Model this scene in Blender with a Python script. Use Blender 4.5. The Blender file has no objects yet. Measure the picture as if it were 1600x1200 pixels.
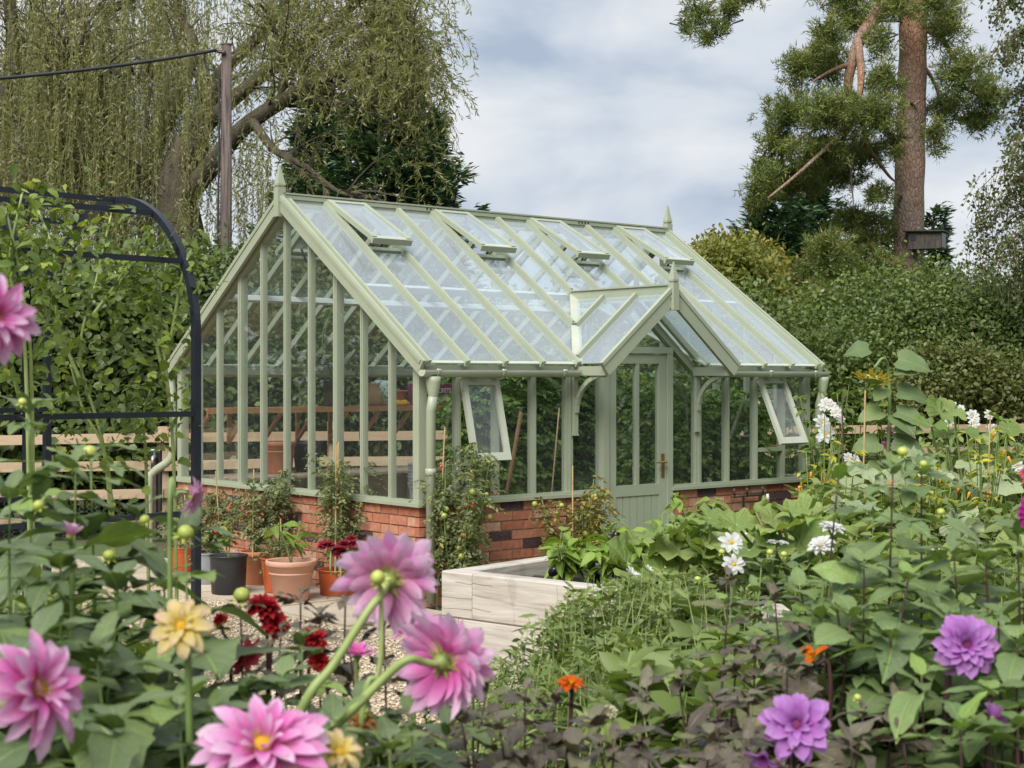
import bpy, math, random
import numpy as np
from mathutils import Vector, Matrix, Euler

rng = np.random.default_rng(7)
random.seed(7)
R = math.radians
scn = bpy.context.scene
C = scn.collection

# ------------------------------------------------------------------ camera
F = 2374.0          # focal length in photo pixels (1600 wide)
CAMZ = 1.69
HORIZON = 591.7
cam_d = bpy.data.cameras.new('camera')
cam = bpy.data.objects.new('camera', cam_d)
C.objects.link(cam)
cam.location = (0, 0, CAMZ)
cam.rotation_euler = (R(90), 0, 0)
cam_d.sensor_width = 36
cam_d.lens = F / 1600 * 36
cam_d.shift_y = -(600 - HORIZON) / 1600
cam_d.clip_start = 0.05
cam_d.clip_end = 2000
cam_d.dof.use_dof = True
cam_d.dof.focus_distance = 12.3
cam_d.dof.aperture_fstop = 9.0
scn.camera = cam

def at(u, v, d):
    """photo pixel + distance -> point of the place"""
    return Vector(((u - 800) / F * d, d, CAMZ - (v - HORIZON) / F * d))

# ------------------------------------------------------------------ world
SUN_EL, SUN_AZ = R(52), R(205)
wld = bpy.data.worlds.new('World')
scn.world = wld
wld.use_nodes = True
nt = wld.node_tree
nt.nodes.clear()
def wn(t, **k):
    n = nt.nodes.new(t)
    for a, b in k.items():
        setattr(n, a, b)
    return n
out = wn('ShaderNodeOutputWorld')
bg = wn('ShaderNodeBackground')
sky = wn('ShaderNodeTexSky', sky_type='NISHITA', sun_disc=False, sun_elevation=SUN_EL, sun_rotation=SUN_AZ, air_density=1.0, dust_density=2.5)
skm = wn('ShaderNodeVectorMath', operation='SCALE')
skm.inputs['Scale'].default_value = 0.085
tc = wn('ShaderNodeTexCoord')
mp = wn('ShaderNodeMapping')
mp.inputs['Scale'].default_value = (1.0, 1.0, 2.4)
mp.inputs['Location'].default_value = (4.2, 0.1, 2.3)
n1 = wn('ShaderNodeTexNoise', noise_dimensions='3D')
n1.inputs['Scale'].default_value = 4.6
n1.inputs['Detail'].default_value = 5
n1.inputs['Roughness'].default_value = 0.5
n1.inputs['Distortion'].default_value = 0.25
rp = wn('ShaderNodeValToRGB')
els = rp.color_ramp.elements
els[0].position = 0.36; els[0].color = (0.34, 0.41, 0.52, 1)
els[1].position = 0.6; els[1].color = (0.66, 0.68, 0.705, 1)
e = els.new(0.47); e.color = (0.5, 0.555, 0.625, 1)
n2 = wn('ShaderNodeTexNoise', noise_dimensions='3D')
n2.inputs['Scale'].default_value = 1.7
n2.inputs['Detail'].default_value = 3
r2 = wn('ShaderNodeValToRGB')
r2.color_ramp.elements[0].position = 0.3; r2.color_ramp.elements[0].color = (0.80, 0.80, 0.80, 1)
r2.color_ramp.elements[1].position = 0.5; r2.color_ramp.elements[1].color = (1, 1, 1, 1)
mx = wn('ShaderNodeMix', data_type='RGBA')
lk = nt.links.new
lk(tc.outputs['Generated'], mp.inputs['Vector'])
lk(mp.outputs['Vector'], n1.inputs['Vector'])
lk(mp.outputs['Vector'], n2.inputs['Vector'])
lk(n1.outputs['Fac'], rp.inputs['Fac'])
lk(n2.outputs['Fac'], r2.inputs['Fac'])
lk(sky.outputs['Color'], skm.inputs[0])
lk(r2.outputs['Color'], mx.inputs['Factor'])
lk(skm.outputs['Vector'], mx.inputs['A'])
lk(rp.outputs['Color'], mx.inputs['B'])
lk(mx.outputs['Result'], bg.inputs['Color'])
bg.inputs['Strength'].default_value = 1.0
lk(bg.outputs['Background'], out.inputs['Surface'])

sun_d = bpy.data.lights.new('sun', 'SUN')
sun_d.energy = 4.1
sun_d.angle = R(40)
sun_d.color = (1.0, 0.97, 0.93)
sun = bpy.data.objects.new('sun', sun_d)
C.objects.link(sun)
# direction the light comes from: behind the camera to the left, high
_sd = Vector((-0.35, -0.8, 1.0)).normalized()
sun.rotation_euler = _sd.to_track_quat('Z', 'Y').to_euler()

vs = scn.view_settings
vs.view_transform = 'Standard'
vs.look = 'None'
vs.exposure = 0.33
vs.gamma = 1.0
vs.use_curve_mapping = False
scn.render.engine = 'CYCLES'
cy = scn.cycles
cy.max_bounces = 7
cy.diffuse_bounces = 3
cy.glossy_bounces = 3
cy.transmission_bounces = 4
cy.transparent_max_bounces = 24
cy.caustics_reflective = False
cy.caustics_refractive = False
cy.use_denoising = True
try:
    cy.denoiser = 'OPENIMAGEDENOISE'
    cy.denoising_prefilter = 'ACCURATE'
except Exception:
    pass
cy.use_adaptive_sampling = True
cy.adaptive_threshold = 0.012

# ------------------------------------------------------------------ material helpers
def new_mat(name):
    m = bpy.data.materials.new(name)
    m.use_nodes = True
    t = m.node_tree
    b = t.nodes['Principled BSDF']
    return m, t, b

def node(t, kind, **k):
    n = t.nodes.new(kind)
    for a, b in k.items():
        if a in n.inputs:
            n.inputs[a].default_value = b
        else:
            setattr(n, a, b)
    return n

def ramp(t, stops, fac):
    r = t.nodes.new('ShaderNodeValToRGB')
    e = r.color_ramp.elements
    while len(e) < len(stops):
        e.new(0.5)
    for i, (p, c) in enumerate(stops):
        e[i].position = p
        e[i].color = (c[0], c[1], c[2], 1)
    if fac is not None:
        t.links.new(fac, r.inputs['Fac'])
    return r.outputs['Color']

def math_n(t, op, a, b=None, clamp=False):
    n = t.nodes.new('ShaderNodeMath')
    n.operation = op
    n.use_clamp = clamp
    for i, x in enumerate((a, b)):
        if x is None:
            continue
        if isinstance(x, (int, float)):
            n.inputs[i].default_value = x
        else:
            t.links.new(x, n.inputs[i])
    return n.outputs[0]

def mixc(t, f, a, b, mode='MIX'):
    n = t.nodes.new('ShaderNodeMix')
    n.data_type = 'RGBA'
    n.blend_type = mode
    for key, x in (('Factor', f), ('A', a), ('B', b)):
        i = [s for s in n.inputs if s.name == key and (s.type == ('VALUE' if key == 'Factor' else 'RGBA'))][0]
        if isinstance(x, (int, float)):
            i.default_value = x
        elif isinstance(x, tuple):
            i.default_value = (x[0], x[1], x[2], 1)
        else:
            t.links.new(x, i)
    return [s for s in n.outputs if s.type == 'RGBA'][0]

def bump(t, b, h, strength=0.3, dist=0.01):
    n = t.nodes.new('ShaderNodeBump')
    n.inputs['Strength'].default_value = strength
    n.inputs['Distance'].default_value = dist
    t.links.new(h, n.inputs['Height'])
    t.links.new(n.outputs['Normal'], b.inputs['Normal'])

def noise(t, scale, detail=4, vec=None, rough=0.55, stretch=None, dist=0.0):
    n = t.nodes.new('ShaderNodeTexNoise')
    n.inputs['Scale'].default_value = scale
    n.inputs['Detail'].default_value = detail
    n.inputs['Roughness'].default_value = rough
    n.inputs['Distortion'].default_value = dist
    if vec is None:
        c = t.nodes.new('ShaderNodeTexCoord')
        vec = c.outputs['Object']
    if stretch:
        m = t.nodes.new('ShaderNodeMapping')
        m.inputs['Scale'].default_value = stretch
        t.links.new(vec, m.inputs['Vector'])
        vec = m.outputs['Vector']
    t.links.new(vec, n.inputs['Vector'])
    return n.outputs['Fac']

def geo_pos(t):
    return t.nodes.new('ShaderNodeNewGeometry').outputs['Position']

def surf(name, c0, c1, scale=6, rough=0.6, bmp=0.15, bdist=0.004, metallic=0.0, stretch=None, objrand=0.0, spec=0.5, detail=5):
    """painted / wooden / stone surface: two-tone noise with fine relief"""
    m, t, b = new_mat(name)
    v = geo_pos(t)
    f = noise(t, scale, detail, vec=v, stretch=stretch)
    if objrand:
        oi = t.nodes.new('ShaderNodeObjectInfo').outputs['Random']
        f = math_n(t, 'ADD', math_n(t, 'MULTIPLY', f, 1 - objrand), math_n(t, 'MULTIPLY', oi, objrand))
    col = ramp(t, [(0.3, c0), (0.7, c1)], f)
    t.links.new(col, b.inputs['Base Color'])
    f2 = noise(t, scale * 7, 3, vec=v, stretch=stretch)
    b.inputs['Roughness'].default_value = rough
    b.inputs['Metallic'].default_value = metallic
    b.inputs['Specular IOR Level'].default_value = spec
    if bmp:
        bump(t, b, f2, bmp, bdist)
    return m

def leaf_mat(name, stops, rough=0.5, trans=0.28, veins=False, use_attr=True, objrand=False, spec=0.4, tint=(1.3, 1.4, 0.55)):
    m, t, b = new_mat(name)
    if 'pebble' not in name:
        stops = [(q, (c[0] * 1.17, c[1] * 1.14, c[2] * .86)) for q, c in stops]
    f = None
    if use_attr:
        a = t.nodes.new('ShaderNodeAttribute')
        a.attribute_name = 'rnd'
        f = a.outputs['Fac']
    if objrand:
        oi = t.nodes.new('ShaderNodeObjectInfo').outputs['Random']
        nz = noise(t, 9, 3)
        f = math_n(t, 'ADD', math_n(t, 'MULTIPLY', oi, 0.7), math_n(t, 'MULTIPLY', nz, 0.35))
    col = ramp(t, stops, f)
    if veins:
        c = t.nodes.new('ShaderNodeTexCoord')
        s = t.nodes.new('ShaderNodeSeparateXYZ')
        t.links.new(c.outputs['Object'], s.inputs[0])
        ay = math_n(t, 'ABSOLUTE', s.outputs['Y'])
        w = math_n(t, 'SUBTRACT', s.outputs['X'], math_n(t, 'MULTIPLY', ay, 0.9))
        sn = math_n(t, 'ABSOLUTE', math_n(t, 'SINE', math_n(t, 'MULTIPLY', w, 26.0)))
        side = math_n(t, 'SUBTRACT', 1.0, math_n(t, 'MULTIPLY', sn, 5.0), clamp=True)
        mid = math_n(t, 'SUBTRACT', 1.0, math_n(t, 'MULTIPLY', ay, 55.0), clamp=True)
        vv = math_n(t, 'MAXIMUM', math_n(t, 'MULTIPLY', side, 0.6), mid)
        col = mixc(t, math_n(t, 'MULTIPLY', vv, 0.30), col, tuple(min(1, x * 1.9 + 0.02) for x in stops[-1][1]))
        oc = t.nodes.new('ShaderNodeObjectInfo').outputs['Location']
        va = t.nodes.new('ShaderNodeVectorMath')
        t.links.new(c.outputs['Object'], va.inputs[0]); t.links.new(oc, va.inputs[1])
        bl = noise(t, 4.5, 4, vec=va.outputs[0])
        col = mixc(t, math_n(t, 'MULTIPLY', math_n(t, 'GREATER_THAN', bl, .67), .45), col, (.24, .19, .05))
        bump(t, b, math_n(t, 'SUBTRACT', math_n(t, 'MULTIPLY', noise(t, 14, 3), 0.4), vv), 0.35, 0.02)
    t.links.new(col, b.inputs['Base Color'])
    b.inputs['Roughness'].default_value = rough
    b.inputs['Specular IOR Level'].default_value = spec
    tr = t.nodes.new('ShaderNodeBsdfTranslucent')
    tcol = mixc(t, 1.0, col, tint, 'MULTIPLY')
    t.links.new(tcol, tr.inputs['Color'])
    ms = t.nodes.new('ShaderNodeMixShader')
    ms.inputs[0].default_value = trans
    t.links.new(b.outputs[0], ms.inputs[1])
    t.links.new(tr.outputs[0], ms.inputs[2])
    t.links.new(ms.outputs[0], t.nodes['Material Output'].inputs['Surface'])
    return m

def petal_mat(name, stops, trans=0.35, streak=0.25, rough=0.55):
    m, t, b = new_mat(name)
    c = t.nodes.new('ShaderNodeTexCoord')
    s = t.nodes.new('ShaderNodeSeparateXYZ')
    t.links.new(c.outputs['Object'], s.inputs[0])
    oi = t.nodes.new('ShaderNodeObjectInfo').outputs['Random']
    f = math_n(t, 'ADD', s.outputs['X'], math_n(t, 'MULTIPLY', math_n(t, 'SUBTRACT', oi, 0.5), 0.25))
    st = noise(t, 5, 3, vec=c.outputs['Object'], stretch=(1.0, 9, 1))
    f = math_n(t, 'ADD', f, math_n(t, 'MULTIPLY', math_n(t, 'SUBTRACT', st, 0.5), streak))
    col = ramp(t, stops, f)
    tipn = math_n(t, 'MULTIPLY', math_n(t, 'GREATER_THAN', math_n(t, 'ADD', s.outputs['X'], math_n(t, 'MULTIPLY', oi, .12)), 1.02), .35)
    col = mixc(t, tipn, col, (.4, .22, .08))
    t.links.new(col, b.inputs['Base Color'])
    bump(t, b, noise(t, 6, 2, vec=c.outputs['Object'], stretch=(.6, 16, 1)), .5, .02)
    b.inputs['Roughness'].default_value = rough
    b.inputs['Specular IOR Level'].default_value = 0.25
    tr = t.nodes.new('ShaderNodeBsdfTranslucent')
    t.links.new(col, tr.inputs['Color'])
    ms = t.nodes.new('ShaderNodeMixShader')
    ms.inputs[0].default_value = trans
    t.links.new(b.outputs[0], ms.inputs[1])
    t.links.new(tr.outputs[0], ms.inputs[2])
    t.links.new(ms.outputs[0], t.nodes['Material Output'].inputs['Surface'])
    return m

def glass_mat(name, dust_sheen=0.03, tint=(0.97, 0.985, 0.98), dust_sheen_col=(0.75, 0.8, 0.82), streak=(1, 1, 1), rough=0.0):
    """thin pane: Fresnel mirror over clear, plus sky sheen painted into a film of dust"""
    m, t, b = new_mat(name)
    t.nodes.remove(b)
    g = t.nodes.new('ShaderNodeNewGeometry')
    ior = t.nodes.new('ShaderNodeMix')
    ior.data_type = 'FLOAT'
    t.links.new(g.outputs['Backfacing'], ior.inputs['Factor'])
    ior.inputs['A'].default_value = 1.52
    ior.inputs['B'].default_value = 1 / 1.52
    fr = t.nodes.new('ShaderNodeFresnel')
    t.links.new(ior.outputs['Result'], fr.inputs['IOR'])
    tr = node(t, 'ShaderNodeBsdfTransparent')
    tr.inputs['Color'].default_value = (*tint, 1)
    gl = node(t, 'ShaderNodeBsdfGlossy')
    gl.inputs['Roughness'].default_value = rough
    gl.inputs['Color'].default_value = (1, 1, 1, 1)
    ms = t.nodes.new('ShaderNodeMixShader')
    t.links.new(fr.outputs[0], ms.inputs[0])
    t.links.new(tr.outputs[0], ms.inputs[1])
    t.links.new(gl.outputs[0], ms.inputs[2])
    df = node(t, 'ShaderNodeBsdfDiffuse')
    df.inputs['Color'].default_value = (*dust_sheen_col, 1)
    tl = node(t, 'ShaderNodeBsdfTranslucent')
    tl.inputs['Color'].default_value = (*dust_sheen_col, 1)
    ad = t.nodes.new('ShaderNodeMixShader')
    ad.inputs[0].default_value = 0.1
    t.links.new(df.outputs[0], ad.inputs[1])
    t.links.new(tl.outputs[0], ad.inputs[2])
    m2 = t.nodes.new('ShaderNodeMixShader')
    nz = noise(t, 1.1, 2, vec=g.outputs['Position'], stretch=streak)
    fac = math_n(t, 'MULTIPLY', math_n(t, 'ADD', math_n(t, 'MULTIPLY', nz, 0.9), 0.55), dust_sheen, clamp=True)
    fac = math_n(t, 'MAXIMUM', fac, 0.0)
    t.links.new(fac, m2.inputs[0])
    t.links.new(ms.outputs[0], m2.inputs[1])
    t.links.new(ad.outputs[0], m2.inputs[2])
    t.links.new(m2.outputs[0], t.nodes['Material Output'].inputs['Surface'])
    return m

# ------------------------------------------------------------------ mesh helpers
def link(o, parent=None):
    C.objects.link(o)
    if parent is not None:
        o.parent = parent
    return o

def tag(o, label=None, cat=None, group=None, kind=None):
    for k, v in (('label', label), ('category', cat), ('group', group), ('kind', kind)):
        if v:
            o[k] = v
    return o

def thing(name, label, cat, loc=(0, 0, 0), rz=0.0, group=None, kind=None):
    o = bpy.data.objects.new(name, None)
    o.empty_display_size = 0.1
    link(o)
    o.location = loc
    o.rotation_euler = (0, 0, rz)
    return tag(o, label, cat, group, kind)

class MB:
    def __init__(s):
        s.v = []; s.f = []
    def add(s, vs, fs):
        k = len(s.v)
        s.v += [tuple(p) for p in vs]
        s.f += [tuple(i + k for i in f) for f in fs]
        return s
    def box(s, a, b):
        x0, y0, z0 = a; x1, y1, z1 = b
        return s.add([(x0, y0, z0), (x1, y0, z0), (x1, y1, z0), (x0, y1, z0), (x0, y0, z1), (x1, y0, z1), (x1, y1, z1), (x0, y1, z1)],
                     [(0, 3, 2, 1), (4, 5, 6, 7), (0, 1, 5, 4), (1, 2, 6, 5), (2, 3, 7, 6), (3, 0, 4, 7)])
    def beam(s, a, b, w, h, up=(0, 0, 1)):
        """box from a to b; w across, h along up (centred)"""
        a = Vector(a); b = Vector(b)
        d = (b - a).normalized()
        u = Vector(up)
        u = (u - d * u.dot(d)).normalized()
        r = d.cross(u)
        vs = []
        for p in (a, b):
            for sx, sy in ((-1, -1), (1, -1), (1, 1), (-1, 1)):
                vs.append(p + r * (w / 2 * sx) + u * (h / 2 * sy))
        return s.add(vs, [(0, 1, 2, 3), (7, 6, 5, 4), (0, 4, 5, 1), (1, 5, 6, 2), (2, 6, 7, 3), (3, 7, 4, 0)])
    def prism(s, poly, thick, nrm):
        """poly: list of 3-D points, extruded by thick against nrm"""
        n = Vector(nrm).normalized()
        k = len(poly)
        top = [Vector(p) for p in poly]
        bot = [p - n * thick for p in top]
        fs = [tuple(range(k)), tuple(range(2 * k - 1, k - 1, -1))]
        fs += [(i, k + i, k + (i + 1) % k, (i + 1) % k) for i in range(k)]
        return s.add(top + bot, fs)
    def tube(s, pts, rad, n=6, cap=True):
        pts = [Vector(p) for p in pts]
        if isinstance(rad, (int, float)):
            rad = [rad] * len(pts)
        vs = []; fs = []
        prev = None
        for i, p in enumerate(pts):
            d = (pts[min(i + 1, len(pts) - 1)] - pts[max(i - 1, 0)])
            if d.length < 1e-9:
                d = Vector((0, 0, 1))
            d.normalize()
            if prev is None:
                u = d.orthogonal().normalized()
            else:
                u = prev - d * prev.dot(d)
                u = u.normalized() if u.length > 1e-6 else d.orthogonal().normalized()
            prev = u
            w = d.cross(u)
            for k in range(n):
                a = 2 * math.pi * k / n
                vs.append(p + (u * math.cos(a) + w * math.sin(a)) * rad[i])
        for i in range(len(pts) - 1):
            for k in range(n):
                a = i * n + k; b = i * n + (k + 1) % n
                fs.append((a, b, b + n, a + n))
        if cap:
            fs.append(tuple(range(n - 1, -1, -1)))
            fs.append(tuple(range((len(pts) - 1) * n, len(pts) * n)))
        return s.add(vs, fs)
    def lathe(s, prof, n=20, c=(0, 0, 0), axis=None):
        vs = []; fs = []
        c = Vector(c)
        M = Vector(axis).to_track_quat('Z', 'Y').to_matrix() if axis is not None else Matrix.Identity(3)
        for (r, z) in prof:
            for k in range(n):
                a = 2 * math.pi * k / n
                vs.append(c + M @ Vector((r * math.cos(a), r * math.sin(a), z)))
        for i in range(len(prof) - 1):
            for k in range(n):
                a = i * n + k; b = i * n + (k + 1) % n
                fs.append((a, b, b + n, a + n))
        return s.add(vs, fs)
    def mesh(s, name, mat, smooth=False):
        me = bpy.data.meshes.new(name)
        me.from_pydata([tuple(p) for p in s.v], [], s.f)
        if mat is not None:
            me.materials.append(mat)
        if smooth:
            me.polygons.foreach_set('use_smooth', [True] * len(me.polygons))
        me.update()
        return me
    def build(s, name, mat, parent=None, smooth=False, loc=None):
        o = bpy.data.objects.new(name, s.mesh(name, mat, smooth))
        link(o, parent)
        if loc is not None:
            o.location = loc
        return o

def inst(name, me, parent, M=None):
    o = bpy.data.objects.new(name, me)
    link(o, parent)
    if M is not None:
        o.matrix_basis = M
    return o

# leaf templates: x along the leaf 0..1, y across -.5.. .5, z up
T_QUAD = (np.array([(0, 0, 0), (.45, -.5, .06), (1, 0, 0), (.45, .5, .06)]), [(0, 1, 2, 3)])
T_FOLD = (np.array([(0, 0, 0), (.3, -.48, .08), (.7, -.36, .04), (1, 0, -.08), (.7, .36, .04), (.3, .48, .08), (.5, 0, 0)]),
          [(0, 1, 6), (1, 2, 6), (2, 3, 6), (3, 4, 6), (4, 5, 6), (5, 0, 6)])
T_NEEDLE = (np.array([(0, -.5, 0), (0, .5, 0), (1, 0, 0)]), [(0, 1, 2)])
T_STRIP = (np.array([(0, 0, 0), (.35, -.5, 0.03), (.75, -.35, 0), (1, 0, -.06), (.75, .35, 0), (.35, .5, 0.03)]), [(0, 1, 2, 3, 4, 5)])
def _tri(t):   # three leaflets
    v, f = t
    vs = []; fs = []
    for ang, sc, x0 in ((0, .62, .42), (1.0, .5, .3), (-1.0, .5, .3)):
        c, s_ = math.cos(ang), math.sin(ang)
        k = len(vs)
        for p in v:
            x, y = p[0] * sc, p[1] * sc * 1.15
            vs.append((x0 + x * c - y * s_, x * s_ + y * c, p[2] * sc))
        fs += [tuple(i + k for i in q) for q in f]
    return np.array(vs), fs
T_TRI = _tri(T_QUAD)

def norm(a):
    return a / np.maximum(np.linalg.norm(a, axis=-1, keepdims=True), 1e-9)

def np_mesh(name, V, Fs, mat, rnd=None, smooth=False):
    """V (n,3); Fs list of tuples template repeated is expanded by the caller to flat arrays"""
    flat, starts, total = Fs
    me = bpy.data.meshes.new(name)
    me.vertices.add(len(V))
    me.vertices.foreach_set('co', np.ascontiguousarray(V, dtype=np.float32).ravel())
    me.loops.add(len(flat))
    me.loops.foreach_set('vertex_index', flat.astype(np.int32))
    me.polygons.add(len(starts))
    me.polygons.foreach_set('loop_start', starts.astype(np.int32))
    if smooth:
        me.polygons.foreach_set('use_smooth', np.ones(len(starts), dtype=bool))
    me.update(calc_edges=True)
    if rnd is not None:
        a = me.attributes.new('rnd', 'FLOAT', 'POINT')
        a.data.foreach_set('value', np.ascontiguousarray(rnd, dtype=np.float32))
    if mat is not None:
        me.materials.append(mat)
    return me

def leaves(name, P, D, N, L, Wd, tmpl, mat, parent=None, rnd=None, kind='stuff'):
    tv, tf = tmpl
    n = len(P); k = len(tv)
    D = norm(D)
    N = norm(N - D * (N * D).sum(1, keepdims=True))
    S = np.cross(N, D)
    L = np.broadcast_to(np.asarray(L, float), (n,)); Wd = np.broadcast_to(np.asarray(Wd, float), (n,))
    V = (P[:, None, :] + tv[None, :, 0, None] * (L[:, None, None] * D[:, None, :])
         + tv[None, :, 1, None] * (Wd[:, None, None] * S[:, None, :])
         + tv[None, :, 2, None] * (L[:, None, None] * N[:, None, :]))
    one = np.concatenate([np.array(f) for f in tf]); lens = np.array([len(f) for f in tf])
    flat = (np.arange(n)[:, None] * k + one[None, :]).ravel()
    tot = np.tile(lens, n)
    starts = np.concatenate([[0], np.cumsum(tot)[:-1]])
    if rnd is None:
        rnd = rng.random(n)
    me = np_mesh(name, V.reshape(-1, 3), (flat, starts, tot), mat, np.repeat(rnd, k))
    o = bpy.data.objects.new(name, me)
    link(o, parent)
    if kind:
        o['kind'] = kind
    return o

def rdir(n):
    return norm(rng.normal(size=(n, 3)))

def frame(pos, d, n, sx=1.0, sy=None, sz=None):
    d = Vector(d).normalized()
    n = Vector(n)
    n = n - d * n.dot(d)
    n = n.normalized() if n.length > 1e-6 else d.orthogonal().normalized()
    s = n.cross(d)
    sy = sx if sy is None else sy
    sz = sx if sz is None else sz
    M = Matrix.Identity(4)
    for i in range(3):
        M[i][0] = d[i] * sx; M[i][1] = s[i] * sy; M[i][2] = n[i] * sz; M[i][3] = pos[i]
    return M

def bez(pts, n=10):
    """smooth Catmull-Rom through points"""
    p = [Vector(q) for q in pts]
    p = [p[0] * 2 - p[1]] + p + [p[-1] * 2 - p[-2]]
    o = []
    for i in range(1, len(p) - 2):
        for k in range(n):
            t = k / n
            a, b, c, d = p[i - 1], p[i], p[i + 1], p[i + 2]
            o.append(0.5 * ((2 * b) + (c - a) * t + (2 * a - 5 * b + 4 * c - d) * t * t + (3 * b - a - 3 * c + d) * t ** 3))
    o.append(p[-2])
    return o

def clumps(blobs, n_clump, per, cr, face=0.6, shell=(0.72, 1.05), zsq=1.0):
    """leaf positions in clumps over a union of ellipsoids -> P, outward, clump random"""
    B = np.array([b[:6] for b in blobs], float)
    area = (B[:, 3] * B[:, 4] + B[:, 4] * B[:, 5] + B[:, 3] * B[:, 5])
    idx = rng.choice(len(B), n_clump, p=area / area.sum())
    d = rdir(n_clump)
    flip = (d[:, 1] > 0) & (rng.random(n_clump) < face)
    d[flip, 1] *= -1
    rr = rng.uniform(shell[0], shell[1], n_clump)[:, None]
    ctr = B[idx, :3] + d * B[idx, 3:6] * rr
    o = norm(d / B[idx, 3:6])
    cl = rng.random(n_clump)
    P = np.repeat(ctr, per, 0) + rng.normal(size=(n_clump * per, 3)) * np.array([cr, cr, cr * zsq])
    return P, np.repeat(o, per, 0), np.repeat(cl, per)

# ------------------------------------------------------------------ palette
sage = surf('sage_paint', (0.315, 0.35, 0.25), (0.36, 0.392, 0.285), 3.0, 0.42, 0.06, 0.002)
sage_wt = surf('sage_paint_weathered', (0.42, 0.445, 0.35), (0.5, 0.525, 0.43), 3.0, 0.45, 0.06, 0.002)
white_bar = surf('purlin_paint', (0.62, 0.65, 0.6), (0.7, 0.72, 0.68), 3, 0.45, 0.05)
black_metal = surf('black_metal', (0.012, 0.015, 0.024), (0.02, 0.024, 0.036), 8, 0.38, 0.1, 0.002)
black_plastic = surf('black_plastic', (0.018, 0.019, 0.022), (0.03, 0.031, 0.034), 5, 0.5, 0.1)
grey_plastic = surf('grey_plastic', (0.2, 0.22, 0.25), (0.3, 0.32, 0.34), 5, 0.5, 0.1)
brass = surf('brass', (0.42, 0.24, 0.09), (0.5, 0.3, 0.12), 12, 0.32, 0.05, metallic=0.8)
steel = surf('galvanised_steel', (0.45, 0.46, 0.48), (0.6, 0.61, 0.62), 14, 0.4, 0.05, metallic=0.8)
copper_dark = surf('old_pipe', (0.07, 0.05, 0.035), (0.14, 0.1, 0.07), 14, 0.5, 0.1, metallic=0.3)
terracotta = surf('terracotta', (0.42, 0.15, 0.075), (0.52, 0.21, 0.11), 7, 0.8, 0.2, 0.003)
terracotta_pale = surf('pale_terracotta', (0.55, 0.29, 0.2), (0.64, 0.37, 0.27), 6, 0.85, 0.2, 0.003)
orange_plastic = surf('orange_plastic', (0.5, 0.1, 0.03), (0.56, 0.13, 0.045), 5, 0.45, 0.05)
soil = surf('soil', (0.03, 0.021, 0.014), (0.065, 0.047, 0.03), 24, 0.95, 0.8, 0.02)
cedar = surf('cedar', (0.42, 0.19, 0.08), (0.56, 0.3, 0.15), 5, 0.6, 0.25, 0.003, stretch=(4, 4, 14), objrand=0.35)
bench_wood = surf('bench_wood', (0.33, 0.23, 0.17), (0.45, 0.34, 0.26), 5, 0.7, 0.2, stretch=(6, 3, 12), objrand=0.4)
fence_wood = surf('fence_wood', (0.4, 0.28, 0.17), (0.56, 0.42, 0.28), 4, 0.75, 0.35, 0.004, stretch=(0.6, 0.6, 9), objrand=0.4)
cane = surf('bamboo', (0.4, 0.27, 0.12), (0.55, 0.4, 0.2), 12, 0.6, 0.1)
bark = surf('willow_bark', (0.06, 0.05, 0.032), (0.15, 0.125, 0.08), 5, 0.9, 0.9, 0.05, stretch=(2, 2, .5))
twig = surf('twig', (0.1, 0.075, 0.04), (0.2, 0.15, 0.08), 5, 0.9, 0.2)
greenstem = surf('green_stem', (0.12, 0.19, 0.05), (0.2, 0.28, 0.09), 10, 0.55, 0.1)
palestem = surf('pale_stem', (0.22, 0.29, 0.08), (0.32, 0.38, 0.14), 10, 0.55, 0.1)
darkstem = surf('dark_stem', (0.045, 0.018, 0.02), (0.09, 0.04, 0.038), 10, 0.5, 0.1)
white_paint = surf('white_plastic', (0.62, 0.62, 0.6), (0.75, 0.75, 0.73), 8, 0.5, 0.1)

# ------------------------------------------------------------------ special materials
def mk_brick():
    m, t, b = new_mat('brick')
    oi = t.nodes.new('ShaderNodeObjectInfo').outputs['Random']
    base = ramp(t, [(0.0, (0.075, 0.04, 0.045)), (0.23, (0.1, 0.05, 0.05)), (0.25, (0.38, 0.135, 0.078)), (0.5, (0.46, 0.18, 0.105)),
                    (0.75, (0.51, 0.24, 0.15)), (1.0, (0.58, 0.35, 0.25))], oi)
    v = geo_pos(t)
    nz = noise(t, 22, 5, vec=v)
    col = mixc(t, 0.75, base, ramp(t, [(0.25, (0.55, 0.55, 0.55)), (0.75, (1.3, 1.25, 1.2))], nz), 'MULTIPLY')
    sp = noise(t, 70, 3, vec=v)
    col = mixc(t, math_n(t, 'MULTIPLY', math_n(t, 'GREATER_THAN', sp, 0.64), 0.35), col, (0.55, 0.4, 0.32))
    t.links.new(col, b.inputs['Base Color'])
    b.inputs['Roughness'].default_value = 0.9
    bump(t, b, math_n(t, 'ADD', nz, math_n(t, 'MULTIPLY', sp, 0.5)), 0.6, 0.006)
    return m
brick_m = mk_brick()
mortar_m = surf('mortar', (0.42, 0.33, 0.24), (0.52, 0.43, 0.33), 30, 0.95, 0.5, 0.004)

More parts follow.
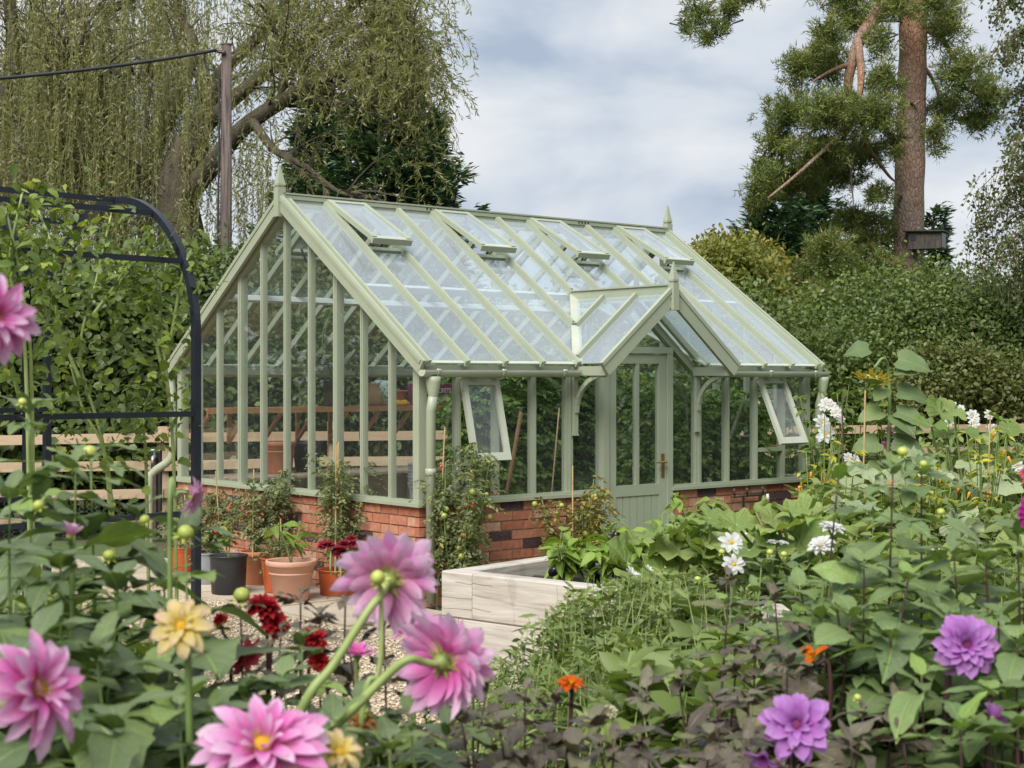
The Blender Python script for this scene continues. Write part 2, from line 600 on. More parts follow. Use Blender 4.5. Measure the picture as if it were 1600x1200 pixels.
def mk_sleeper():
    m, t, b = new_mat('weathered_sleeper')
    c = t.nodes.new('ShaderNodeTexCoord')
    v = c.outputs['Object']
    g = noise(t, 3.0, 6, vec=v, stretch=(0.9, 7, 9), dist=0.6)
    oi = t.nodes.new('ShaderNodeObjectInfo').outputs['Random']
    col = ramp(t, [(0.28, (0.31, 0.265, 0.22)), (0.45, (0.45, 0.405, 0.35)), (0.7, (0.57, 0.525, 0.47))], g)
    # drying cracks along the grain
    wv = t.nodes.new('ShaderNodeTexWave')
    wv.wave_type = 'BANDS'; wv.bands_direction = 'Z'
    wv.inputs['Scale'].default_value = 3.2
    wv.inputs['Distortion'].default_value = 6.0
    wv.inputs['Detail'].default_value = 3
    wv.inputs['Detail Scale'].default_value = 0.8
    mpn = t.nodes.new('ShaderNodeMapping')
    mpn.inputs['Scale'].default_value = (0.5, 1.0, 1.6)
    t.links.new(v, mpn.inputs['Vector'])
    t.links.new(mpn.outputs['Vector'], wv.inputs['Vector'])
    crack = math_n(t, 'LESS_THAN', wv.outputs['Fac'], 0.012)
    brk = math_n(t, 'GREATER_THAN', noise(t, 2.2, 2, vec=v), 0.5)
    crack = math_n(t, 'MULTIPLY', crack, brk)
    col = mixc(t, math_n(t, 'MULTIPLY', crack, 0.6), col, (0.14, 0.105, 0.08))
    kn = t.nodes.new('ShaderNodeTexVoronoi')
    kn.inputs['Scale'].default_value = 2.2
    t.links.new(v, kn.inputs['Vector'])
    col = mixc(t, math_n(t, 'MULTIPLY', math_n(t, 'LESS_THAN', kn.outputs['Distance'], 0.035), 0.7), col, (0.13, 0.09, 0.06))
    st = noise(t, 1.3, 5, vec=v, stretch=(2.2, 1, .8))
    col = mixc(t, math_n(t, 'MULTIPLY', math_n(t, 'GREATER_THAN', st, 0.62), 0.22), col, (0.2, 0.16, 0.13))
    t.links.new(col, b.inputs['Base Color'])
    b.inputs['Roughness'].default_value = 0.9
    bump(t, b, math_n(t, 'SUBTRACT', g, crack), 0.6, 0.008)
    return m
sleeper_m = mk_sleeper()

def mk_pinebark():
    m, t, b = new_mat('pine_bark')
    v = geo_pos(t)
    vo = t.nodes.new('ShaderNodeTexVoronoi')
    vo.feature = 'DISTANCE_TO_EDGE'
    vo.inputs['Scale'].default_value = 15
    mpn = t.nodes.new('ShaderNodeMapping')
    mpn.inputs['Scale'].default_value = (1.3, 1.3, 0.55)
    t.links.new(v, mpn.inputs['Vector'])
    t.links.new(mpn.outputs['Vector'], vo.inputs['Vector'])
    nz = noise(t, 7, 5, vec=v)
    big = noise(t, 0.8, 3, vec=v)
    sep = t.nodes.new('ShaderNodeSeparateXYZ')
    t.links.new(v, sep.inputs[0])
    hgt = math_n(t, 'ADD', math_n(t, 'MULTIPLY', sep.outputs['Z'], 0.11), math_n(t, 'MULTIPLY', math_n(t, 'SUBTRACT', big, 0.5), 1.1))
    c0 = ramp(t, [(0.3, (0.2, 0.14, 0.105)), (0.7, (0.34, 0.26, 0.21))], nz)
    c1 = ramp(t, [(0.3, (0.3, 0.15, 0.08)), (0.7, (0.44, 0.25, 0.15))], nz)
    col = mixc(t, ramp(t, [(0.45, (0, 0, 0)), (1.0, (1, 1, 1))], hgt), c0, c1)
    crack = ramp(t, [(0.0, (0.72, 0.72, 0.72)), (0.2, (1, 1, 1))], vo.outputs['Distance'])
    col = mixc(t, 1.0, col, crack, 'MULTIPLY')
    t.links.new(col, b.inputs['Base Color'])
    b.inputs['Roughness'].default_value = 0.95
    bump(t, b, math_n(t, 'ADD', crack, math_n(t, 'MULTIPLY', nz, 0.4)), 0.9, 0.04)
    return m
pinebark = mk_pinebark()
polewood = surf('creosoted_pole', (0.04, 0.03, 0.028), (0.2, 0.155, 0.13), 11, 0.85, 0.8, 0.015, stretch=(3, 3, .16))

def mk_gravel(name, c, scale):
    m, t, b = new_mat(name)
    v = geo_pos(t)
    vo = t.nodes.new('ShaderNodeTexVoronoi')
    vo.inputs['Scale'].default_value = scale
    t.links.new(v, vo.inputs['Vector'])
    bw = t.nodes.new('ShaderNodeRGBToBW')
    t.links.new(vo.outputs['Color'], bw.inputs[0])
    col = ramp(t, c, bw.outputs[0])
    t.links.new(col, b.inputs['Base Color'])
    b.inputs['Roughness'].default_value = 0.9
    bump(t, b, math_n(t, 'SUBTRACT', 1.0, vo.outputs['Distance']), 0.8, 0.02)
    return m
gravel_m = mk_gravel('gravel', [(0.2, (0.3, 0.22, 0.13)), (0.5, (0.5, 0.4, 0.27)), (0.8, (0.66, 0.57, 0.43))], 55)
pebble_m = leaf_mat('pebble', [(0.0, (0.32, 0.23, 0.14)), (0.5, (0.56, 0.46, 0.32)), (1.0, (0.74, 0.67, 0.54))], rough=0.85, trans=0.0)
slab_m = surf('sandstone_slab', (0.36, 0.3, 0.22), (0.5, 0.43, 0.33), 5, 0.9, 0.4, 0.006, objrand=0.4)

# ------------------------------------------------------------------ ground
def ground_mat():
    m, t, b = new_mat('ground')
    v = geo_pos(t)
    nz = noise(t, 0.45, 6, vec=v)
    fine = noise(t, 30, 4, vec=v)
    c0 = ramp(t, [(0.3, (0.05, 0.036, 0.024)), (0.7, (0.11, 0.082, 0.055))], fine)
    c1 = ramp(t, [(0.3, (0.05, 0.085, 0.022)), (0.7, (0.1, 0.145, 0.045))], fine)
    col = mixc(t, ramp(t, [(0.42, (0, 0, 0)), (0.52, (1, 1, 1))], nz), c0, c1)
    t.links.new(col, b.inputs['Base Color'])
    b.inputs['Roughness'].default_value = 0.95
    bump(t, b, fine, 0.8, 0.03)
    return m
g = MB().add([(-400, -60, 0), (400, -60, 0), (400, 700, 0), (-400, 700, 0)], [(0, 1, 2, 3)]).build('ground', ground_mat())
tag(g, kind='structure')

GH = Vector((-0.684, 11.16, 0))
GA = R(40)
ca, sa = math.cos(GA), math.sin(GA)
def gl(lx, ly, z=0.0):
    """greenhouse axes -> world"""
    return Vector((GH.x + lx * ca - ly * sa, GH.y + lx * sa + ly * ca, z))
def lg(p):
    dx, dy = p[0] - GH.x, p[1] - GH.y
    return dx * ca + dy * sa, -dx * sa + dy * ca

# gravel yard in front of the gable and along the beds
gp = MB().add([(-7, 5.2, .006), (0.4, 5.2, .006), (1.2, 7.5, .006), (0.8, 9.8, .006), (-0.5, 11.0, .006), (-3.6, 14.4, .006), (-7, 14.4, .006)], [tuple(range(7))]).build('gravel_yard', gravel_m)
tag(gp, kind='structure')
# loose pebbles
n = 26000
X = rng.uniform(-3.6, 0.3, n); Y = 5.8 + rng.random(n) ** 0.8 * 5.6
lx = (X - GH.x) * ca + (Y - GH.y) * sa
keep = (lx < -0.95) | (rng.random(n) < 0.02)
X, Y = X[keep], Y[keep]; n = len(X)
octv = np.array([(1, 0, 0), (0, 1, 0), (-1, 0, 0), (0, -1, 0), (0, 0, .7), (0, 0, -.6)]); octf = [(0, 1, 4), (1, 2, 4), (2, 3, 4), (3, 0, 4), (1, 0, 5), (2, 1, 5), (3, 2, 5), (0, 3, 5)]
s = rng.uniform(0.006, 0.014, n)
leaves('gravel_pebbles', np.stack([X, Y, 0.01 + s * .4], 1), np.concatenate([rng.normal(size=(n, 2)), rng.normal(size=(n, 1)) * .2], 1), np.tile([0, 0, 1.0], (n, 1)) + rng.normal(size=(n, 3)) * .3,
       s, s * rng.uniform(.6, 1, n), (octv, octf), pebble_m)
bpy.data.objects['gravel_pebbles']['label'] = 'loose pale tan pebbles of the gravel yard'

# paving slabs along the gable wall
pv = MB()
pv.box((-0.93, -0.45, -.02), (-0.01, 3.95, .010))
pave = pv.build('pavement', mortar_m)
pave.location = GH; pave.rotation_euler = (0, 0, GA)
tag(pave, kind='structure')
yy = -0.42
row = 0
while yy < 3.9:
    ln = random.choice((0.45, 0.6, 0.75))
    y1 = min(yy + ln, 3.92)
    xs = [-0.91, -0.46, -0.03] if row % 2 == 0 else [-0.91, -0.31, -0.03]
    for a, b_ in zip(xs[:-1], xs[1:]):
        q = MB().box((a, yy, .004), (b_ - .012, y1 - .012, .024 + random.uniform(-.003, .003)))
        q.build('slab', slab_m, pave)
    yy = y1
    row += 1

# ------------------------------------------------------------------ greenhouse
M_ = 0.3742
LEN, WID = M_ * 12, M_ * 10
ZS, ZE, OV = 0.79, 1.80, 0.08       # sill top, eave edge, eave overhang
ZR = 3.17
TAN = (ZR - ZE) / (WID / 2 + OV)
PIT = math.atan(TAN)
def zroof(ly):
    return ZE + (min(ly, WID - ly) + OV) * TAN
gh = thing('greenhouse', 'sage green timber greenhouse with glass roof, porch and red brick base', 'greenhouse', GH, GA)
glass_w = glass_mat('wall_glass', 0.012)
glass_r = glass_mat('roof_glass', 0.17, tint=(0.92, 0.96, 0.97), dust_sheen_col=(0.78, 0.84, 0.9), streak=(0.7, 0.7, 0.35))  # pale blue film: some dust, plus the sky's reflection put into its colour

glass_b = glass_mat('rear_roof_glass', 0.02, tint=(0.92, 0.96, 0.97))
# brick walls (lx0, ly0, lx1, ly1, outward normal) ; front-left, front-right, gable, rear, far gable
BT = 0.1
def brick_wall(p0, p1, nrm, bricks=True, lname=None):
    p0 = Vector(p0); p1 = Vector(p1); d = (p1 - p0).normalized(); nr = Vector(nrm)
    L = (p1 - p0).length
    a = p0 - nr * .012 + d * .012; b = p1 - nr * .012 - d * .012
    w = MB()
    c0 = a - nr * BT; c1 = b - nr * BT
    w.add([(a.x, a.y, 0), (b.x, b.y, 0), (c1.x, c1.y, 0), (c0.x, c0.y, 0), (a.x, a.y, .744), (b.x, b.y, .744), (c1.x, c1.y, .744), (c0.x, c0.y, .744)],
          [(0, 3, 2, 1), (4, 5, 6, 7), (0, 1, 5, 4), (1, 2, 6, 5), (2, 3, 7, 6), (3, 0, 4, 7)])
    wall = w.build('dwarf_wall', mortar_m, gh)
    if not bricks:
        return wall
    for c in range(10):
        z0 = c * .0745 + .004
        x = -0.1125 if c % 2 else 0.0
        while x < L - 0.005:
            x0 = max(x, 0) ; x1 = min(x + .215, L)
            if L - x1 < .075: x1 = L; x += 1
            if x1 - x0 > 0.02:
                e = random.uniform(-.002, .003)
                q = MB()
                A = p0 + d * x0; B = p0 + d * x1
                dz = random.uniform(-.0015, .0015)
                fo = nr * (.0 + e); ba = nr * -.05
                pts = [A + ba, B + ba, B + fo, A + fo]
                ch = .004
                v = [(p.x, p.y, z0 + dz) for p in pts] + [(p.x, p.y, z0 + .0645 + dz) for p in pts]
                q.add(v, [(3, 2, 1, 0), (4, 5, 6, 7), (1, 0, 4, 5), (2, 1, 5, 6), (3, 2, 6, 7), (0, 3, 7, 4)])
                q.build('brick', brick_m, wall)
            x += .225
    return wall
D0, D1 = M_ * 5, M_ * 7
brick_wall((0, 0, 0), (D0 - .03, 0, 0), (0, -1, 0))
brick_wall((D1 + .03, 0, 0), (LEN, 0, 0), (0, -1, 0))
brick_wall((0, WID, 0), (0, 0, 0), (-1, 0, 0))
brick_wall((LEN, WID, 0), (0, WID, 0), (0, 1, 0), False)
brick_wall((LEN, 0, 0), (LEN, WID, 0), (1, 0, 0), False)

# sills
def part(name, mb, mat=None, parent=None, **k):
    return mb.build(name, mat or sage, parent or gh, **k)
def sill(a, b):
    part('sill', MB().box((a[0], a[1], .746), (b[0], b[1], .772)))
    part('sill_cap', MB().box((a[0] + .018, a[1] + .018, .772), (b[0] - .018, b[1] - .018, ZS)))
sill((-.035, -.04), (D0 - .025, .09)); sill((D1 + .025, -.04), (LEN + .035, .09))
sill((-.035, .0905), (.09, WID + .035)); sill((LEN - .09, .0905), (LEN + .035, WID + .035))
sill((.0905, WID - .09), (LEN - .0905, WID + .035))

# corner posts
for (x, y) in ((0, 0), (0, WID - .075), (LEN - .075, 0), (LEN - .075, WID - .075)):
    part('corner_post', MB().box((x, y, ZS), (x + .075, y + .075, ZE - .02)))

def pane(poly, nrm, mat, parent=None, name='pane'):
    return MB().prism(poly, .004, nrm).build(name, mat, parent or gh)

# gable ends (ly runs 0..WID)
for gx, sx in ((0.0, -1), (LEN, 1)):
    xc = gx - sx * .035
    for i in range(1, 10):
        y = i * M_
        thick = i in (3, 7)
        w = .052 if thick else .034
        dp = .07 if thick else .05
        zt = zroof(y) - .03
        x_out = gx - sx * .004
        a, b = sorted((x_out, x_out - sx * dp))
        part('mullion', MB().box((a, y - w / 2, ZS), (b, y + w / 2, zt)))
        part('glazing_bead', MB().box((min(x_out, x_out + sx * .008), y - .009, ZS), (max(x_out, x_out + sx * .008), y + .009, zt - .02)))
    for i in range(10):
        y0, y1 = i * M_ + .01, (i + 1) * M_ - .01
        xg = gx - sx * .022
        poly = [(xg, y0, ZS), (xg, y1, ZS), (xg, y1, zroof(y1) - .05), (xg, y0, zroof(y0) - .05)]
        if sx < 0:
            poly = poly[::-1]
        pane(poly, (sx, 0, 0), glass_w)
    # gable rafter frame under the barge
    for y0, y1 in ((0, WID / 2), (WID, WID / 2)):
        za, zb = zroof(y0) - .05, zroof(y1) - .05
        part('gable_rafter', MB().beam((gx - sx * .035, y0, za), (gx - sx * .035, y1, zb), .06, .07, (0, 0, 1)))
    # barge boards
    gxo = gx + sx * .045
    for s_ in (0, 1):
        y0 = -OV - .02 if s_ == 0 else WID + OV + .02
        yr = WID / 2 + (-.001 if s_ == 0 else .001)
        z0 = ZE - .02 * TAN
        bb = MB().beam((gxo, y0, z0 - .012), (gxo, yr, ZR - .012), .03, .115, (0, 0, 1))
        part('barge_board', bb)
        part('barge_moulding', MB().beam((gxo + sx * .019, y0, z0 + .028), (gxo + sx * .019, yr, ZR + .028), .008, .03, (0, 0, 1)))

# eaves plates front and back, ridge
for y in (0.0, WID - .07):
    if y == 0:
        for a, b in ((.075, M_ * 4 + .02), (M_ * 8 - .02, LEN - .075)):
            part('eaves_plate', MB().box((a, y, ZE - .075), (b, y + .07, ZE - .005)))
    else:
        part('eaves_plate', MB().box((.075, y, ZE - .075), (LEN - .075, y + .07, ZE - .005)))
RY = WID / 2
part('ridge_board', MB().box((-.03, RY - .022, ZR - .09), (LEN + .03, RY + .022, ZR + .045)))
part('ridge_cap', MB().box((-.028, RY - .036, ZR + .0455), (LEN + .028, RY + .036, ZR + .06)))
part('ridge_flashing', MB().box((-.026, RY - .031, ZR + .008), (LEN + .026, RY - .0225, ZR + .04)))
for xx in (1.45, 3.28):
    for k in range(4):
        part('ridge_vent_hole', MB().lathe([(0, 0), (.009, 0), (.009, .004), (0, .004)], 8, (xx + k * .04, RY - .032, ZR + .03), (0, -1, 0)), black_plastic)

def finial(x, y, z, s=1.0, drop=.12):
    p = MB()
    w = .036 * s
    p.box((x - w, y - w, z - drop), (x + w, y + w, z + .10 * s))
    p2 = MB()
    h = .028 * s
    a = z + .102 * s
    def ring(r, zz): return [(x - r, y - r, zz), (x + r, y - r, zz), (x + r, y + r, zz), (x - r, y + r, zz)]
    vs = ring(.026 * s, a) + ring(.034 * s, a + .015 * s) + ring(.034 * s, a + .03 * s) + ring(.003, a + .19 * s)
    fs = [(3, 2, 1, 0)] + [(i * 4 + k, i * 4 + (k + 1) % 4, i * 4 + 4 + (k + 1) % 4, i * 4 + 4 + k) for i in range(3) for k in range(4)] + [(12, 13, 14, 15)]
    p2.add(vs, fs)
    o = part('finial', p)
    p2.build('finial_spike', sage, o)
finial(-.045, RY, ZR, 1.0, .14)
finial(LEN + .045, RY, ZR, 1.0, .14)

# roof
NF = Vector((0, -math.sin(PIT), math.cos(PIT)))
NB = Vector((0, math.sin(PIT), math.cos(PIT)))
PL, PC, PR = M_ * 4, M_ * 6, M_ * 8      # porch: left eave, ridge line, right eave
PZ = 2.395                                # porch ridge height
PF = -0.41                                # porch front plane
PY = (PZ - ZE) / TAN - OV                 # where porch ridge meets main roof
def valley_ly(x):
    """lower end of the main roof at lx=x"""
    if PL <= x <= PR:
        return -OV + (PY + OV) * (1 - abs(x - PC) / (PC - PL))
    return -OV
VENT = (1, 4, 7, 10)
VLEN = 0.60                               # along ly
def roof_pt(x, ly, side, lift=0.0):
    n = NF if side == 0 else NB
    y = ly if side == 0 else WID - ly
    return Vector((x, y, zroof(ly))) + n * lift
for side in (0, 1):
    n = NF if side == 0 else NB
    for i in range(13):
        x = i * M_
        if i in (0, 12):
            x += .012 if i == 0 else -.012
        lo = valley_ly(x) if side == 0 else -OV
        if side == 0 and i in (4, 8):
            lo = valley_ly(PL + .001)
        if i == 6 and side == 0:
            lo = PY + .05
        if side == 0 and 4 < i < 8 and i != 6:
            lo += .04
        part('glazing_bar', MB().beam(roof_pt(x, lo - (.012 if lo < 0 else -.0), side, .012), roof_pt(x, RY - .03, side, .012), .036, .05, n))
        part('bar_cap', MB().beam(roof_pt(x, lo - (.02 if lo < 0 else -.01), side, .042), roof_pt(x, RY - .04, side, .042), .026, .012, n))
    for i in range(12):
        x0, x1 = i * M_ + .012, (i + 1) * M_ - .012
        top = RY - .03
        if i in VENT:
            top = RY - VLEN
        if side == 0:
            b0, b1 = valley_ly(x0), valley_ly(x1)
            if 4 <= i < 8:
                b0 += .03; b1 += .03
        else:
            b0 = b1 = -OV
        poly = [roof_pt(x0, b0, side), roof_pt(x1, b1, side), roof_pt(x1, top, side), roof_pt(x0, top, side)]
        if side == 1:
            poly = poly[::-1]
        pane(poly, n, glass_r if side == 0 else glass_b)
        if side == 0 and not (4 <= i < 8) or side == 1:
            part('eave_strip', MB().beam(roof_pt(x0, -OV + .012, side, .006), roof_pt(x1, -OV + .012, side, .006), .03, .008, n), sage_wt)
        # transverse bar below the vent
        if i in VENT:
            part('transom', MB().beam(roof_pt(x0, top - .01, side, .004), roof_pt(x1, top - .01, side, .004), .05, .03, n))
    # purlin and tie rods
    for k, f in enumerate((0.47,)):
        ly = (RY + OV) * f - OV
        segs = [(.03, LEN - .03)]
        for a, b in segs:
            part('purlin', MB().beam(roof_pt(a, ly, side, -.05), roof_pt(b, ly, side, -.05), .035, .06, n), white_bar)

# roof vents, propped open
def roof_vent(i, side, ang):
    x0, x1 = i * M_ - .005, (i + 1) * M_ + .005
    hinge = roof_pt(0, RY - .045, side, .05)
    sgn = -1 if side == 0 else 1
    a = PIT - ang
    d = Vector((0, sgn * math.cos(a), -math.sin(a)))
    nn = Vector((0, sgn * math.sin(a), math.cos(a)))
    ln = VLEN / math.cos(PIT) + .02
    def pt(x, s, h): return Vector((x, hinge.y, hinge.z)) + d * s + nn * h
    fr = MB().beam(pt(x0 + .02, 0, 0), pt(x0 + .02, ln, 0), .045, .04, nn)
    v = fr.build('roof_vent', sage, gh)
    MB().beam(pt(x1 - .02, 0, 0), pt(x1 - .02, ln, 0), .045, .04, nn).build('vent_stile', sage, v)
    MB().beam(pt(x0 + .043, .025, 0), pt(x1 - .043, .025, 0), .04, .038, nn).build('vent_rail', sage, v)
    MB().beam(pt(x0 + .043, ln - .02, -.004), pt(x1 - .043, ln - .02, -.004), .04, .03, nn).build('vent_rail', sage_wt, v)
    MB().beam(pt(x0 - .004, ln + .012, -.012), pt(x1 + .004, ln + .012, -.012), .022, .05, nn).build('vent_drip_rail', sage, v)
    poly = [pt(x0 + .04, ln - .03, .012), pt(x1 - .04, ln - .03, .012), pt(x1 - .04, .04, .012), pt(x0 + .04, .04, .012)]
    if side == 1:
        poly = poly[::-1]
    MB().prism(poly, .004, nn).build('vent_pane', glass_r, v)
    xm = (x0 + x1) / 2
    b0 = roof_pt(xm, RY - VLEN + .02, side, -.06)
    MB().tube([b0, pt(xm, ln - .1, -.03)], .011, 6).build('vent_opener', black_plastic, v)
for i in VENT:
    roof_vent(i, 0, R(7))
    roof_vent(i, 1, R(6))

# ---- porch roof
PHW = PC - PL
PT = (PZ - ZE) / PHW
PP = math.atan(PT)
def porch_pt(side, f, y, lift=0.0):
    """f 0 at eave .. 1 at ridge"""
    sg = -1 if side == 0 else 1
    x = PC + sg * PHW * (1 - f)
    n = Vector((sg * math.sin(PP), 0, math.cos(PP)))
    return Vector((x, y, ZE + (PZ - ZE) * f)) + n * lift
for side in (0, 1):
    sg = -1 if side == 0 else 1
    n = Vector((sg * math.sin(PP), 0, math.cos(PP)))
    vy = lambda f: -OV + (PY + OV) * f           # valley line
    cuts = [PF + .03, -.03, .36]
    # panes: front strip, middle strip, triangle at the back
    def quad(y0, y1):
        f0 = max(0.0, (y0 + OV) / (PY + OV)); f1 = max(0.0, (y1 + OV) / (PY + OV))
        pts = [porch_pt(side, f0 + .02, y0), porch_pt(side, .97, y0), porch_pt(side, .97, y1), porch_pt(side, f1 + .02, y1)]
        if abs(f0 - f1) > 1e-6 and f0 == 0 and y0 < -OV:
            pts = [porch_pt(side, .02, y0), porch_pt(side, .97, y0), porch_pt(side, .97, y1), porch_pt(side, f1 + .02, y1), porch_pt(side, .02, -OV)]
        return pts if side == 1 else pts[::-1]
    pane(quad(PF + .03, -.035), n, glass_r); pane(quad(-.025, .355), n, glass_r)
    tri = [porch_pt(side, (.365 + OV) / (PY + OV) + .02, .365), porch_pt(side, .97, .365), porch_pt(side, .97, PY - .03)]
    pane(tri if side == 1 else tri[::-1], n, glass_r)
    for y in (-.03, .36):
        f0 = max(0.0, (y + OV) / (PY + OV)) + .03
        part('porch_glazing_bar', MB().beam(porch_pt(side, f0, y, .012), porch_pt(side, .96, y, .012), .034, .05, n))
    # barge
    part('porch_barge_board', MB().beam(porch_pt(side, -.035, PF, -.02), porch_pt(side, .999, PF, -.02), .032, .125, (0, 0, 1)))
    part('porch_barge_moulding', MB().beam(porch_pt(side, -.035, PF - .02, .03), porch_pt(side, .999, PF - .02, .03), .008, .03, (0, 0, 1)))
    # eaves beam of the porch and its bracket
    xe = PC + sg * PHW
    part('porch_eaves_beam', MB().box((min(xe - sg * .01, xe - sg * .075), PF + .017, ZE - .085), (max(xe - sg * .01, xe - sg * .075), -.0005, ZE - .012)))
    br = [Vector((xe - sg * .04, -.03, 1.42)) + Vector((0, -.33 * (1 - math.cos(a)), .30 * math.sin(a))) for a in np.linspace(0, math.pi / 2, 9)]
    bm = MB()
    for a, b in zip(br[:-1], br[1:]):
        bm.beam(a, b + (b - a) * .08, .032, .035, (0, -1, .01))
    o = part('porch_bracket', bm)
    MB().box((xe - sg * .04 - .022, -.030, 1.25), (xe - sg * .04 + .022, -.004, ZE - .09)).build('bracket_post', sage, o)
    MB().box((xe - sg * .04 - .026, -.034, 1.235), (xe - sg * .04 + .026, -.003, 1.2495)).build('bracket_foot', sage, o)
    # valley gutters
    va = Vector((PC + sg * PHW, -OV - .01, ZE)); vb = Vector((PC, PY, PZ))
    part('valley_board', MB().beam(va + Vector((0, 0, .012)), vb + Vector((0, 0, .012)), .085, .012, (-sg * .0, -.5, 1)), sage_wt)
    # inner gable rafters over the door, at the wall plane
    part('porch_rafter', MB().beam(porch_pt(side, 0.02, .03, -.06), porch_pt(side, .985, .03, -.06), .06, .06, (0, 0, 1)))
part('porch_ridge', MB().box((PC - .02, PF - .01, PZ - .07), (PC + .02, PY + .04, PZ + .05)))
part('porch_ridge_cap', MB().box((PC - .033, PF - .008, PZ + .0505), (PC + .033, PY + .02, PZ + .063)))
finial(PC, PF - .01, PZ - .02, .9, .13)
# porch gable glass over the door head
zh = 1.95
yg = .03
half = (PZ - .09 - zh) / PT
pane([(PC - half, yg, zh), (PC + half, yg, zh), (PC, yg, PZ - .09)], (0, -1, 0), glass_w)

# ---- front wall: mullions, windows, panes, door
for i in (1, 2, 3, 4, 8, 9, 10, 11):
    x = i * M_
    thick = i in (4, 8)
    w = .07 if thick else .042
    part('mullion', MB().box((x - w / 2, .002, ZS), (x + w / 2, .06, ZE - .075)))
    part('glazing_bead', MB().box((x - .01, -.006, ZS), (x + .01, .0015, ZE - .08)))
for i in list(range(0, 5)) + list(range(7, 12)):
    x0, x1 = i * M_ + .02, (i + 1) * M_ - .02
    zt = ZE - .075
    if i in (4, 7):
        # bay beside the door, under the porch slope
        pass
    if i in (1, 10):
        zt_ = 1.035
        pane([(x0, .03, ZS), (x1, .03, ZS), (x1, .03, zt_), (x0, .03, zt_)], (0, -1, 0), glass_w)
        part('window_transom', MB().box((x0, .0, zt_), (x1, .06, zt_ + .035)))
        part('window_head', MB().box((x0 - .02, -.028, ZE - .115), (x1 + .02, .045, ZE - .0755)))
        ang = R(14) if i == 1 else R(25)
        hz = ZE - .118; hy = -.012
        H = hz - zt_ - .02
        def wp(x, s, h):      # s down the sash, h outward
            return Vector((x, hy - math.sin(ang) * s - math.cos(ang) * h, hz - math.cos(ang) * s + math.sin(ang) * h))
        nn = Vector((0, -math.cos(ang), math.sin(ang)))
        wa, wb = x0 - .012, x1 + .012
        fr = MB().beam(wp(wa + .022, 0, 0), wp(wa + .022, H, 0), .044, .035, nn).build('window', sage_wt, gh)
        MB().beam(wp(wb - .022, 0, 0), wp(wb - .022, H, 0), .044, .035, nn).build('window_stile', sage_wt, fr)
        MB().beam(wp(wa + .0445, .022, 0), wp(wb - .0445, .022, 0), .044, .035, nn).build('window_rail', sage_wt, fr)
        MB().beam(wp(wa + .0445, H - .03, 0), wp(wb - .0445, H - .03, 0), .06, .035, nn).build('window_rail', sage_wt, fr)
        MB().prism([wp(wa + .04, .04, 0), wp(wa + .04, H - .055, 0), wp(wb - .04, H - .055, 0), wp(wb - .04, .04, 0)], .004, nn).build('window_pane', glass_w, fr)
        for hx in (wa + .07, wb - .09):
            MB().box((hx, -.037, hz + .004), (hx + .05, -.0285, hz + .016)).build('hinge', steel, fr)
        MB().tube([wp((wa + wb) / 2, H - .02, -.02), (x0 + .1, .04, zt_ + .03)], .005, 5).build('window_stay', brass, fr)
        continue
    pane([(x0, .03, ZS), (x1, .03, ZS), (x1, .03, zt), (x0, .03, zt)], (0, -1, 0), glass_w)

# small panes between porch rafter and eaves beside the door frame (above eaves plate level)
for sg in (-1, 1):
    xa = PC + sg * (M_ + .035); xb = PC + sg * (PHW - .09)
    zA = ZE + (PZ - ZE) * (1 - abs(xa - PC) / PHW) - .1
    pl = [(xa, .03, ZE - .08), (xb, .03, ZE - .08), (xa, .03, zA)]
    pane(pl if sg > 0 else pl[::-1], (0, -1, 0), glass_w)

# door
for sg, xx in ((-1, D0), (1, D1)):
    a, b = (xx - .03, xx + .035) if sg < 0 else (xx - .035, xx + .03)
    part('door_jamb', MB().box((a, -.025, 0.01), (b, .07, 1.90)))
part('door_head', MB().box((D0 - .03, -.027, 1.9005), (D1 + .03, .07, 1.955)))
part('door_threshold', MB().box((D0 - .03, -.08, 0.0), (D1 + .03, .07, .035)))
da, db = D0 + .04, D1 - .04
dy0, dy1 = -.012, .034
dr = MB().box((da, dy0, .045), (da + .085, dy1, 1.895)).build('door', sage, gh)
def dp(name, mb, mat=sage): return mb.build(name, mat, dr)
dp('door_stile', MB().box((db - .085, dy0, .045), (db, dy1, 1.895)))
dp('door_rail', MB().box((da + .0855, dy0, 1.815), (db - .0855, dy1, 1.895)))
dp('door_rail', MB().box((da + .0855, dy0, .72), (db - .0855, dy1, .81)))
dp('door_rail', MB().box((da + .0855, dy0, .045), (db - .0855, dy1, .2)))
xm = (da + db) / 2
dp('door_muntin', MB().box((xm - .018, dy0 + .002, .8105), (xm + .018, dy1 - .002, 1.8145)))
for a, b in ((da + .08, xm - .015), (xm + .015, db - .08)):
    pane([(a, .012, .805), (b, .012, .805), (b, .012, 1.82), (a, .012, 1.82)], (0, -1, 0), glass_w, dr, 'door_pane')
nb = 6
bw = (db - da - .171) / nb
for k in range(nb):
    x = da + .0855 + k * bw
    dp('tongue_board', MB().box((x + .004, dy0 + .008, .2005), (x + bw - .004, dy1 - .01, .7195)))
dp('board_backing', MB().box((da + .0856, dy0 + .016, .2006), (db - .0856, dy1 - .011, .7194)))
hp = MB().box((db - .062, dy0 - .006, .86), (db - .026, dy0 - .0005, 1.06)).build('door_handle', brass, dr)
hm = MB().tube([(db - .044, dy0 - .006, .99), (db - .044, dy0 - .045, .99)], .009, 8)
hm.tube([(db - .036, dy0 - .045, .99), (db - .09, dy0 - .047, .992), (db - .15, dy0 - .042, .99)], [.010, .009, .007], 8)
hm.build('lever', brass, dr)

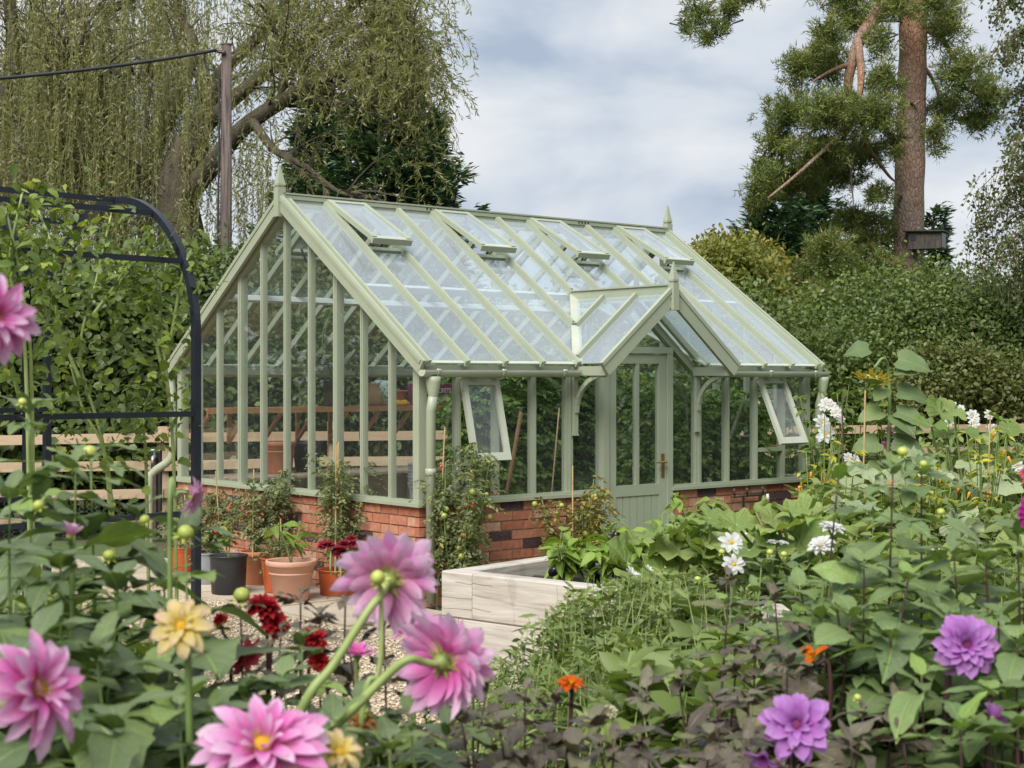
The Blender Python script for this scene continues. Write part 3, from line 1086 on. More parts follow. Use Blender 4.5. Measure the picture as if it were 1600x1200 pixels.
# gutters
def gutter(x0, x1, y, z, r=.052):
    m = MB()
    prof = [(r * math.cos(a), r * math.sin(a)) for a in np.linspace(math.pi, 2 * math.pi, 11)]
    inn = [((r - .005) * math.cos(a), (r - .005) * math.sin(a)) for a in np.linspace(2 * math.pi, math.pi, 11)]
    pr = prof + inn
    k = len(pr)
    vs = [(x0, y + p[0], z + p[1]) for p in pr] + [(x1, y + p[0], z + p[1]) for p in pr]
    m.add(vs, [(i, k + i, k + (i + 1) % k, (i + 1) % k) for i in range(k)])
    m.add([(x0, y + p[0] * .93, z + p[1] * .93) for p in prof] , [tuple(range(11))])
    m.add([(x1, y + p[0] * .93, z + p[1] * .93) for p in prof] , [tuple(range(10, -1, -1))])
    o = part('gutter', m, sage_wt, smooth=False)
    x = x0 + .12
    while x < x1:
        MB().tube([(x, y + 1.06 * r * math.cos(a), z + 1.06 * r * math.sin(a)) for a in np.linspace(math.pi, 2 * math.pi, 9)], .007, 4).build('gutter_bracket', sage, o)
        MB().box((x - .012, y - r - .008, z - .004), (x + .012, y - r + .012, z + .008)).build('gutter_clip', white_paint, o)
        x += .62
    return o
GY, GZ = -OV - .035, ZE - .045
gutter(-.06, PL - .02, GY, GZ)
gutter(PR + .02, LEN + .08, GY, GZ)
gutter(-.06, LEN + .08, WID + OV + .035, GZ)
def downpipe(x, y, off):
    m = MB().lathe([(.034, -.17), (.038, -.155), (.056, -.06), (.058, -.02), (.05, -.018)], 14, (x, y, GZ - .03))
    o = part('downpipe', m, smooth=True)
    MB().tube([(x, y, GZ - .19), (x + off[0], y + off[1], GZ - .3), (x + off[0], y + off[1], .05)], .036, 12).build('pipe', sage, o, smooth=True)
    for z in (.98, .35):
        MB().lathe([(.037, 0), (.042, .003), (.042, .05), (.037, .053)], 14, (x + off[0], y + off[1], z)).build('pipe_collar', sage, o, smooth=True)
downpipe(.045, GY, (0, .03))
downpipe(LEN + .035, GY, (0, .04))
# rear downpipe with swan neck feeding a butt
m = MB().tube(bez([(.0, WID + OV + .04, GZ - .05), (.0, WID + .09, GZ - .25), (.0, WID + .08, 1.15), (-.02, WID + .1, .95), (-.13, WID + .22, .82), (-.16, WID + .24, .7), (-.16, WID + .24, .05)], 8), .037, 12)
part('downpipe', m, smooth=True)

# taps on the front wall (right of the door)
tp = thing('outdoor_tap', 'old brass tap and hose outlet on the brick wall beside the door', 'tap', GH, GA)
MB().tube([(3.52, -.045, .05), (3.52, -.045, .64), (3.47, -.05, .66)], .012, 7).build('supply_pipe', copper_dark, tp, smooth=True)
MB().tube([(3.36, -.05, .66), (3.80, -.05, .66)], .013, 7).build('manifold', copper_dark, tp, smooth=True)
for xx in (3.38, 3.55, 3.76):
    MB().tube([(xx, -.05, .66), (xx, -.06, .70), (xx - .012, -.065, .725)], [.016, .01, .014], 7).build('valve', copper_dark, tp, smooth=True)
MB().tube([(3.82, -.055, .66), (3.83, -.06, .60)], .016, 8).build('hose_connector', white_paint, tp, smooth=True)
MB().tube(bez([(3.83, -.06, .60), (3.835, -.06, .5), (3.81, -.065, .36), (3.79, -.07, .05)], 6), .012, 7).build('hose', black_plastic, tp, smooth=True)

# ------------------------------------------------------------------ inside the greenhouse
fl = MB().box((.12, .12, .004), (LEN - .12, WID - .12, .03)).build('greenhouse_floor', slab_m)
fl.location = GH; fl.rotation_euler = (0, 0, GA); tag(fl, kind='structure')

sh = thing('cedar_shelf', 'reddish cedar slatted shelf on diagonal brackets along the rear glass', 'shelf', GH, GA)
SZ = 1.42
for k in range(4):
    y = WID - .10 - .075 * (k + 1)
    MB().box((.08, y + .006, SZ - .022), (3.02, y + .066, SZ)).build('slat', cedar, sh)
MB().box((.08, WID - .422, SZ - .05), (3.02, WID - .4045, SZ + .002)).build('front_rail', cedar, sh)
x = .11
while x < 3.05:
    b = MB().box((x - .018, WID - .115, 1.08), (x + .018, WID - .085, SZ - .023)).build('bracket', cedar, sh)
    MB().beam((x, WID - .12, 1.12), (x, WID - .40, SZ - .055), .03, .035).build('brace', cedar, b)
    x += M_
tg = thing('potting_bench', 'low slatted wooden bench along the rear glass at sill height', 'bench', GH, GA)
BZ = .80
for k in range(8):
    y = WID - .11 - .085 * (k + 1)
    MB().box((.12, y + .006, BZ - .022), (2.6, y + .076, BZ)).build('slat', bench_wood, tg)
for x in (.2, 1.3, 2.5):
    for y in (WID - .16, WID - .74):
        MB().box((x, y, .03), (x + .05, y + .05, BZ - .023)).build('leg', bench_wood, tg)
    MB().box((x, WID - .78, BZ - .08), (x + .05, WID - .12, BZ - .0235)).build('rail', bench_wood, tg)
tb = thing('potting_table', 'grey wooden table inside the brick corner holding stacked buckets', 'table', GH, GA)
for k in range(5):
    MB().box((.15 + k * .11, .14, .68), (.25 + k * .11, 1.1, .70)).build('board', bench_wood, tb)
for x in (.17, .62):
    for y in (.17, 1.02):
        MB().box((x, y, .03), (x + .05, y + .05, .6795)).build('leg', bench_wood, tb)

def pot(name, label, loc, r, h, mat, rim=True, soilmat=soil, group=None, taper=.74, ring=False, parent=None):
    t = thing(name, label, 'plant pot', loc, 0, group)
    rb = r * taper
    rh = h * .14
    pr = [(0, 0.0), (rb * .97, 0.0), (rb, .006), (rb + (r * .94 - rb) * (1 - rh / h), h - rh)]
    if rim:
        pr += [(r * .98, h - rh + .004), (r, h - rh + .014), (r, h - .008), (r * .985, h), (r * .93, h), (r * .91, h - .01), (r * .86, h - .045)]
    else:
        pr += [(r * .96, h - .012), (r, h - .008), (r, h), (r * .95, h), (r * .93, h - .04)]
    MB().lathe(pr, 32).build('pot', mat, t, smooth=False).data.polygons.foreach_set('use_smooth', [True] * ((len(pr) - 1) * 32))
    if ring:
        q = h * .66
        rr = rb + (r * .94 - rb) * (q / h)
        MB().lathe([(rr, q), (rr + .006, q + .004), (rr + .006, q + .012), (rr + .002, q + .016)], 32).build('moulded_ring', mat, t, smooth=True)
    if soilmat:
        mb = MB()
        n = 20
        vs = [(0, 0, h - .028)] + [(r * .9 * math.cos(2 * math.pi * k / n), r * .9 * math.sin(2 * math.pi * k / n), h - .038 + random.uniform(-.006, .006)) for k in range(n)]
        mb.add(vs, [(0, 1 + k, 1 + (k + 1) % n) for k in range(n)])
        mb.build('compost', soilmat, t)
    return t
G3 = lambda lx, ly, z: tuple(gl(lx, ly, z))
# on the shelf / bench
pot('square_planter', 'black pot on the cedar shelf with a tall fading plant', G3(1.55, WID - .27, SZ + .002), .125, .25, black_plastic, rim=True, taper=.85)
pot('terracotta_pot', 'large rimmed terracotta pot on the low bench', G3(.85, WID - .40, BZ + .002), .155, .30, terracotta, ring=True)
pot('black_tub', 'black tub beside the large terracotta pot on the low bench', G3(1.2, WID - .32, BZ + .002), .15, .29, black_plastic)
pot('terracotta_pot', 'small terracotta pot on the cedar shelf beside the seed box', G3(2.33, WID - .27, SZ + .002), .075, .15, terracotta)
# stacked grey buckets on the corner table
for k in range(4):
    pot('bucket', ('lowest', 'second', 'third', 'topmost')[k] + ' grey bucket of the nested stack on the corner table', G3(.42, .55, .702 + k * .05), .10, .18, grey_plastic, rim=False, soilmat=None, group='stacked grey buckets')
b = MB().box((-.13, -.06, 0), (.13, .06, .045)).build('timber_block', fence_wood)
b.location = gl(.32, .3, .702); b.rotation_euler = (0, 0, GA + .3)
tag(b, 'short pale offcut of timber on the corner table', 'wood block')
# sack
def lump(name, label, cat, loc, prof, mat, squash=(1, .7, 1), seed=1, rz=0.0):
    m = MB().lathe(prof, 16)
    r = random.Random(seed)
    m.v = [(p[0] * squash[0] * (1 + r.uniform(-.08, .08)), p[1] * squash[1] * (1 + r.uniform(-.08, .08)), p[2] + r.uniform(-.008, .008) * (p[2] > .01)) for p in m.v]
    o = m.build(name, mat, None, smooth=True)
    o.location = loc; o.rotation_euler = (0, 0, rz)
    return tag(o, label, cat)
sackm = surf('paper_sack', (0.33, 0.21, 0.1), (0.46, 0.32, 0.17), 12, 0.8, 0.4, 0.01)
lump('paper_sack', 'crumpled brown paper sack on the cedar shelf', 'sack', gl(2.02, WID - .25, SZ + .002), [(0, 0), (.09, 0), (.1, .05), (.09, .15), (.055, .19), (.07, .225), (.0, .21)], sackm)
def mk_print():
    m, t, b_ = new_mat('printed_bag')
    nz = noise(t, 22, 2)
    t.links.new(ramp(t, [(0.4, (0.06, 0.3, 0.2)), (0.5, (0.75, 0.78, 0.74)), (0.58, (0.5, 0.6, 0.65))], nz), b_.inputs['Base Color'])
    b_.inputs['Roughness'].default_value = .35
    return m
lump('compost_bag', 'green and white plastic bag behind the brown paper sack', 'bag', gl(2.16, WID - .2, SZ + .002), [(0, 0), (.1, 0), (.11, .08), (.1, .2), (.07, .25), (0, .24)], mk_print(), seed=4)
gm = surf('glove_yellow', (0.55, 0.28, 0.02), (0.65, 0.36, 0.04), 12, 0.6, 0.3)
lump('gardening_glove', 'yellow and black gardening gloves in front of the seed box', 'gloves', gl(2.28, WID - .36, SZ + .004), [(0, 0), (.09, 0), (.1, .02), (.05, .05), (0, .045)], gm, (1.2, .6, 1), 7, GA)
# seed box with its lettering
sbm = surf('plum_paint', (0.16, 0.035, 0.08), (0.2, 0.05, 0.1), 6, 0.5, 0.1)
letter = surf('white_lettering', (0.75, 0.72, 0.72), (0.8, 0.78, 0.78), 6, 0.6, 0)
sb = thing('seed_box', 'plum coloured box lettered in white standing on the cedar shelf', 'box', gl(2.68, WID - .33, SZ + .002), GA)
bm_ = MB()
bm_.box((-.23, -.09, 0), (.23, -.075, .215)); 
bm_.build('front_panel', sbm, sb)
MB().box((-.23, .075, 0), (.23, .09, .215)).build('back_panel', sbm, sb)
MB().box((-.23, -.0745, 0), (-.215, .0745, .215)).build('side_panel', sbm, sb)
MB().box((.215, -.0745, 0), (.23, .0745, .215)).build('side_panel', sbm, sb)
MB().box((-.2145, -.0745, 0.002), (.2145, .0745, .012)).build('base_panel', sbm, sb)
def text(name, body, size, loc, parent, mat, rot=(R(90), 0, 0), align='CENTER', ext=.0012, sx=1.0):
    c = bpy.data.curves.new(name, 'FONT')
    c.body = body; c.size = size; c.align_x = align; c.extrude = ext
    o = bpy.data.objects.new(name, c)
    me_dep = None
    link(o)
    bpy.context.view_layer.update()
    me_ = bpy.data.meshes.new_from_object(o.evaluated_get(bpy.context.evaluated_depsgraph_get()))
    bpy.data.objects.remove(o)
    me_.materials.clear(); me_.materials.append(mat)
    o = bpy.data.objects.new(name, me_)
    link(o, parent)
    o.location = loc; o.rotation_euler = rot; o.scale = (sx, 1, 1)
    return o
text('lettering', 'SEED PACKETS', .066, (0, -.092, .125), sb, letter, sx=.86)
text('lettering', 'HERBS AND FLOWERS', .06, (0, -.092, .04), sb, letter, sx=.62)
# white basket on the front sill
wb = MB()
wb.box((0, 0, 0), (.13, .11, .085))
o = wb.build('white_box', white_paint); o.location = gl(.44, .10, ZS + .002); o.rotation_euler = (0, 0, GA)
tag(o, 'small white box with crumpled cloth on the front sill', 'box')
cl = MB().lathe([(0, .11), (.025, .10), (.05, .06), (.07, .025), (.062, 0)], 9)
cl.v = [(p[0] * (1 + random.uniform(-.2, .2)) + .065, p[1] * (1 + random.uniform(-.2, .2)) * .8 + .055, p[2] + .08 + random.uniform(-.01, .01)) for p in cl.v]
cl.build('cloth', white_paint, o)
# broom handle and canes
o = MB().tube([gl(1.30, .75, .03), gl(1.24, .30, 1.42)], .017, 8).build('broom_handle', surf('handle_wood', (.3, .15, .08), (.4, .2, .1), 9, .6), None, smooth=True)
tag(o, 'brown broom handle leaning inside the front glass', 'broom handle')
for (p, q, lb) in ((gl(1.66, .5, .03), gl(1.74, .4, 1.45), 'thin bamboo cane leaning inside the glass beside the door'),):
    o = MB().tube([p, q], .007, 6).build('bamboo_cane', cane, None, smooth=True)
    tag(o, lb, 'cane')

# ------------------------------------------------------------------ pots by the gable wall
def gpix(u, v):
    d = F * CAMZ / (v - HORIZON)
    return Vector(((u - 800) / F * d, d, 0.024))
POT = {}
POT['black'] = pot('black_pot', 'round black plastic pot with a young pepper beside the metal arch', gpix(357, 931), .152, .295, black_plastic, rim=False, taper=.86)
POT['orange'] = pot('terracotta_pot', 'darker orange terracotta pot against the gable wall behind the black pot', gpix(400, 917), .135, .27, terracotta, ring=False)
POT['red'] = pot('orange_pot', 'bright orange plastic pot tucked behind the pale terracotta pot', gpix(436, 929), .15, .27, orange_plastic, rim=False)
POT['pale'] = pot('terracotta_pot', 'wide pale terracotta pot with a thick rim and ring', gpix(455, 943), .192, .305, terracotta_pale, taper=.66, ring=True)
POT['tray'] = pot('orange_pot', 'low orange plastic pot holding maroon flowers and canes', gpix(528, 934), .16, .2, orange_plastic, rim=False, taper=.85)
POT['bucket'] = pot('grey_bucket', 'pale grey bucket half hidden behind the black pot', gpix(325, 915), .13, .25, grey_plastic, rim=False, taper=.85)
POT['back'] = pot('orange_pot', 'small orange pot at the far end of the gable wall', gpix(283, 898), .12, .22, orange_plastic, rim=False)

# ------------------------------------------------------------------ raised bed
BED = Vector((-.36, 7.8, 0)); BA = math.atan2(-.64, .768)
bed = thing('raised_bed', 'raised bed of weathered grey timber sleepers with vegetables', 'raised bed', BED, BA)
# local x along the near side, local y into the bed
BLX, BLY, TT, SH = 4.6, 2.6, .11, .232
def sleeper(a, b, k):
    ax, ay, az = a; bx, by, bz = b
    ctr = Vector(((ax + bx) / 2, (ay + by) / 2, (az + bz) / 2))
    hx, hy, hz = (bx - ax) / 2, (by - ay) / 2, (bz - az) / 2
    m = MB()
    ch = .007
    # chamfered box
    vs = []; 
    longx = hx > hy
    for e in (-1, 1):
        for (p, q) in ((-1, -1), (1, -1), (1, 1), (-1, 1)):
            pass
    if longx:
        sec = [(-hy, -hz + ch), (-hy + ch, -hz), (hy - ch, -hz), (hy, -hz + ch), (hy, hz - ch), (hy - ch, hz), (-hy + ch, hz), (-hy, hz - ch)]
        vs = [(-hx, y, z) for y, z in sec] + [(hx, y, z) for y, z in sec]
        flip = False
    else:
        sec = [(-hx, -hz + ch), (-hx + ch, -hz), (hx - ch, -hz), (hx, -hz + ch), (hx, hz - ch), (hx - ch, hz), (-hx + ch, hz), (-hx, hz - ch)]
        # rotate so that the grain stays on local x
        vs = [(-hy, -x, z) for x, z in sec] + [(hy, -x, z) for x, z in sec]
    m.add(vs, [tuple(range(7, -1, -1)), tuple(range(8, 16))] + [(i, (i + 1) % 8, 8 + (i + 1) % 8, 8 + i) for i in range(8)])
    o = m.build('sleeper', sleeper_m, bed)
    o.location = ctr
    o.rotation_euler = (0, 0, 0 if longx else R(90))
    return o
for tier in range(3):
    z0 = .002 + tier * (SH + .003); z1 = z0 + SH
    if tier % 2 == 0:
        c = .205
        sleeper((0, 0, z0), (c, TT, z1), tier) if tier == 2 else None
        sleeper((c + .003 if tier == 2 else 0, 0, z0), (2.4, TT, z1), tier)
        sleeper((2.403, 0, z0), (BLX, TT, z1), tier)
        sleeper((0, TT + .002, z0), (TT, BLY, z1), tier)
        sleeper((0, BLY + .002, z0), (BLX, BLY + TT, z1), tier)
        sleeper((BLX - TT, TT + .002, z0), (BLX, BLY, z1), tier)
    else:
        sleeper((TT + .002, 0.004, z0), (1.5, TT, z1), tier)
        sleeper((1.503, 0.004, z0), (BLX, TT, z1), tier)
        sleeper((0.003, 0, z0), (TT, BLY, z1), tier)
        sleeper((0, BLY + .002, z0), (BLX, BLY + TT, z1), tier)
        sleeper((BLX - TT, TT + .002, z0), (BLX, BLY, z1), tier)
BEDZ = .62
sm = MB()
nx, ny = 40, 24
vs = [(TT + (BLX - 2 * TT) * i / nx, TT + (BLY - TT) * j / ny, BEDZ + random.uniform(-.015, .015)) for j in range(ny + 1) for i in range(nx + 1)]
sm.add(vs, [(j * (nx + 1) + i, j * (nx + 1) + i + 1, (j + 1) * (nx + 1) + i + 1, (j + 1) * (nx + 1) + i) for j in range(ny) for i in range(nx)])
sm.build('bed_soil', soil, bed)
def bp(x, y, z=BEDZ):
    """bed axes -> world"""
    return Vector((BED.x + x * math.cos(BA) - y * math.sin(BA), BED.y + x * math.sin(BA) + y * math.cos(BA), z))

# ------------------------------------------------------------------ fence
FA, FB = Vector((-7.2, 15.0, 0)), Vector((12.0, 21.4, 0))
fd = (FB - FA).normalized(); fn = Vector((fd.y, -fd.x, 0))
fen = thing('post_and_rail_fence', 'pale timber post and rail fence behind the greenhouse', 'fence', FA, math.atan2(fd.y, fd.x))
FL = (FB - FA).length
nb_ = 11
step = FL / nb_
for k in range(nb_ + 1):
    x = k * step
    MB().box((x - .055, -.005, 0), (x + .055, .095, 1.2 + random.uniform(-.02, .03))).build('post', fence_wood, fen)
for k in range(nb_):
    for z in (1.06, .77, .48, .2):
        dz0, dz1 = random.uniform(-.012, .012), random.uniform(-.012, .012)
        MB().beam((k * step - .004 * (k % 2) + .006, -.03, z + dz0), ((k + 1) * step - .006, -.03, z + dz1), .04, .1).build('rail', fence_wood, fen)
# wire netting on the lower left bays
wm = MB()
cw = .055
for j in range(9):
    for i in range(int(4.4 / (cw * 1.5))):
        x0 = i * cw * 1.5; z0 = .02 + j * cw * .866 + (cw * .433 if i % 2 else 0)
        pts = [(x0, z0), (x0 + cw * .5, z0 + cw * .433), (x0 + cw, z0), (x0 + cw * 1.5, z0 + cw * .0)]
        a, b, c_ = (x0, z0 + cw * .433), (x0 + cw * .5, z0), (x0 + cw, z0)
        d_ = (x0 + cw * .5, z0 + cw * .866)
        for p, q in ((a, b), (b, c_), (a, d_)):
            wm.tube([(p[0], -.056, p[1]), (q[0], -.056, q[1])], .0016, 3, False)
o = wm.build('wire_netting', steel, fen); o['kind'] = 'stuff'
# standpipe tap on the fence post
fp = at(248, 715, 15.9)
st = thing('standpipe_tap', 'chrome standpipe tap fixed to the fence post', 'tap', (fp.x, fp.y - .12, 0))
MB().box((-.05, -.02, 0), (.05, .06, .98)).build('post', black_plastic, st)
MB().tube([(0, -.04, 0), (0, -.04, .86)], .016, 8).build('pipe', copper_dark, st)
MB().tube([(0, -.03, .88), (0, -.14, .88), (0, -.16, .82)], [.022, .02, .016], 8).build('spout', steel, st, smooth=True)
MB().tube([(-.06, -.07, .95), (.06, -.07, .95)], .012, 6).build('handle', steel, st)
MB().tube([(0, -.07, .88), (0, -.07, .95)], .01, 6).build('spindle', steel, st)

# ------------------------------------------------------------------ metal arch tunnel
AH, AL = Vector((-.72, .69, 0)).normalized(), Vector((-.69, -.72, 0)).normalized()
A0 = Vector((-1.73, 8.32, 0))
arch = thing('garden_arch', 'black metal arched tunnel with climbing plants over the gravel path', 'arch', A0)
AR, ASP = .8, 1.93
def hoop_pt(s, k):
    """s 0..1 round the hoop"""
    tot = ASP * 2 + math.pi * AR
    q = s * tot
    o_ = AL * (k * 1.0)
    if q < ASP: return o_ + Vector((0, 0, q))
    if q > tot - ASP: return o_ + AH * (2 * AR) + Vector((0, 0, tot - q))
    a = (q - ASP) / AR
    return o_ + AH * (AR - AR * math.cos(a)) + Vector((0, 0, ASP + AR * math.sin(a)))
for k in range(3):
    pts = [hoop_pt(s, k) for s in [0, .06, .12, .18, .24] + list(np.linspace(.302, .698, 65)) + [.76, .82, .88, .94, 1]]
    m = MB()
    for a, b in zip(pts[:-1], pts[1:]):
        m.beam(a, b + (b - a).normalized() * .004, .04, .04, AL)
    m.build('hoop', black_metal, arch)
for k in range(2):
    for s in (.15, .235, .37, .435, .5, .565, .63, .765, .85):
        a, b = hoop_pt(s, k), hoop_pt(s, k + 1)
        MB().beam(a + AL * .021, b - AL * .021, .03, .03).build('crossbar', black_metal, arch)

# ------------------------------------------------------------------ utility pole and cable
PD = 20.0
pb = at(354, 591.7, PD)
pole = thing('utility_pole', 'weathered brown wooden utility pole behind the greenhouse', 'pole', (pb.x, pb.y, 0))
zt = at(354, 70, PD).z
MB().tube([(0, 0, 0), (-.01, 0, zt * .5), (.0, 0, zt)], [.09, .08, .066], 12).build('shaft', polewood, pole, smooth=True)
MB().lathe([(.074, 0), (.06, .02), (0, .03)], 12, (0, 0, zt)).build('cap', twig, pole)
MB().tube([(-.1, -.05, zt * .62), (-.1, -.05, 1.5)], .022, 6).build('conduit', black_plastic, pole)
MB().tube([(-.105, -.07, zt - .1), (.0, -.1, zt - .12)], .025, 7).build('bracket', copper_dark, pole)
MB().tube(bez([(-.10, -.09, zt - .1), (-.26, -.1, zt - .12), (-.24, -.1, zt - .32), (-.1, -.09, zt - .4), (-.08, -.08, zt - .8), (-.1, -.06, zt * .62)], 6), .014, 6).build('drop_cable', black_plastic, pole)
c0 = Vector((pb.x - .12, pb.y - .09, zt - .09))
c1 = at(-330, 135, 17.5)
pts = []
for i in range(25):
    t_ = i / 24
    p = c0.lerp(c1, t_); p.z -= 4 * .12 * t_ * (1 - t_)
    pts.append(p)
o = MB().tube(pts, .022, 6).build('overhead_cable', black_plastic, None, smooth=True)
tag(o, 'thick black overhead cable running from the utility pole', 'cable')

# ------------------------------------------------------------------ background vegetation
willow_leaf = leaf_mat('willow_leaf', [(0.0, (0.125, 0.14, 0.065)), (0.5, (0.205, 0.212, 0.11)), (0.85, (0.28, 0.28, 0.165)), (1.0, (0.34, 0.325, 0.21))], rough=0.5, trans=0.4)
conifer_leaf = leaf_mat('conifer_leaf', [(0.0, (0.035, 0.075, 0.055)), (0.6, (0.07, 0.125, 0.088)), (1.0, (0.125, 0.19, 0.13))], rough=0.6, trans=0.12)
pine_leaf = leaf_mat('pine_needle', [(0.0, (0.07, 0.1, 0.036)), (0.55, (0.14, 0.175, 0.06)), (0.85, (0.21, 0.22, 0.08)), (1.0, (0.29, 0.21, 0.085))], rough=0.55, trans=0.25)
hedge_leaf = leaf_mat('hedge_leaf', [(0.0, (0.036, 0.065, 0.024)), (0.5, (0.075, 0.115, 0.042)), (0.9, (0.13, 0.17, 0.07)), (1.0, (0.19, 0.21, 0.09))], rough=0.45, trans=0.25)
shrub_leaf = leaf_mat('shrub_leaf', [(0.0, (0.045, 0.078, 0.026)), (0.5, (0.095, 0.14, 0.047)), (0.85, (0.155, 0.205, 0.075)), (1.0, (0.23, 0.24, 0.09))], rough=0.45, trans=0.28)
lime_leaf = leaf_mat('lime_leaf', [(0.0, (0.09, 0.11, 0.025)), (0.5, (0.17, 0.19, 0.045)), (1.0, (0.27, 0.26, 0.08))], rough=0.5, trans=0.3)
birch_leaf = leaf_mat('birch_leaf', [(0.0, (0.05, 0.075, 0.035)), (0.6, (0.1, 0.13, 0.06)), (1.0, (0.17, 0.19, 0.09))], rough=0.45, trans=0.3)

def limb_tubes(name, paths, mat, parent, n=7, name2='limb'):
    """each path: list of points, r0, r1"""
    for pts, r0, r1 in paths:
        q = bez(pts, 6)
        k = len(q)
        MB().tube(q, [r0 + (r1 - r0) * (i / (k - 1)) ** .8 for i in range(k)], n).build(name2, mat, parent, smooth=True)

shoot_m = surf('willow_shoot', (.13, .13, .05), (.2, .19, .08), 5, .7, 0)
# ---- weeping willow
def willow(base, label, limbs, n_strand, droop, depth_jit, seed_r):
    t = thing('willow_tree', label, 'tree', base)
    B = Vector(base)
    m = MB()
    allp = []
    first = True
    for pts, r0, r1 in limbs:
        q = bez([p - B for p in pts], 6)
        k = len(q)
        mb = MB().tube(q, [r0 + (r1 - r0) * (i / (k - 1)) ** .8 for i in range(k)], 8)
        mb.build('trunk' if first else 'limb', bark, t, smooth=True)
        if not first:
            L = len(q)
            for i in range(L // 5, L):
                allp.append((q[i], (q[min(i + 1, L - 1)] - q[max(i - 1, 0)]).normalized(), i / L))
        first = False
    # side branches
    tw = MB(); tips = []
    for _ in range(300):
        p, d, f = random.choice(allp)
        dd = (d * random.uniform(.2, .9) + Vector(rdir(1)[0]) * .8 + Vector((0, 0, random.uniform(.05, .7)))).normalized()
        ln = random.uniform(.5, 1.9)
        pts = [p]
        for s_ in range(5):
            dd = (dd + Vector((random.uniform(-.25, .25), random.uniform(-.25, .25), random.uniform(-.3, .1)))).normalized()
            pts.append(pts[-1] + dd * ln / 5)
        uu = 800 + F * (pts[-1].x + B.x) / (pts[-1].y + B.y)
        if uu > 690: continue
        tw.tube(pts, [.026, .02, .015, .01, .007, .004], 4, False)
        tips += pts[2:]
    o = tw.build('branches', bark, t); o['kind'] = 'stuff'
    # hanging strands with narrow leaves
    P = []; D = []; N = []; LL = []; RR = []
    st = MB()
    for k in range(n_strand):
        p = Vector(random.choice(tips)) + Vector(rng.normal(size=3) * .22)
        ln = random.uniform(*droop)
        ux = 800 + F * (p.x + B.x) / (p.y + B.y)
        vy = HORIZON - F * (p.z - CAMZ) / (p.y + B.y)
        if ux > 712: continue
        free = ux > 430 or (ux > 340 and vy < 190)
        if free:
            if vy > 150 and random.random() < .62: continue
            if random.random() < .2: continue
            ln = random.uniform(.22, .7) * (1.5 if ux > 600 else 1)
        elif vy < 120 and random.random() < .35: continue
        d = Vector((random.uniform(-.5, .5), random.uniform(-.5, .5), random.uniform(-.5, .5)))
        if free: d = d * 1.4 + Vector((.15, 0, .1))
        q = [p]
        segs = 9
        for s_ in range(segs):
            d = (d * (.9 if free else .62) + Vector((random.uniform(-.15, .15), random.uniform(-.15, .15), -.2 if free else -.55))).normalized()
            q.append(q[-1] + d * ln / segs)
        st.tube(q[::2] + [q[-1]], .003, 3, False)
        nl = int(ln / .042)
        cr = random.random()
        for i in range(nl):
            f = (i + random.random()) / nl * segs
            a = min(int(f), segs - 1)
            pp = q[a].lerp(q[a + 1], f - a)
            sd = (q[a + 1] - q[a]).normalized()
            P.append(pp); D.append(sd * .75 + Vector(rdir(1)[0]) * .75); N.append(rdir(1)[0]); LL.append(random.uniform(.07, .125)); RR.append(cr * .55 + random.random() * .45)
    o = st.build('shoots', shoot_m, t); o['kind'] = 'stuff'
    leaves('crown', np.array([tuple(p) for p in P]), np.array([tuple(p) for p in D]), np.array(N), np.array(LL), np.array(LL) * .23, T_QUAD, willow_leaf, t, np.array(RR))
    return len(P)
A = at
wb_ = A(300, HORIZON, 25); wb_.z = 0
willow(wb_, 'large weeping willow with trailing olive green shoots behind the utility pole', [
    ([wb_, A(290, 420, 25), A(275, 300, 25), A(300, 220, 25)], .45, .3),
    ([A(270, 330, 25), A(330, 260, 24.6), A(380, 200, 24.2), A(455, 150, 23.8), A(520, 118, 23.5), A(600, 108, 23.2)], .21, .06),
    ([A(300, 230, 25), A(325, 170, 25.2), A(350, 110, 25.3), A(420, 40, 25.4), A(470, -30, 25.5)], .2, .07),
    ([A(312, 205, 25.1), A(370, 150, 25), A(440, 95, 24.8), A(500, 55, 24.5), A(560, 0, 24.2), A(600, -40, 24)], .14, .06),
    ([A(395, 190, 24), A(430, 235, 23.7), A(480, 262, 23.4), A(530, 300, 23.2), A(590, 310, 23)], .08, .025),
    ([A(440, 160, 24), A(445, 100, 24), A(430, 50, 24), A(415, 10, 24)], .07, .03),
    ([A(460, 150, 24), A(520, 160, 23.5), A(580, 165, 23.2), A(650, 170, 23)], .06, .02),
    ([A(275, 300, 25), A(235, 270, 25.4), A(180, 200, 26), A(150, 120, 26.3), A(130, 30, 26.5)], .22, .08),
    ([A(235, 250, 25.4), A(300, 90, 26), A(280, 20, 26.5), A(270, -60, 26.8)], .15, .06),
    ([A(520, 70, 24.4), A(580, 30, 24), A(610, 20, 23.7), A(640, 50, 23.5)], .06, .02),
    ([A(540, 110, 23.5), A(600, 85, 23.3), A(630, 70, 23.2), A(660, 90, 23)], .05, .02),
], 3900, (.7, 2.4), 1, 1)
wb2 = A(30, HORIZON, 27); wb2.z = 0
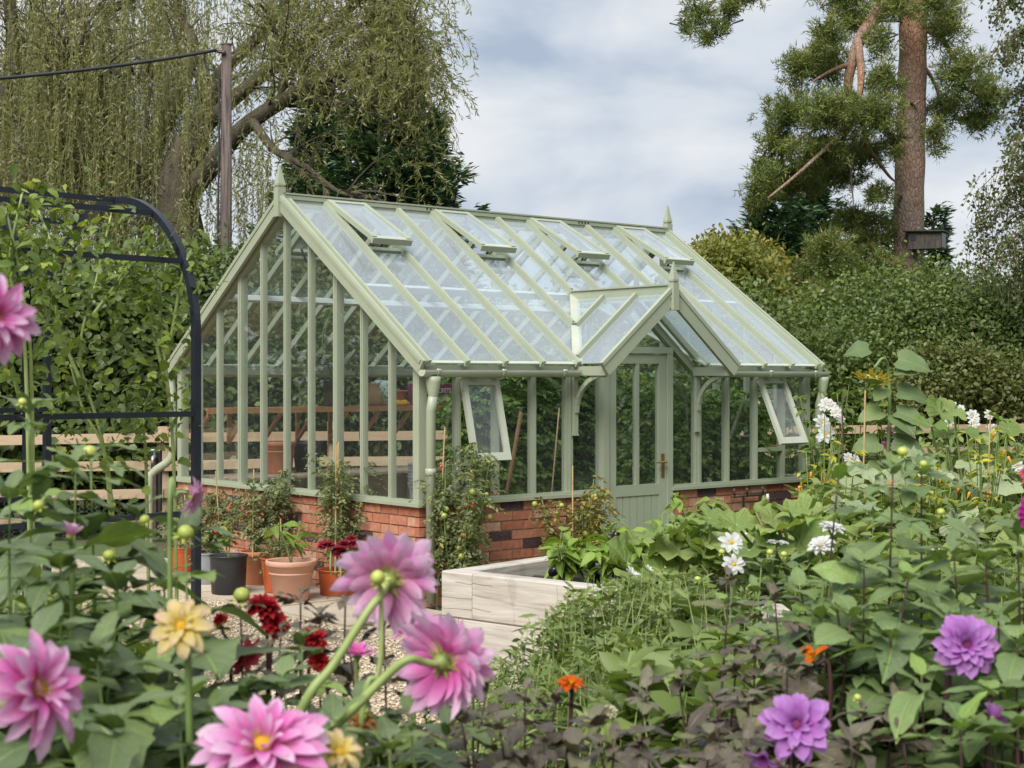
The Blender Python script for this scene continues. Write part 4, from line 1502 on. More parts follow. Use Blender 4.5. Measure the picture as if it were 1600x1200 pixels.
willow(wb2, 'weeping willow with a dark forked trunk beside the larger willow', [
    ([wb2, A(20, 420, 27), A(10, 320, 27), A(25, 240, 27)], .5, .34),
    ([A(15, 300, 27), A(60, 240, 26.6), A(80, 160, 26.3), A(95, 100, 26), A(130, 60, 25.8)], .24, .08),
    ([A(15, 260, 27), A(0, 180, 27), A(20, 80, 27), A(10, -40, 27)], .22, .1),
    ([A(30, 190, 26.8), A(70, 120, 27), A(50, 50, 27.2), A(60, -40, 27.5)], .15, .06),
    ([A(80, 150, 26.3), A(130, 125, 26), A(190, 110, 25.6), A(240, 125, 25.2)], .09, .03),
    ([A(60, 320, 27), A(110, 280, 26.5), A(170, 270, 26), A(215, 290, 25.6)], .12, .04),
    ([A(10, 330, 27), A(-60, 260, 27), A(-130, 200, 27)], .2, .08),
    ([A(20, 120, 27), A(100, 30, 27.2), A(190, 10, 27.4), A(230, -30, 27.5)], .12, .05),
], 1900, (.9, 3.0), 1, 2)

# ---- conifers: whorled boughs of flat sprays
def conifer(base, h, r, label, cat='tree', z0=.02, mat=conifer_leaf, dens=1.0, tilt=.25, group=None, ll=.17):
    t = thing('conifer_tree', label, cat, base, group=group)
    MB().tube([(0, 0, 0), (0, 0, h * .5), (0, 0, h * .97)], [r * .07, r * .05, .02], 8).build('trunk', bark, t, smooth=True)
    P = []; D = []; N = []; RR = []; LL = []
    br = MB()
    nb = int(h * 24 * dens)
    for k in range(nb):
        f = (k + random.random()) / nb
        z = h * (z0 + (1 - z0) * f)
        a = random.uniform(0, 2 * math.pi)
        prof = (1 - f) ** .7 * (0.82 + .28 * math.sin(k * 2.399 * 3)) * r
        ln = max(.3, prof * random.uniform(.75, 1.15))
        hd = Vector((math.cos(a), math.sin(a), 0))
        if hd.y > .35 and random.random() < .6:
            continue
        p = Vector((0, 0, z)); pts = [p]
        sl = tilt + f * .5
        nseg = 6
        for i in range(nseg):
            s_ = (i + 1) / nseg
            pts.append(Vector((0, 0, z)) + hd * ln * s_ + Vector((0, 0, ln * (sl * s_ * s_ - .12 * s_))))
        br.tube([pts[0], pts[3], pts[6]], [.03, .02, .006], 4, False)
        cr = random.random()
        side = Vector((-hd.y, hd.x, 0))
        ns = max(6, int(ln * 34))
        for i in range(ns):
            s_ = .25 + .75 * random.random() ** .8
            q = s_ * nseg
            a_ = min(int(q), nseg - 1)
            pp = pts[a_].lerp(pts[a_ + 1], q - a_)
            w = ln * .32 * (1.05 - s_) + .08
            off = random.uniform(-1, 1)
            pp = pp + side * off * w + Vector((0, 0, random.uniform(-.12, .08)))
            for _ in range(3):
                P.append(pp + Vector(rng.normal(size=3) * .05)); D.append(hd * .9 + side * off * .9 + Vector((0, 0, random.uniform(-.15, .5))) + Vector(rdir(1)[0]) * .35)
                N.append(np.array([0, 0, 1.0]) + rdir(1)[0] * .6); RR.append(.5 * cr + .5 * random.random()); LL.append(random.uniform(.6, 1.2) * ll)
    o = br.build('boughs', bark, t); o['kind'] = 'stuff'
    leaves('crown', np.array([tuple(p) for p in P]), np.array([tuple(p) for p in D]), np.array(N), np.array(LL), np.array(LL) * .42, T_QUAD, mat, t, np.array(RR))
def gb(u, d):
    p = A(u, HORIZON, d); p.z = 0
    return p
conifer(gb(610, 33), 9.9, 2.5, 'tall dark conifer standing behind the willow and greenhouse ridge', dens=1.9, ll=.24)
conifer(gb(505, 35), 8.6, 2.4, 'dark conifer showing between the willow limbs', dens=1.8, ll=.24)
conifer(gb(672, 34), 7.4, 1.35, 'narrow dark conifer at the edge of the open sky', dens=1.9, ll=.22)
conifer(gb(1210, 36), 6.7, 1.9, 'dark green conifer behind the far greenhouse finial', dens=2.2, ll=.24)
conifer(gb(1268, 38), 7.0, 1.8, 'blue green conifer close behind the pine boughs', dens=2.2, ll=.24)
conifer(gb(1458, 36), 5.6, 1.0, 'small dark conifer behind the pine trunk and nest box', dens=1.5, ll=.22)
conifer(gb(1400, 39), 6.0, 1.4, 'dark conifer hidden behind the pine trunk', dens=1.2, ll=.24)

# ---- leafy masses
def bush(name, label, cat, blobs, n_clump, per, cr, L, mat, wid=.6, tmpl=T_QUAD, face=.6, shell=(.55, 1.04), base=None, group=None, trunk=True, updir=.4, rndmix=.5, nsub=10):
    t = thing(name, label, cat, base or (blobs[0][0], blobs[0][1], 0), group=group)
    B = np.array([t.location.x, t.location.y, 0])
    sub = list(blobs)
    for b in blobs:
        for _ in range(nsub):
            d = rdir(1)[0]; d[1] = -abs(d[1]); f = random.uniform(.2, .42)
            sub.append((b[0] + d[0] * b[3] * .85, b[1] + d[1] * b[4] * .85, b[2] + d[2] * b[5] * .85, b[3] * f, b[4] * f, b[5] * f * random.uniform(.8, 1.4)))
    P, O, cl = clumps(sub, n_clump, per, cr, face, shell)
    ok = P[:, 2] > .03
    P, O, cl = P[ok], O[ok], cl[ok]
    n = len(P)
    D = O * .5 + rdir(n) * .8 + np.array([0, 0, -.15])
    N = O * .7 + np.array([0, 0, updir]) + rdir(n) * .6
    LL = rng.uniform(.7, 1.3, n) * L
    leaves('foliage', P - B, D, N, LL, LL * wid, tmpl, mat, t, cl * rndmix + rng.random(n) * (1 - rndmix))
    if trunk:
        m = MB()
        for b in blobs:
            c_ = Vector(b[:3]) - Vector(B)
            g0 = Vector((c_.x * .8, c_.y * .8, 0))
            m2 = MB().tube(bez([g0, g0.lerp(c_, .5) + Vector((random.uniform(-.2, .2), random.uniform(-.2, .2), 0)), c_ + Vector((0, 0, b[5] * .5))], 5), [.06] * 4 + [.045] * 4 + [.03] * 3, 6)
            m2.build('stem', bark, t, smooth=True)
    return t
def blob(u, v, d, ru, rv, rd=None):
    p = A(u, v, d)
    k = d / F
    return (p.x, p.y, p.z, ru * k, (rd if rd else ru * k * .8), rv * k)

# hedge behind the left fence (dark, broad leaved)
bush('hazel_hedge', 'dark broad leaved hedge behind the fence and metal arch', 'hedge',
     [blob(20, 610, 16.8, 150, 200, .9), blob(150, 600, 17.1, 120, 190, .9), blob(250, 620, 17.4, 110, 170, .9), blob(-80, 560, 16.6, 120, 220, .9)], 1300, 28, .15, .095, hedge_leaf, .85, T_FOLD, face=.9, shell=(.66, 1.06), rndmix=.65)
bush('mixed_hedge', 'grey green hedge seen through the greenhouse gable glass', 'hedge',
     [blob(350, 560, 18.6, 130, 130, .9), blob(330, 480, 18.9, 80, 80, .8), blob(480, 580, 18.9, 130, 150, .9), blob(620, 590, 19.3, 120, 150, .9), blob(420, 500, 19.6, 90, 100, .8)], 1700, 26, .15, .085, hedge_leaf, .6, T_QUAD, face=.9, shell=(.7, 1.05))
bush('field_hedge', 'green hedge beyond the greenhouse porch', 'hedge',
     [blob(760, 610, 20.2, 130, 120, .9), blob(900, 610, 20.8, 130, 120, .9), blob(1040, 610, 21.4, 130, 120, .9), blob(1160, 580, 21.8, 110, 110, .9)], 1300, 26, .16, .09, shrub_leaf, .6, T_QUAD, face=.9, shell=(.7, 1.05))
bush('bramble_shrub', 'wide rounded green shrub thicket beneath the pine tree', 'shrub',
     [blob(1420, 560, 23.5, 130, 110, 1.3), blob(1300, 590, 23.0, 90, 90, 1.1), blob(1520, 560, 23.6, 130, 100, 1.3), blob(1600, 550, 24, 110, 100, 1.2), blob(1360, 520, 24.2, 100, 70, 1.1), blob(1480, 500, 24.2, 90, 60, 1.0), blob(1270, 640, 22.6, 90, 70, .9)],
     1500, 64, .2, .072, shrub_leaf, .6, T_QUAD, face=.85, shell=(.74, 1.06), rndmix=.62, nsub=16)
bush('rose_bush', 'low bronze tinged bush along the right hand fence', 'shrub',
     [blob(1480, 605, 20.9, 70, 55, .5), blob(1560, 625, 21.2, 70, 60, .5), blob(1420, 630, 20.7, 50, 40, .4)], 700, 20, .12, .07, leaf_mat('bronze_leaf', [(0, (.05, .068, .024)), (.5, (.1, .125, .042)), (.9, (.17, .17, .065)), (1, (.2, .1, .05))], trans=.25), .6, T_QUAD, face=.9)
bush('lime_tree', 'yellow green leafy tree beyond the far greenhouse gable', 'tree',
     [blob(1125, 430, 30, 55, 40, .9), blob(1165, 440, 30.5, 45, 45, .9), blob(1090, 450, 29.5, 45, 45, .9), blob(1140, 490, 30, 75, 60, 1)], 900, 26, .17, .12, lime_leaf, .6, T_QUAD, face=.9, shell=(.6, 1.1))
bush('pale_tree', 'paler yellowing treetop beyond the lime tree', 'tree',
     [blob(1110, 400, 36, 35, 18, .7), blob(1150, 405, 36, 35, 20, .7), blob(1185, 470, 34, 40, 70, .8)], 420, 26, .17, .13, leaf_mat('yellowing_leaf', [(0, (.13, .12, .03)), (.5, (.22, .19, .06)), (1, (.32, .26, .1))], trans=.3), .5, T_QUAD, face=.9, shell=(.5, 1.15))

# ---- pine
PD_ = 26.0
pbase = gb(1424, PD_)
pine = thing('pine_tree', 'tall scots pine with bare reddish trunk and drooping needle boughs', 'tree', pbase)
rel = lambda p: p - pbase
ptr = [Vector((0, 0, 0)), rel(A(1419, 440, PD_)), rel(A(1422, 250, PD_)), rel(A(1426, 100, PD_)), rel(A(1427, -40, PD_)), rel(A(1428, -200, PD_))]
q = bez(ptr, 8)
MB().tube(q, [.275 - .065 * (i / len(q)) + .008 * math.sin(i * 1.7) for i in range(len(q))], 20).build('trunk', pinebark, pine, smooth=True)
pl = [([A(1418, -10, 26), A(1385, 8, 25.7), A(1350, 50, 25.4), A(1332, 95, 25.2), A(1325, 140, 25.1), A(1335, 172, 25), A(1318, 215, 24.9), A(1290, 245, 24.8)], .16, .025),
      ([A(1330, 165, 25), A(1310, 190, 25), A(1270, 205, 24.8), A(1225, 230, 24.6)], .06, .008),
      ([A(1335, 165, 25), A(1350, 210, 25.1), A(1330, 260, 25), A(1335, 330, 25)], .06, .008),
      ([A(1345, 215, 25.1), A(1385, 270, 25.3), A(1400, 285, 25.5)], .04, .015),
      ([A(1330, 100, 25.2), A(1300, 110, 25), A(1265, 130, 24.8)], .06, .008),
      ([A(1340, 60, 25.3), A(1345, 110, 24.9), A(1342, 150, 24.8), A(1320, 200, 24.6), A(1260, 260, 24.5), A(1200, 310, 24.4)], .08, .02),
      ([A(1432, 40, 26), A(1470, 60, 25.8), A(1510, 120, 25.6), A(1550, 170, 25.5)], .07, .02),
      ([A(1432, 90, 26), A(1460, 130, 26.2), A(1480, 200, 26.2)], .05, .015),
      ([A(1430, -30, 26), A(1300, -60, 26), A(1160, -40, 26), A(1100, 20, 26)], .1, .02),
      ([A(1420, 35, 26), A(1390, 33, 25.8), A(1336, 36, 25.6)], .025, .012),
      ([A(1424, 160, 25.75), A(1436, 158, 25.5), A(1428, 163, 25.4)], .03, .02),
      ([A(1408, 305, 25.8), A(1400, 303, 25.5)], .035, .025)]
limb_tubes('limb', [([rel(p) for p in a], b, c_) for a, b, c_ in pl], pinebark, pine, 8)
pbl = [(1290, 100, 45, 38), (1250, 110, 30, 25), (1235, 178, 45, 32), (1300, 175, 55, 30), (1365, 185, 42, 32), (1215, 230, 35, 26), (1280, 235, 55, 28), (1345, 240, 45, 22), (1190, 285, 28, 30), (1240, 285, 45, 24), (1310, 275, 40, 20),
       (1380, 130, 26, 34), (1330, 30, 36, 30), (1290, 55, 26, 28), (1372, 70, 22, 24), (1370, 305, 26, 14), (1180, 320, 18, 16), (1395, 225, 14, 30),
       (1475, 40, 32, 48), (1500, 115, 40, 38), (1545, 150, 30, 28), (1480, 170, 32, 36), (1530, 190, 30, 18), (1460, 215, 18, 26), (1460, 0, 30, 30), (1395, 10, 28, 24), (1320, -10, 50, 22),
       (1090, 25, 26, 22), (1125, 45, 18, 16), (1105, 62, 14, 10), (1140, 12, 22, 14), (1075, 45, 12, 10), (1165, -8, 30, 10),
       # lower boughs in front of the conifers
       (1350, 380, 48, 42), (1310, 430, 60, 45), (1370, 440, 40, 45), (1280, 480, 55, 34), (1335, 345, 38, 24), (1290, 390, 34, 30), (1240, 500, 40, 26)]
pb2 = []
for (u, v, ru, rv) in pbl:
    b = blob(u, v, random.uniform(24.4, 26.2), ru * 1.03, rv * 1.0, ru * 26 / F * 1.1)
    pb2.append(b)
Pt, Ot, cl = clumps(pb2, 4300, 1, .03, 0.3, (.1, 1.16))
per = 30
n = len(Pt) * per
dirs = norm(rdir(n) + np.array([0, 0, .35]) + np.repeat(Ot, per, 0) * .35)
Pn = np.repeat(Pt, per, 0) + dirs * rng.uniform(.0, .07, (n, 1)) + rng.normal(size=(n, 3)) * .03
LLn = rng.uniform(.06, .12, n)
leaves('crown', Pn - np.array(pbase), dirs, rdir(n), LLn, LLn * .2, T_NEEDLE, pine_leaf, pine, np.repeat(cl, per) * .6 + rng.random(n) * .4)
tw = MB()
for b in pb2:
    for _ in range(7):
        c_ = Vector(b[:3])
        e = c_ + Vector(rdir(1)[0]) * .9 * Vector(b[3:6]).length * .5
        s_ = c_ + Vector((rng.normal() * .15, rng.normal() * .15, .12))
        tw.tube([s_ - pbase, s_.lerp(e, .5) - pbase + Vector((0, 0, .05)), e - pbase], [.018, .012, .006], 4, False)
o = tw.build('twigs', bark, pine); o['kind'] = 'stuff'
# nest box
nb0 = A(1446, 376, 25.6)
nbx = thing('nest_box', 'dark wooden nest box fixed to the pine trunk', 'nest box', (nb0.x, nb0.y, nb0.z), R(-28))
boxw = surf('old_boards', (.035, .03, .026), (.13, .115, .095), 6, .85, .4, .01, stretch=(6, 6, 1))
MB().box((-.24, -.2, -.15), (.3, .16, .13)).build('box_body', boxw, nbx)
MB().beam((-.33, -.02, .162), (.36, -.02, .135), .5, .022).build('box_roof', boxw, nbx)
MB().box((.3005, -.18, -.13), (.31, .14, .11)).build('side_board', black_metal, nbx)
MB().box((-.23, -.2015, -.14), (-.228, -.2003, .12)).build('batten', boxw, nbx)
MB().lathe([(0, 0), (.05, 0), (.05, .006)], 12, (-.16, -.2008, .03), (0, -1, 0)).build('entrance_hole', black_plastic, nbx)

# ---- birch at the right edge
bb = gb(1680, 22)
birch = thing('birch_tree', 'pale leaved birch with fine hanging branchlets at the garden edge', 'tree', bb)
MB().tube(bez([Vector((0, 0, 0)), A(1675, 400, 22) - bb, A(1665, 150, 22) - bb, A(1660, -150, 22) - bb], 6), [.16 - .1 * i / 18 for i in range(19)], 10).build('trunk', surf('birch_bark', (.3, .28, .25), (.55, .53, .5), 5, .8, .4), birch, smooth=True)
P = []; D = []; RR = []
st = MB()
for (u0, v0, u1, v1) in [(1662, 40, 1560, 10), (1664, 90, 1570, 80), (1662, 130, 1560, 70), (1665, 180, 1575, 150), (1664, 210, 1590, 190), (1666, 250, 1580, 230), (1668, 290, 1525, 300), (1668, 320, 1540, 330), (1670, 350, 1515, 362), (1670, 370, 1530, 395), (1670, 400, 1540, 420), (1662, 10, 1560, -20), (1668, 280, 1590, 270), (1670, 390, 1580, 380), (1670, 430, 1575, 440)]:
    a = A(u0, v0 - 30, 22); b = A(u1, v1, random.uniform(21.2, 22.5))
    mid = a.lerp(b, .5) + Vector((0, 0, .35))
    q = bez([a, mid, b], 7)
    st.tube([p - bb for p in q], [.022 - .018 * i / len(q) for i in range(len(q))], 4, False)
    for i in range(4, len(q)):
        for _ in range(4):
            p = q[i] + Vector(rng.normal(size=3) * .06)
            d = Vector((random.uniform(-.5, .3), random.uniform(-.3, .3), -.7))
            ln = random.uniform(.25, .75)
            e = p + d * ln
            st.tube([p - bb, e - bb], .004, 3, False)
            for k in range(int(ln * 22)):
                P.append(p.lerp(e, random.random()) + Vector(rng.normal(size=3) * .04) - bb); D.append(d * .5 + Vector(rdir(1)[0])); RR.append(random.random())
o = st.build('branchlets', twig, birch); o['kind'] = 'stuff'
n = len(P)
leaves('crown', np.array([tuple(p) for p in P]), np.array([tuple(p) for p in D]), rdir(n), rng.uniform(.05, .085, n), rng.uniform(.035, .055, n), T_QUAD, birch_leaf, birch, np.array(RR))
# distant wood closing the horizon
bush('distant_wood', 'distant belt of trees closing the horizon', 'wood', [blob(u, 560 + random.uniform(-15, 10), 62, 90, 60 + random.uniform(-12, 18), 3) for u in range(-250, 2100, 110)], 2600, 14, .5, .4, hedge_leaf, .7, T_QUAD, face=1.0, trunk=False)['kind'] = 'stuff'

# trees standing round the garden beside and behind the photographer (they fill the reflections)
def belt(label, pts):
    bl = []
    for (x, y, h) in pts:
        bl += [(x, y, h * .35, 2.2, 2.2, h * .36), (x + .4, y + .3, h * .75, 1.6, 1.6, h * .27)]
    o = bush('tree_belt', label, 'trees', bl, 900, 24, .45, .34, shrub_leaf, .7, T_QUAD, face=0.0, trunk=False, nsub=5)
    o['kind'] = 'stuff'
belt('belt of broad leaved trees mirrored in the greenhouse gable glass', [(-13 - random.uniform(0, 2), y, random.uniform(6, 9)) for y in range(-8, 24, 4)])
belt('belt of broad leaved trees mirrored in the greenhouse front glass', [(15 + random.uniform(0, 3), y, random.uniform(6, 9)) for y in range(-10, 20, 4)])

# ------------------------------------------------------------------ single leaves, petals, fruit as shared meshes
def blade(name, mat, W=.5, nx=7, serr=.05, fold=.18, droop=.25, peak=.8, wave=.03, petiole=.0, seed=0, tipp=.75, heart=0.0):
    """one leaf, length 1 along x, with crease, droop and toothed edge"""
    r = random.Random(seed)
    ys = (-1, -.55, 0, .55, 1)
    vs = []; fs = []
    ph = r.uniform(0, 6)
    for i in range(nx + 1):
        t_ = i / nx
        w = W * .5 * (math.sin(math.pi * min(t_ ** peak, 1)) ** tipp if 0 < t_ < 1 else 0.0)
        if heart and t_ < .2:
            w = W * .5 * (.55 + 2.2 * t_)
        for y in ys:
            tooth = 1 + (serr * (1 if i % 2 else -1) if abs(y) == 1 and 0 < i < nx else 0)
            yy = y * w * tooth
            x = t_ - (serr * .5 if abs(y) == 1 and i % 2 else 0) - (heart * .18 * abs(y) if t_ < .15 else 0)
            z = fold * abs(yy) - droop * t_ * t_ + wave * math.sin(t_ * 9 + ph + y * 2) * abs(y)
            vs.append((x * (1 - droop * .12) , yy, z))
    k = len(ys)
    for i in range(nx):
        for j in range(k - 1):
            fs.append((i * k + j, (i + 1) * k + j, (i + 1) * k + j + 1, i * k + j + 1))
    m = MB().add(vs, fs)
    if petiole:
        m.v = [(x + petiole, y, z) for x, y, z in m.v]
        m.tube([(0, 0, 0), (petiole * .6, 0, .015), (petiole + .02, 0, 0)], [.012, .011, .01], 4, False)
        m.v = [(x / (1 + petiole), y / (1 + petiole), z / (1 + petiole)) for x, y, z in m.v]
    return m.mesh(name, mat, True)

def compound(name, mat, W=.55, seed=0, pairs=1):
    """petiole with a terminal leaflet and opposite side leaflets"""
    r = random.Random(seed)
    m = MB()
    base = blade('tmp', None, W, 6, .06, .2, .3, .8, .03, 0, seed)
    bv = [tuple(v.co) for v in base.vertices]; bf = [tuple(f.vertices) for f in base.polygons]
    bpy.data.meshes.remove(base)
    def put(x0, z0, ang, sc, tilt):
        c, s_ = math.cos(ang), math.sin(ang)
        vs = []
        for x, y, z in bv:
            x, y, z = x * sc, y * sc, z * sc
            z += x * tilt
            vs.append((x0 + x * c - y * s_, x * s_ + y * c, z0 + z))
        m.add(vs, bf)
    put(.42, -.01, 0, .58, -.1)
    for k in range(pairs):
        x0 = .40 - .2 * k
        for sg in (-1, 1):
            put(x0, 0, sg * r.uniform(.8, 1.1), .42 + r.uniform(-.05, .05), r.uniform(-.15, .1))
    m.tube([(0, 0, 0), (.25, 0, .02), (.46, 0, -.01)], [.013, .011, .008], 4, False)
    return m.mesh(name, mat, True)

def palmate(name, mat, lobes=5, seed=0, cup=.3, notch=.3):
    """squash leaf: rounded, lobed, cupped, radius ~1 about the petiole"""
    r = random.Random(seed)
    n, rings = 35, 5
    vs = [(0, 0, 0)]
    ph = [r.uniform(-.1, .1) for _ in range(n)]
    for k in range(1, rings + 1):
        f = k / rings
        for i in range(n):
            a = -math.pi * .93 + 2 * math.pi * .93 * i / (n - 1)
            lob = 1 - notch * (.5 - .5 * math.cos(a * lobes)) * .6
            rr = f * (lob * (1 + .15 * math.cos(a)) + ph[i] * .14 * f)
            z = cup * f * f + .1 * f * math.sin(a * lobes * 2 + seed) - .25 * max(0, f - .6) * (1 + math.sin(a * 3 + seed))
            vs.append((rr * math.cos(a), rr * math.sin(a), z))
    fs = [(0, 1 + i, 2 + i) for i in range(n - 1)]
    for k in range(rings - 1):
        for i in range(n - 1):
            a = 1 + k * n + i
            fs.append((a, a + n, a + n + 1, a + 1))
    return MB().add(vs, fs).mesh(name, mat, True)

def ball(name, mat, n=10, prof=None):
    prof = prof or [(math.sin(a), -math.cos(a)) for a in np.linspace(.02, math.pi - .02, 7)]
    return MB().lathe(prof, n).mesh(name, mat, True)

# leaf materials for object leaves
dahlia_leaf = leaf_mat('dahlia_leaf', [(0.0, (0.065, 0.1, 0.06)), (0.45, (0.105, 0.15, 0.09)), (0.75, (0.145, 0.2, 0.105)), (1.0, (0.2, 0.3, 0.08))], rough=.42, trans=.22, veins=True, use_attr=False, objrand=True, spec=.5)
dahlia_leaf2 = leaf_mat('dahlia_leaf_right', [(0.0, (0.07, 0.115, 0.06)), (0.45, (0.12, 0.175, 0.095)), (0.75, (0.165, 0.23, 0.115)), (1.0, (0.2, 0.33, 0.06))], rough=.45, trans=.25, veins=True, use_attr=False, objrand=True, spec=.45)
bronze = leaf_mat('bronze_dahlia_leaf', [(0.0, (0.045, 0.034, 0.036)), (0.4, (0.085, 0.07, 0.068)), (0.75, (0.125, 0.112, 0.1)), (0.9, (0.11, 0.13, 0.06)), (1.0, (0.12, 0.15, 0.06))], rough=.4, trans=.14, veins=True, use_attr=False, objrand=True, spec=.5, tint=(1.2, .8, .8))
pepper_leaf = leaf_mat('pepper_leaf', [(0.0, (0.08, 0.14, 0.03)), (0.5, (0.16, 0.25, 0.05)), (1.0, (0.27, 0.37, 0.09))], rough=.38, trans=.28, veins=True, use_attr=False, objrand=True)
squash_leaf = leaf_mat('squash_leaf', [(0.0, (0.1, 0.165, 0.05)), (0.5, (0.165, 0.24, 0.085)), (0.85, (0.25, 0.32, 0.14)), (1.0, (0.33, 0.33, 0.07))], rough=.6, trans=.28, use_attr=False, objrand=True)
silver_leaf = leaf_mat('silver_squash_leaf', [(0.0, (0.14, 0.19, 0.12)), (0.5, (0.24, 0.3, 0.21)), (1.0, (0.42, 0.46, 0.4))], rough=.65, trans=.2, use_attr=False, objrand=True)
sunfl_leaf = leaf_mat('sunflower_leaf', [(0.0, (0.075, 0.12, 0.06)), (0.6, (0.13, 0.19, 0.1)), (1.0, (0.2, 0.27, 0.13))], rough=.55, trans=.22, veins=True, use_attr=False, objrand=True)
climber_leaf = leaf_mat('climber_leaf', [(0.0, (0.06, 0.095, 0.03)), (0.45, (0.11, 0.165, 0.045)), (0.8, (0.18, 0.25, 0.06)), (1.0, (0.3, 0.34, 0.07))], rough=.45, trans=.35, veins=False, use_attr=False, objrand=True)
climber_stuff = leaf_mat('climber_small_leaf', [(0.0, (0.055, 0.09, 0.03)), (0.45, (0.1, 0.155, 0.045)), (0.8, (0.17, 0.235, 0.06)), (1.0, (0.28, 0.32, 0.07))], rough=.45, trans=.35)
tomato_leaf = leaf_mat('tomato_leaf', [(0.0, (0.095, 0.12, 0.065)), (0.5, (0.155, 0.185, 0.11)), (0.88, (0.22, 0.25, 0.16)), (1.0, (0.38, 0.3, 0.09))], rough=.55, trans=.3)
vine_leaf = leaf_mat('tomato_vine_leaf', [(0.0, (0.075, 0.135, 0.045)), (0.5, (0.145, 0.23, 0.078)), (0.9, (0.23, 0.34, 0.13)), (1.0, (0.33, 0.4, 0.13))], rough=.5, trans=.3)
weed_leaf = leaf_mat('weed_leaf', [(0.0, (0.075, 0.115, 0.045)), (0.5, (0.14, 0.195, 0.075)), (0.9, (0.22, 0.28, 0.11)), (1.0, (0.33, 0.34, 0.12))], rough=.5, trans=.3)

red_fruit = surf('red_tomato', (.5, .03, .015), (.62, .07, .02), 9, .25, 0)
green_fruit = surf('green_tomato', (.24, .3, .05), (.36, .4, .09), 9, .28, 0)
orange_fruit = surf('orange_fruit', (.65, .22, .02), (.7, .32, .03), 9, .28, 0)
aub_fruit = surf('aubergine_skin', (.012, .008, .014), (.02, .012, .022), 9, .18, 0)
ball_red, ball_green, ball_orange = ball('tomato', red_fruit), ball('tomato', green_fruit), ball('chilli', orange_fruit, 8, [(.02, 0), (.5, .15), (.6, .5), (.45, 1.4), (.2, 2.4), (.02, 3.0)])

L_pep = [blade('leaf', pepper_leaf, .5, 6, .0, .25, .45, .75, .02, .12, k) for k in range(3)]
L_squash = [palmate('leaf', squash_leaf, 5, k) for k in range(4)]
L_silver = [palmate('leaf', silver_leaf, 5, k + 9, .1, .6) for k in range(3)]
L_sun = [blade('leaf', sunfl_leaf, .82, 8, .04, .16, .32, .55, .04, .0, k, .7, .5) for k in range(3)]
L_climb = [blade('leaf', climber_leaf, .62, 6, .09, .2, .35, .75, .03, .1, k) for k in range(3)] + [compound('leaf', climber_leaf, .62, k, 1) for k in range(3)]

def radial_veins(m, pale):
    t = m.node_tree
    b = t.nodes['Principled BSDF']
    src = b.inputs['Base Color'].links[0].from_socket
    c = t.nodes.new('ShaderNodeTexCoord'); sx = t.nodes.new('ShaderNodeSeparateXYZ')
    t.links.new(c.outputs['Object'], sx.inputs[0])
    ang = math_n(t, 'ARCTAN2', sx.outputs['Y'], sx.outputs['X'])
    rr = math_n(t, 'SQRT', math_n(t, 'ADD', math_n(t, 'MULTIPLY', sx.outputs['X'], sx.outputs['X']), math_n(t, 'MULTIPLY', sx.outputs['Y'], sx.outputs['Y'])))
    s1 = math_n(t, 'ABSOLUTE', math_n(t, 'SINE', math_n(t, 'MULTIPLY', ang, 2.5)))
    v1 = math_n(t, 'SUBTRACT', 1.0, math_n(t, 'MULTIPLY', math_n(t, 'MULTIPLY', s1, rr), 14.0), clamp=True)
    w = math_n(t, 'ABSOLUTE', math_n(t, 'SINE', math_n(t, 'ADD', math_n(t, 'MULTIPLY', rr, 17.0), math_n(t, 'MULTIPLY', s1, -9.0))))
    v2 = math_n(t, 'MULTIPLY', math_n(t, 'SUBTRACT', 1.0, math_n(t, 'MULTIPLY', w, 5.0), clamp=True), .5)
    vv = math_n(t, 'MAXIMUM', v1, v2)
    edge = ramp(t, [(.8, (0, 0, 0)), (1.05, (1, 1, 1))], rr)
    nz = noise(t, 5, 4)
    col = mixc(t, math_n(t, 'MULTIPLY', vv, .55), src, pale)
    col = mixc(t, math_n(t, 'MULTIPLY', math_n(t, 'MULTIPLY', edge, nz), .5), col, (.42, .4, .1))
    t.links.new(col, b.inputs['Base Color'])
    bump(t, b, math_n(t, 'SUBTRACT', math_n(t, 'MULTIPLY', noise(t, 10, 3), .5), vv), .5, .03)
radial_veins(squash_leaf, (.42, .48, .24)); radial_veins(silver_leaf, (.55, .58, .5))

def rel_thing(name, label, cat, base, group=None):
    return thing(name, label, cat, base, group=group)

def stem_obj(t, pts, r0, r1, mat, n=6, name='stem', seg=6):
    B = t.location
    q = bez([Vector(p) - B for p in pts], seg)
    k = len(q)
    MB().tube(q, [r0 + (r1 - r0) * i / (k - 1) for i in range(k)], n).build(name, mat, t, smooth=True)
    return [p + B for p in q]

def put_leaf(t, me, pos, d, n, size, wid=1.0, name='leaf'):
    return inst(name, me, t, frame(Vector(pos) - t.location, d, n, size, size * wid * random.uniform(.78, 1.2), size * random.uniform(.5, 1.5)))

def rv(s=1.0):
    return Vector(rng.normal(size=3)) * s

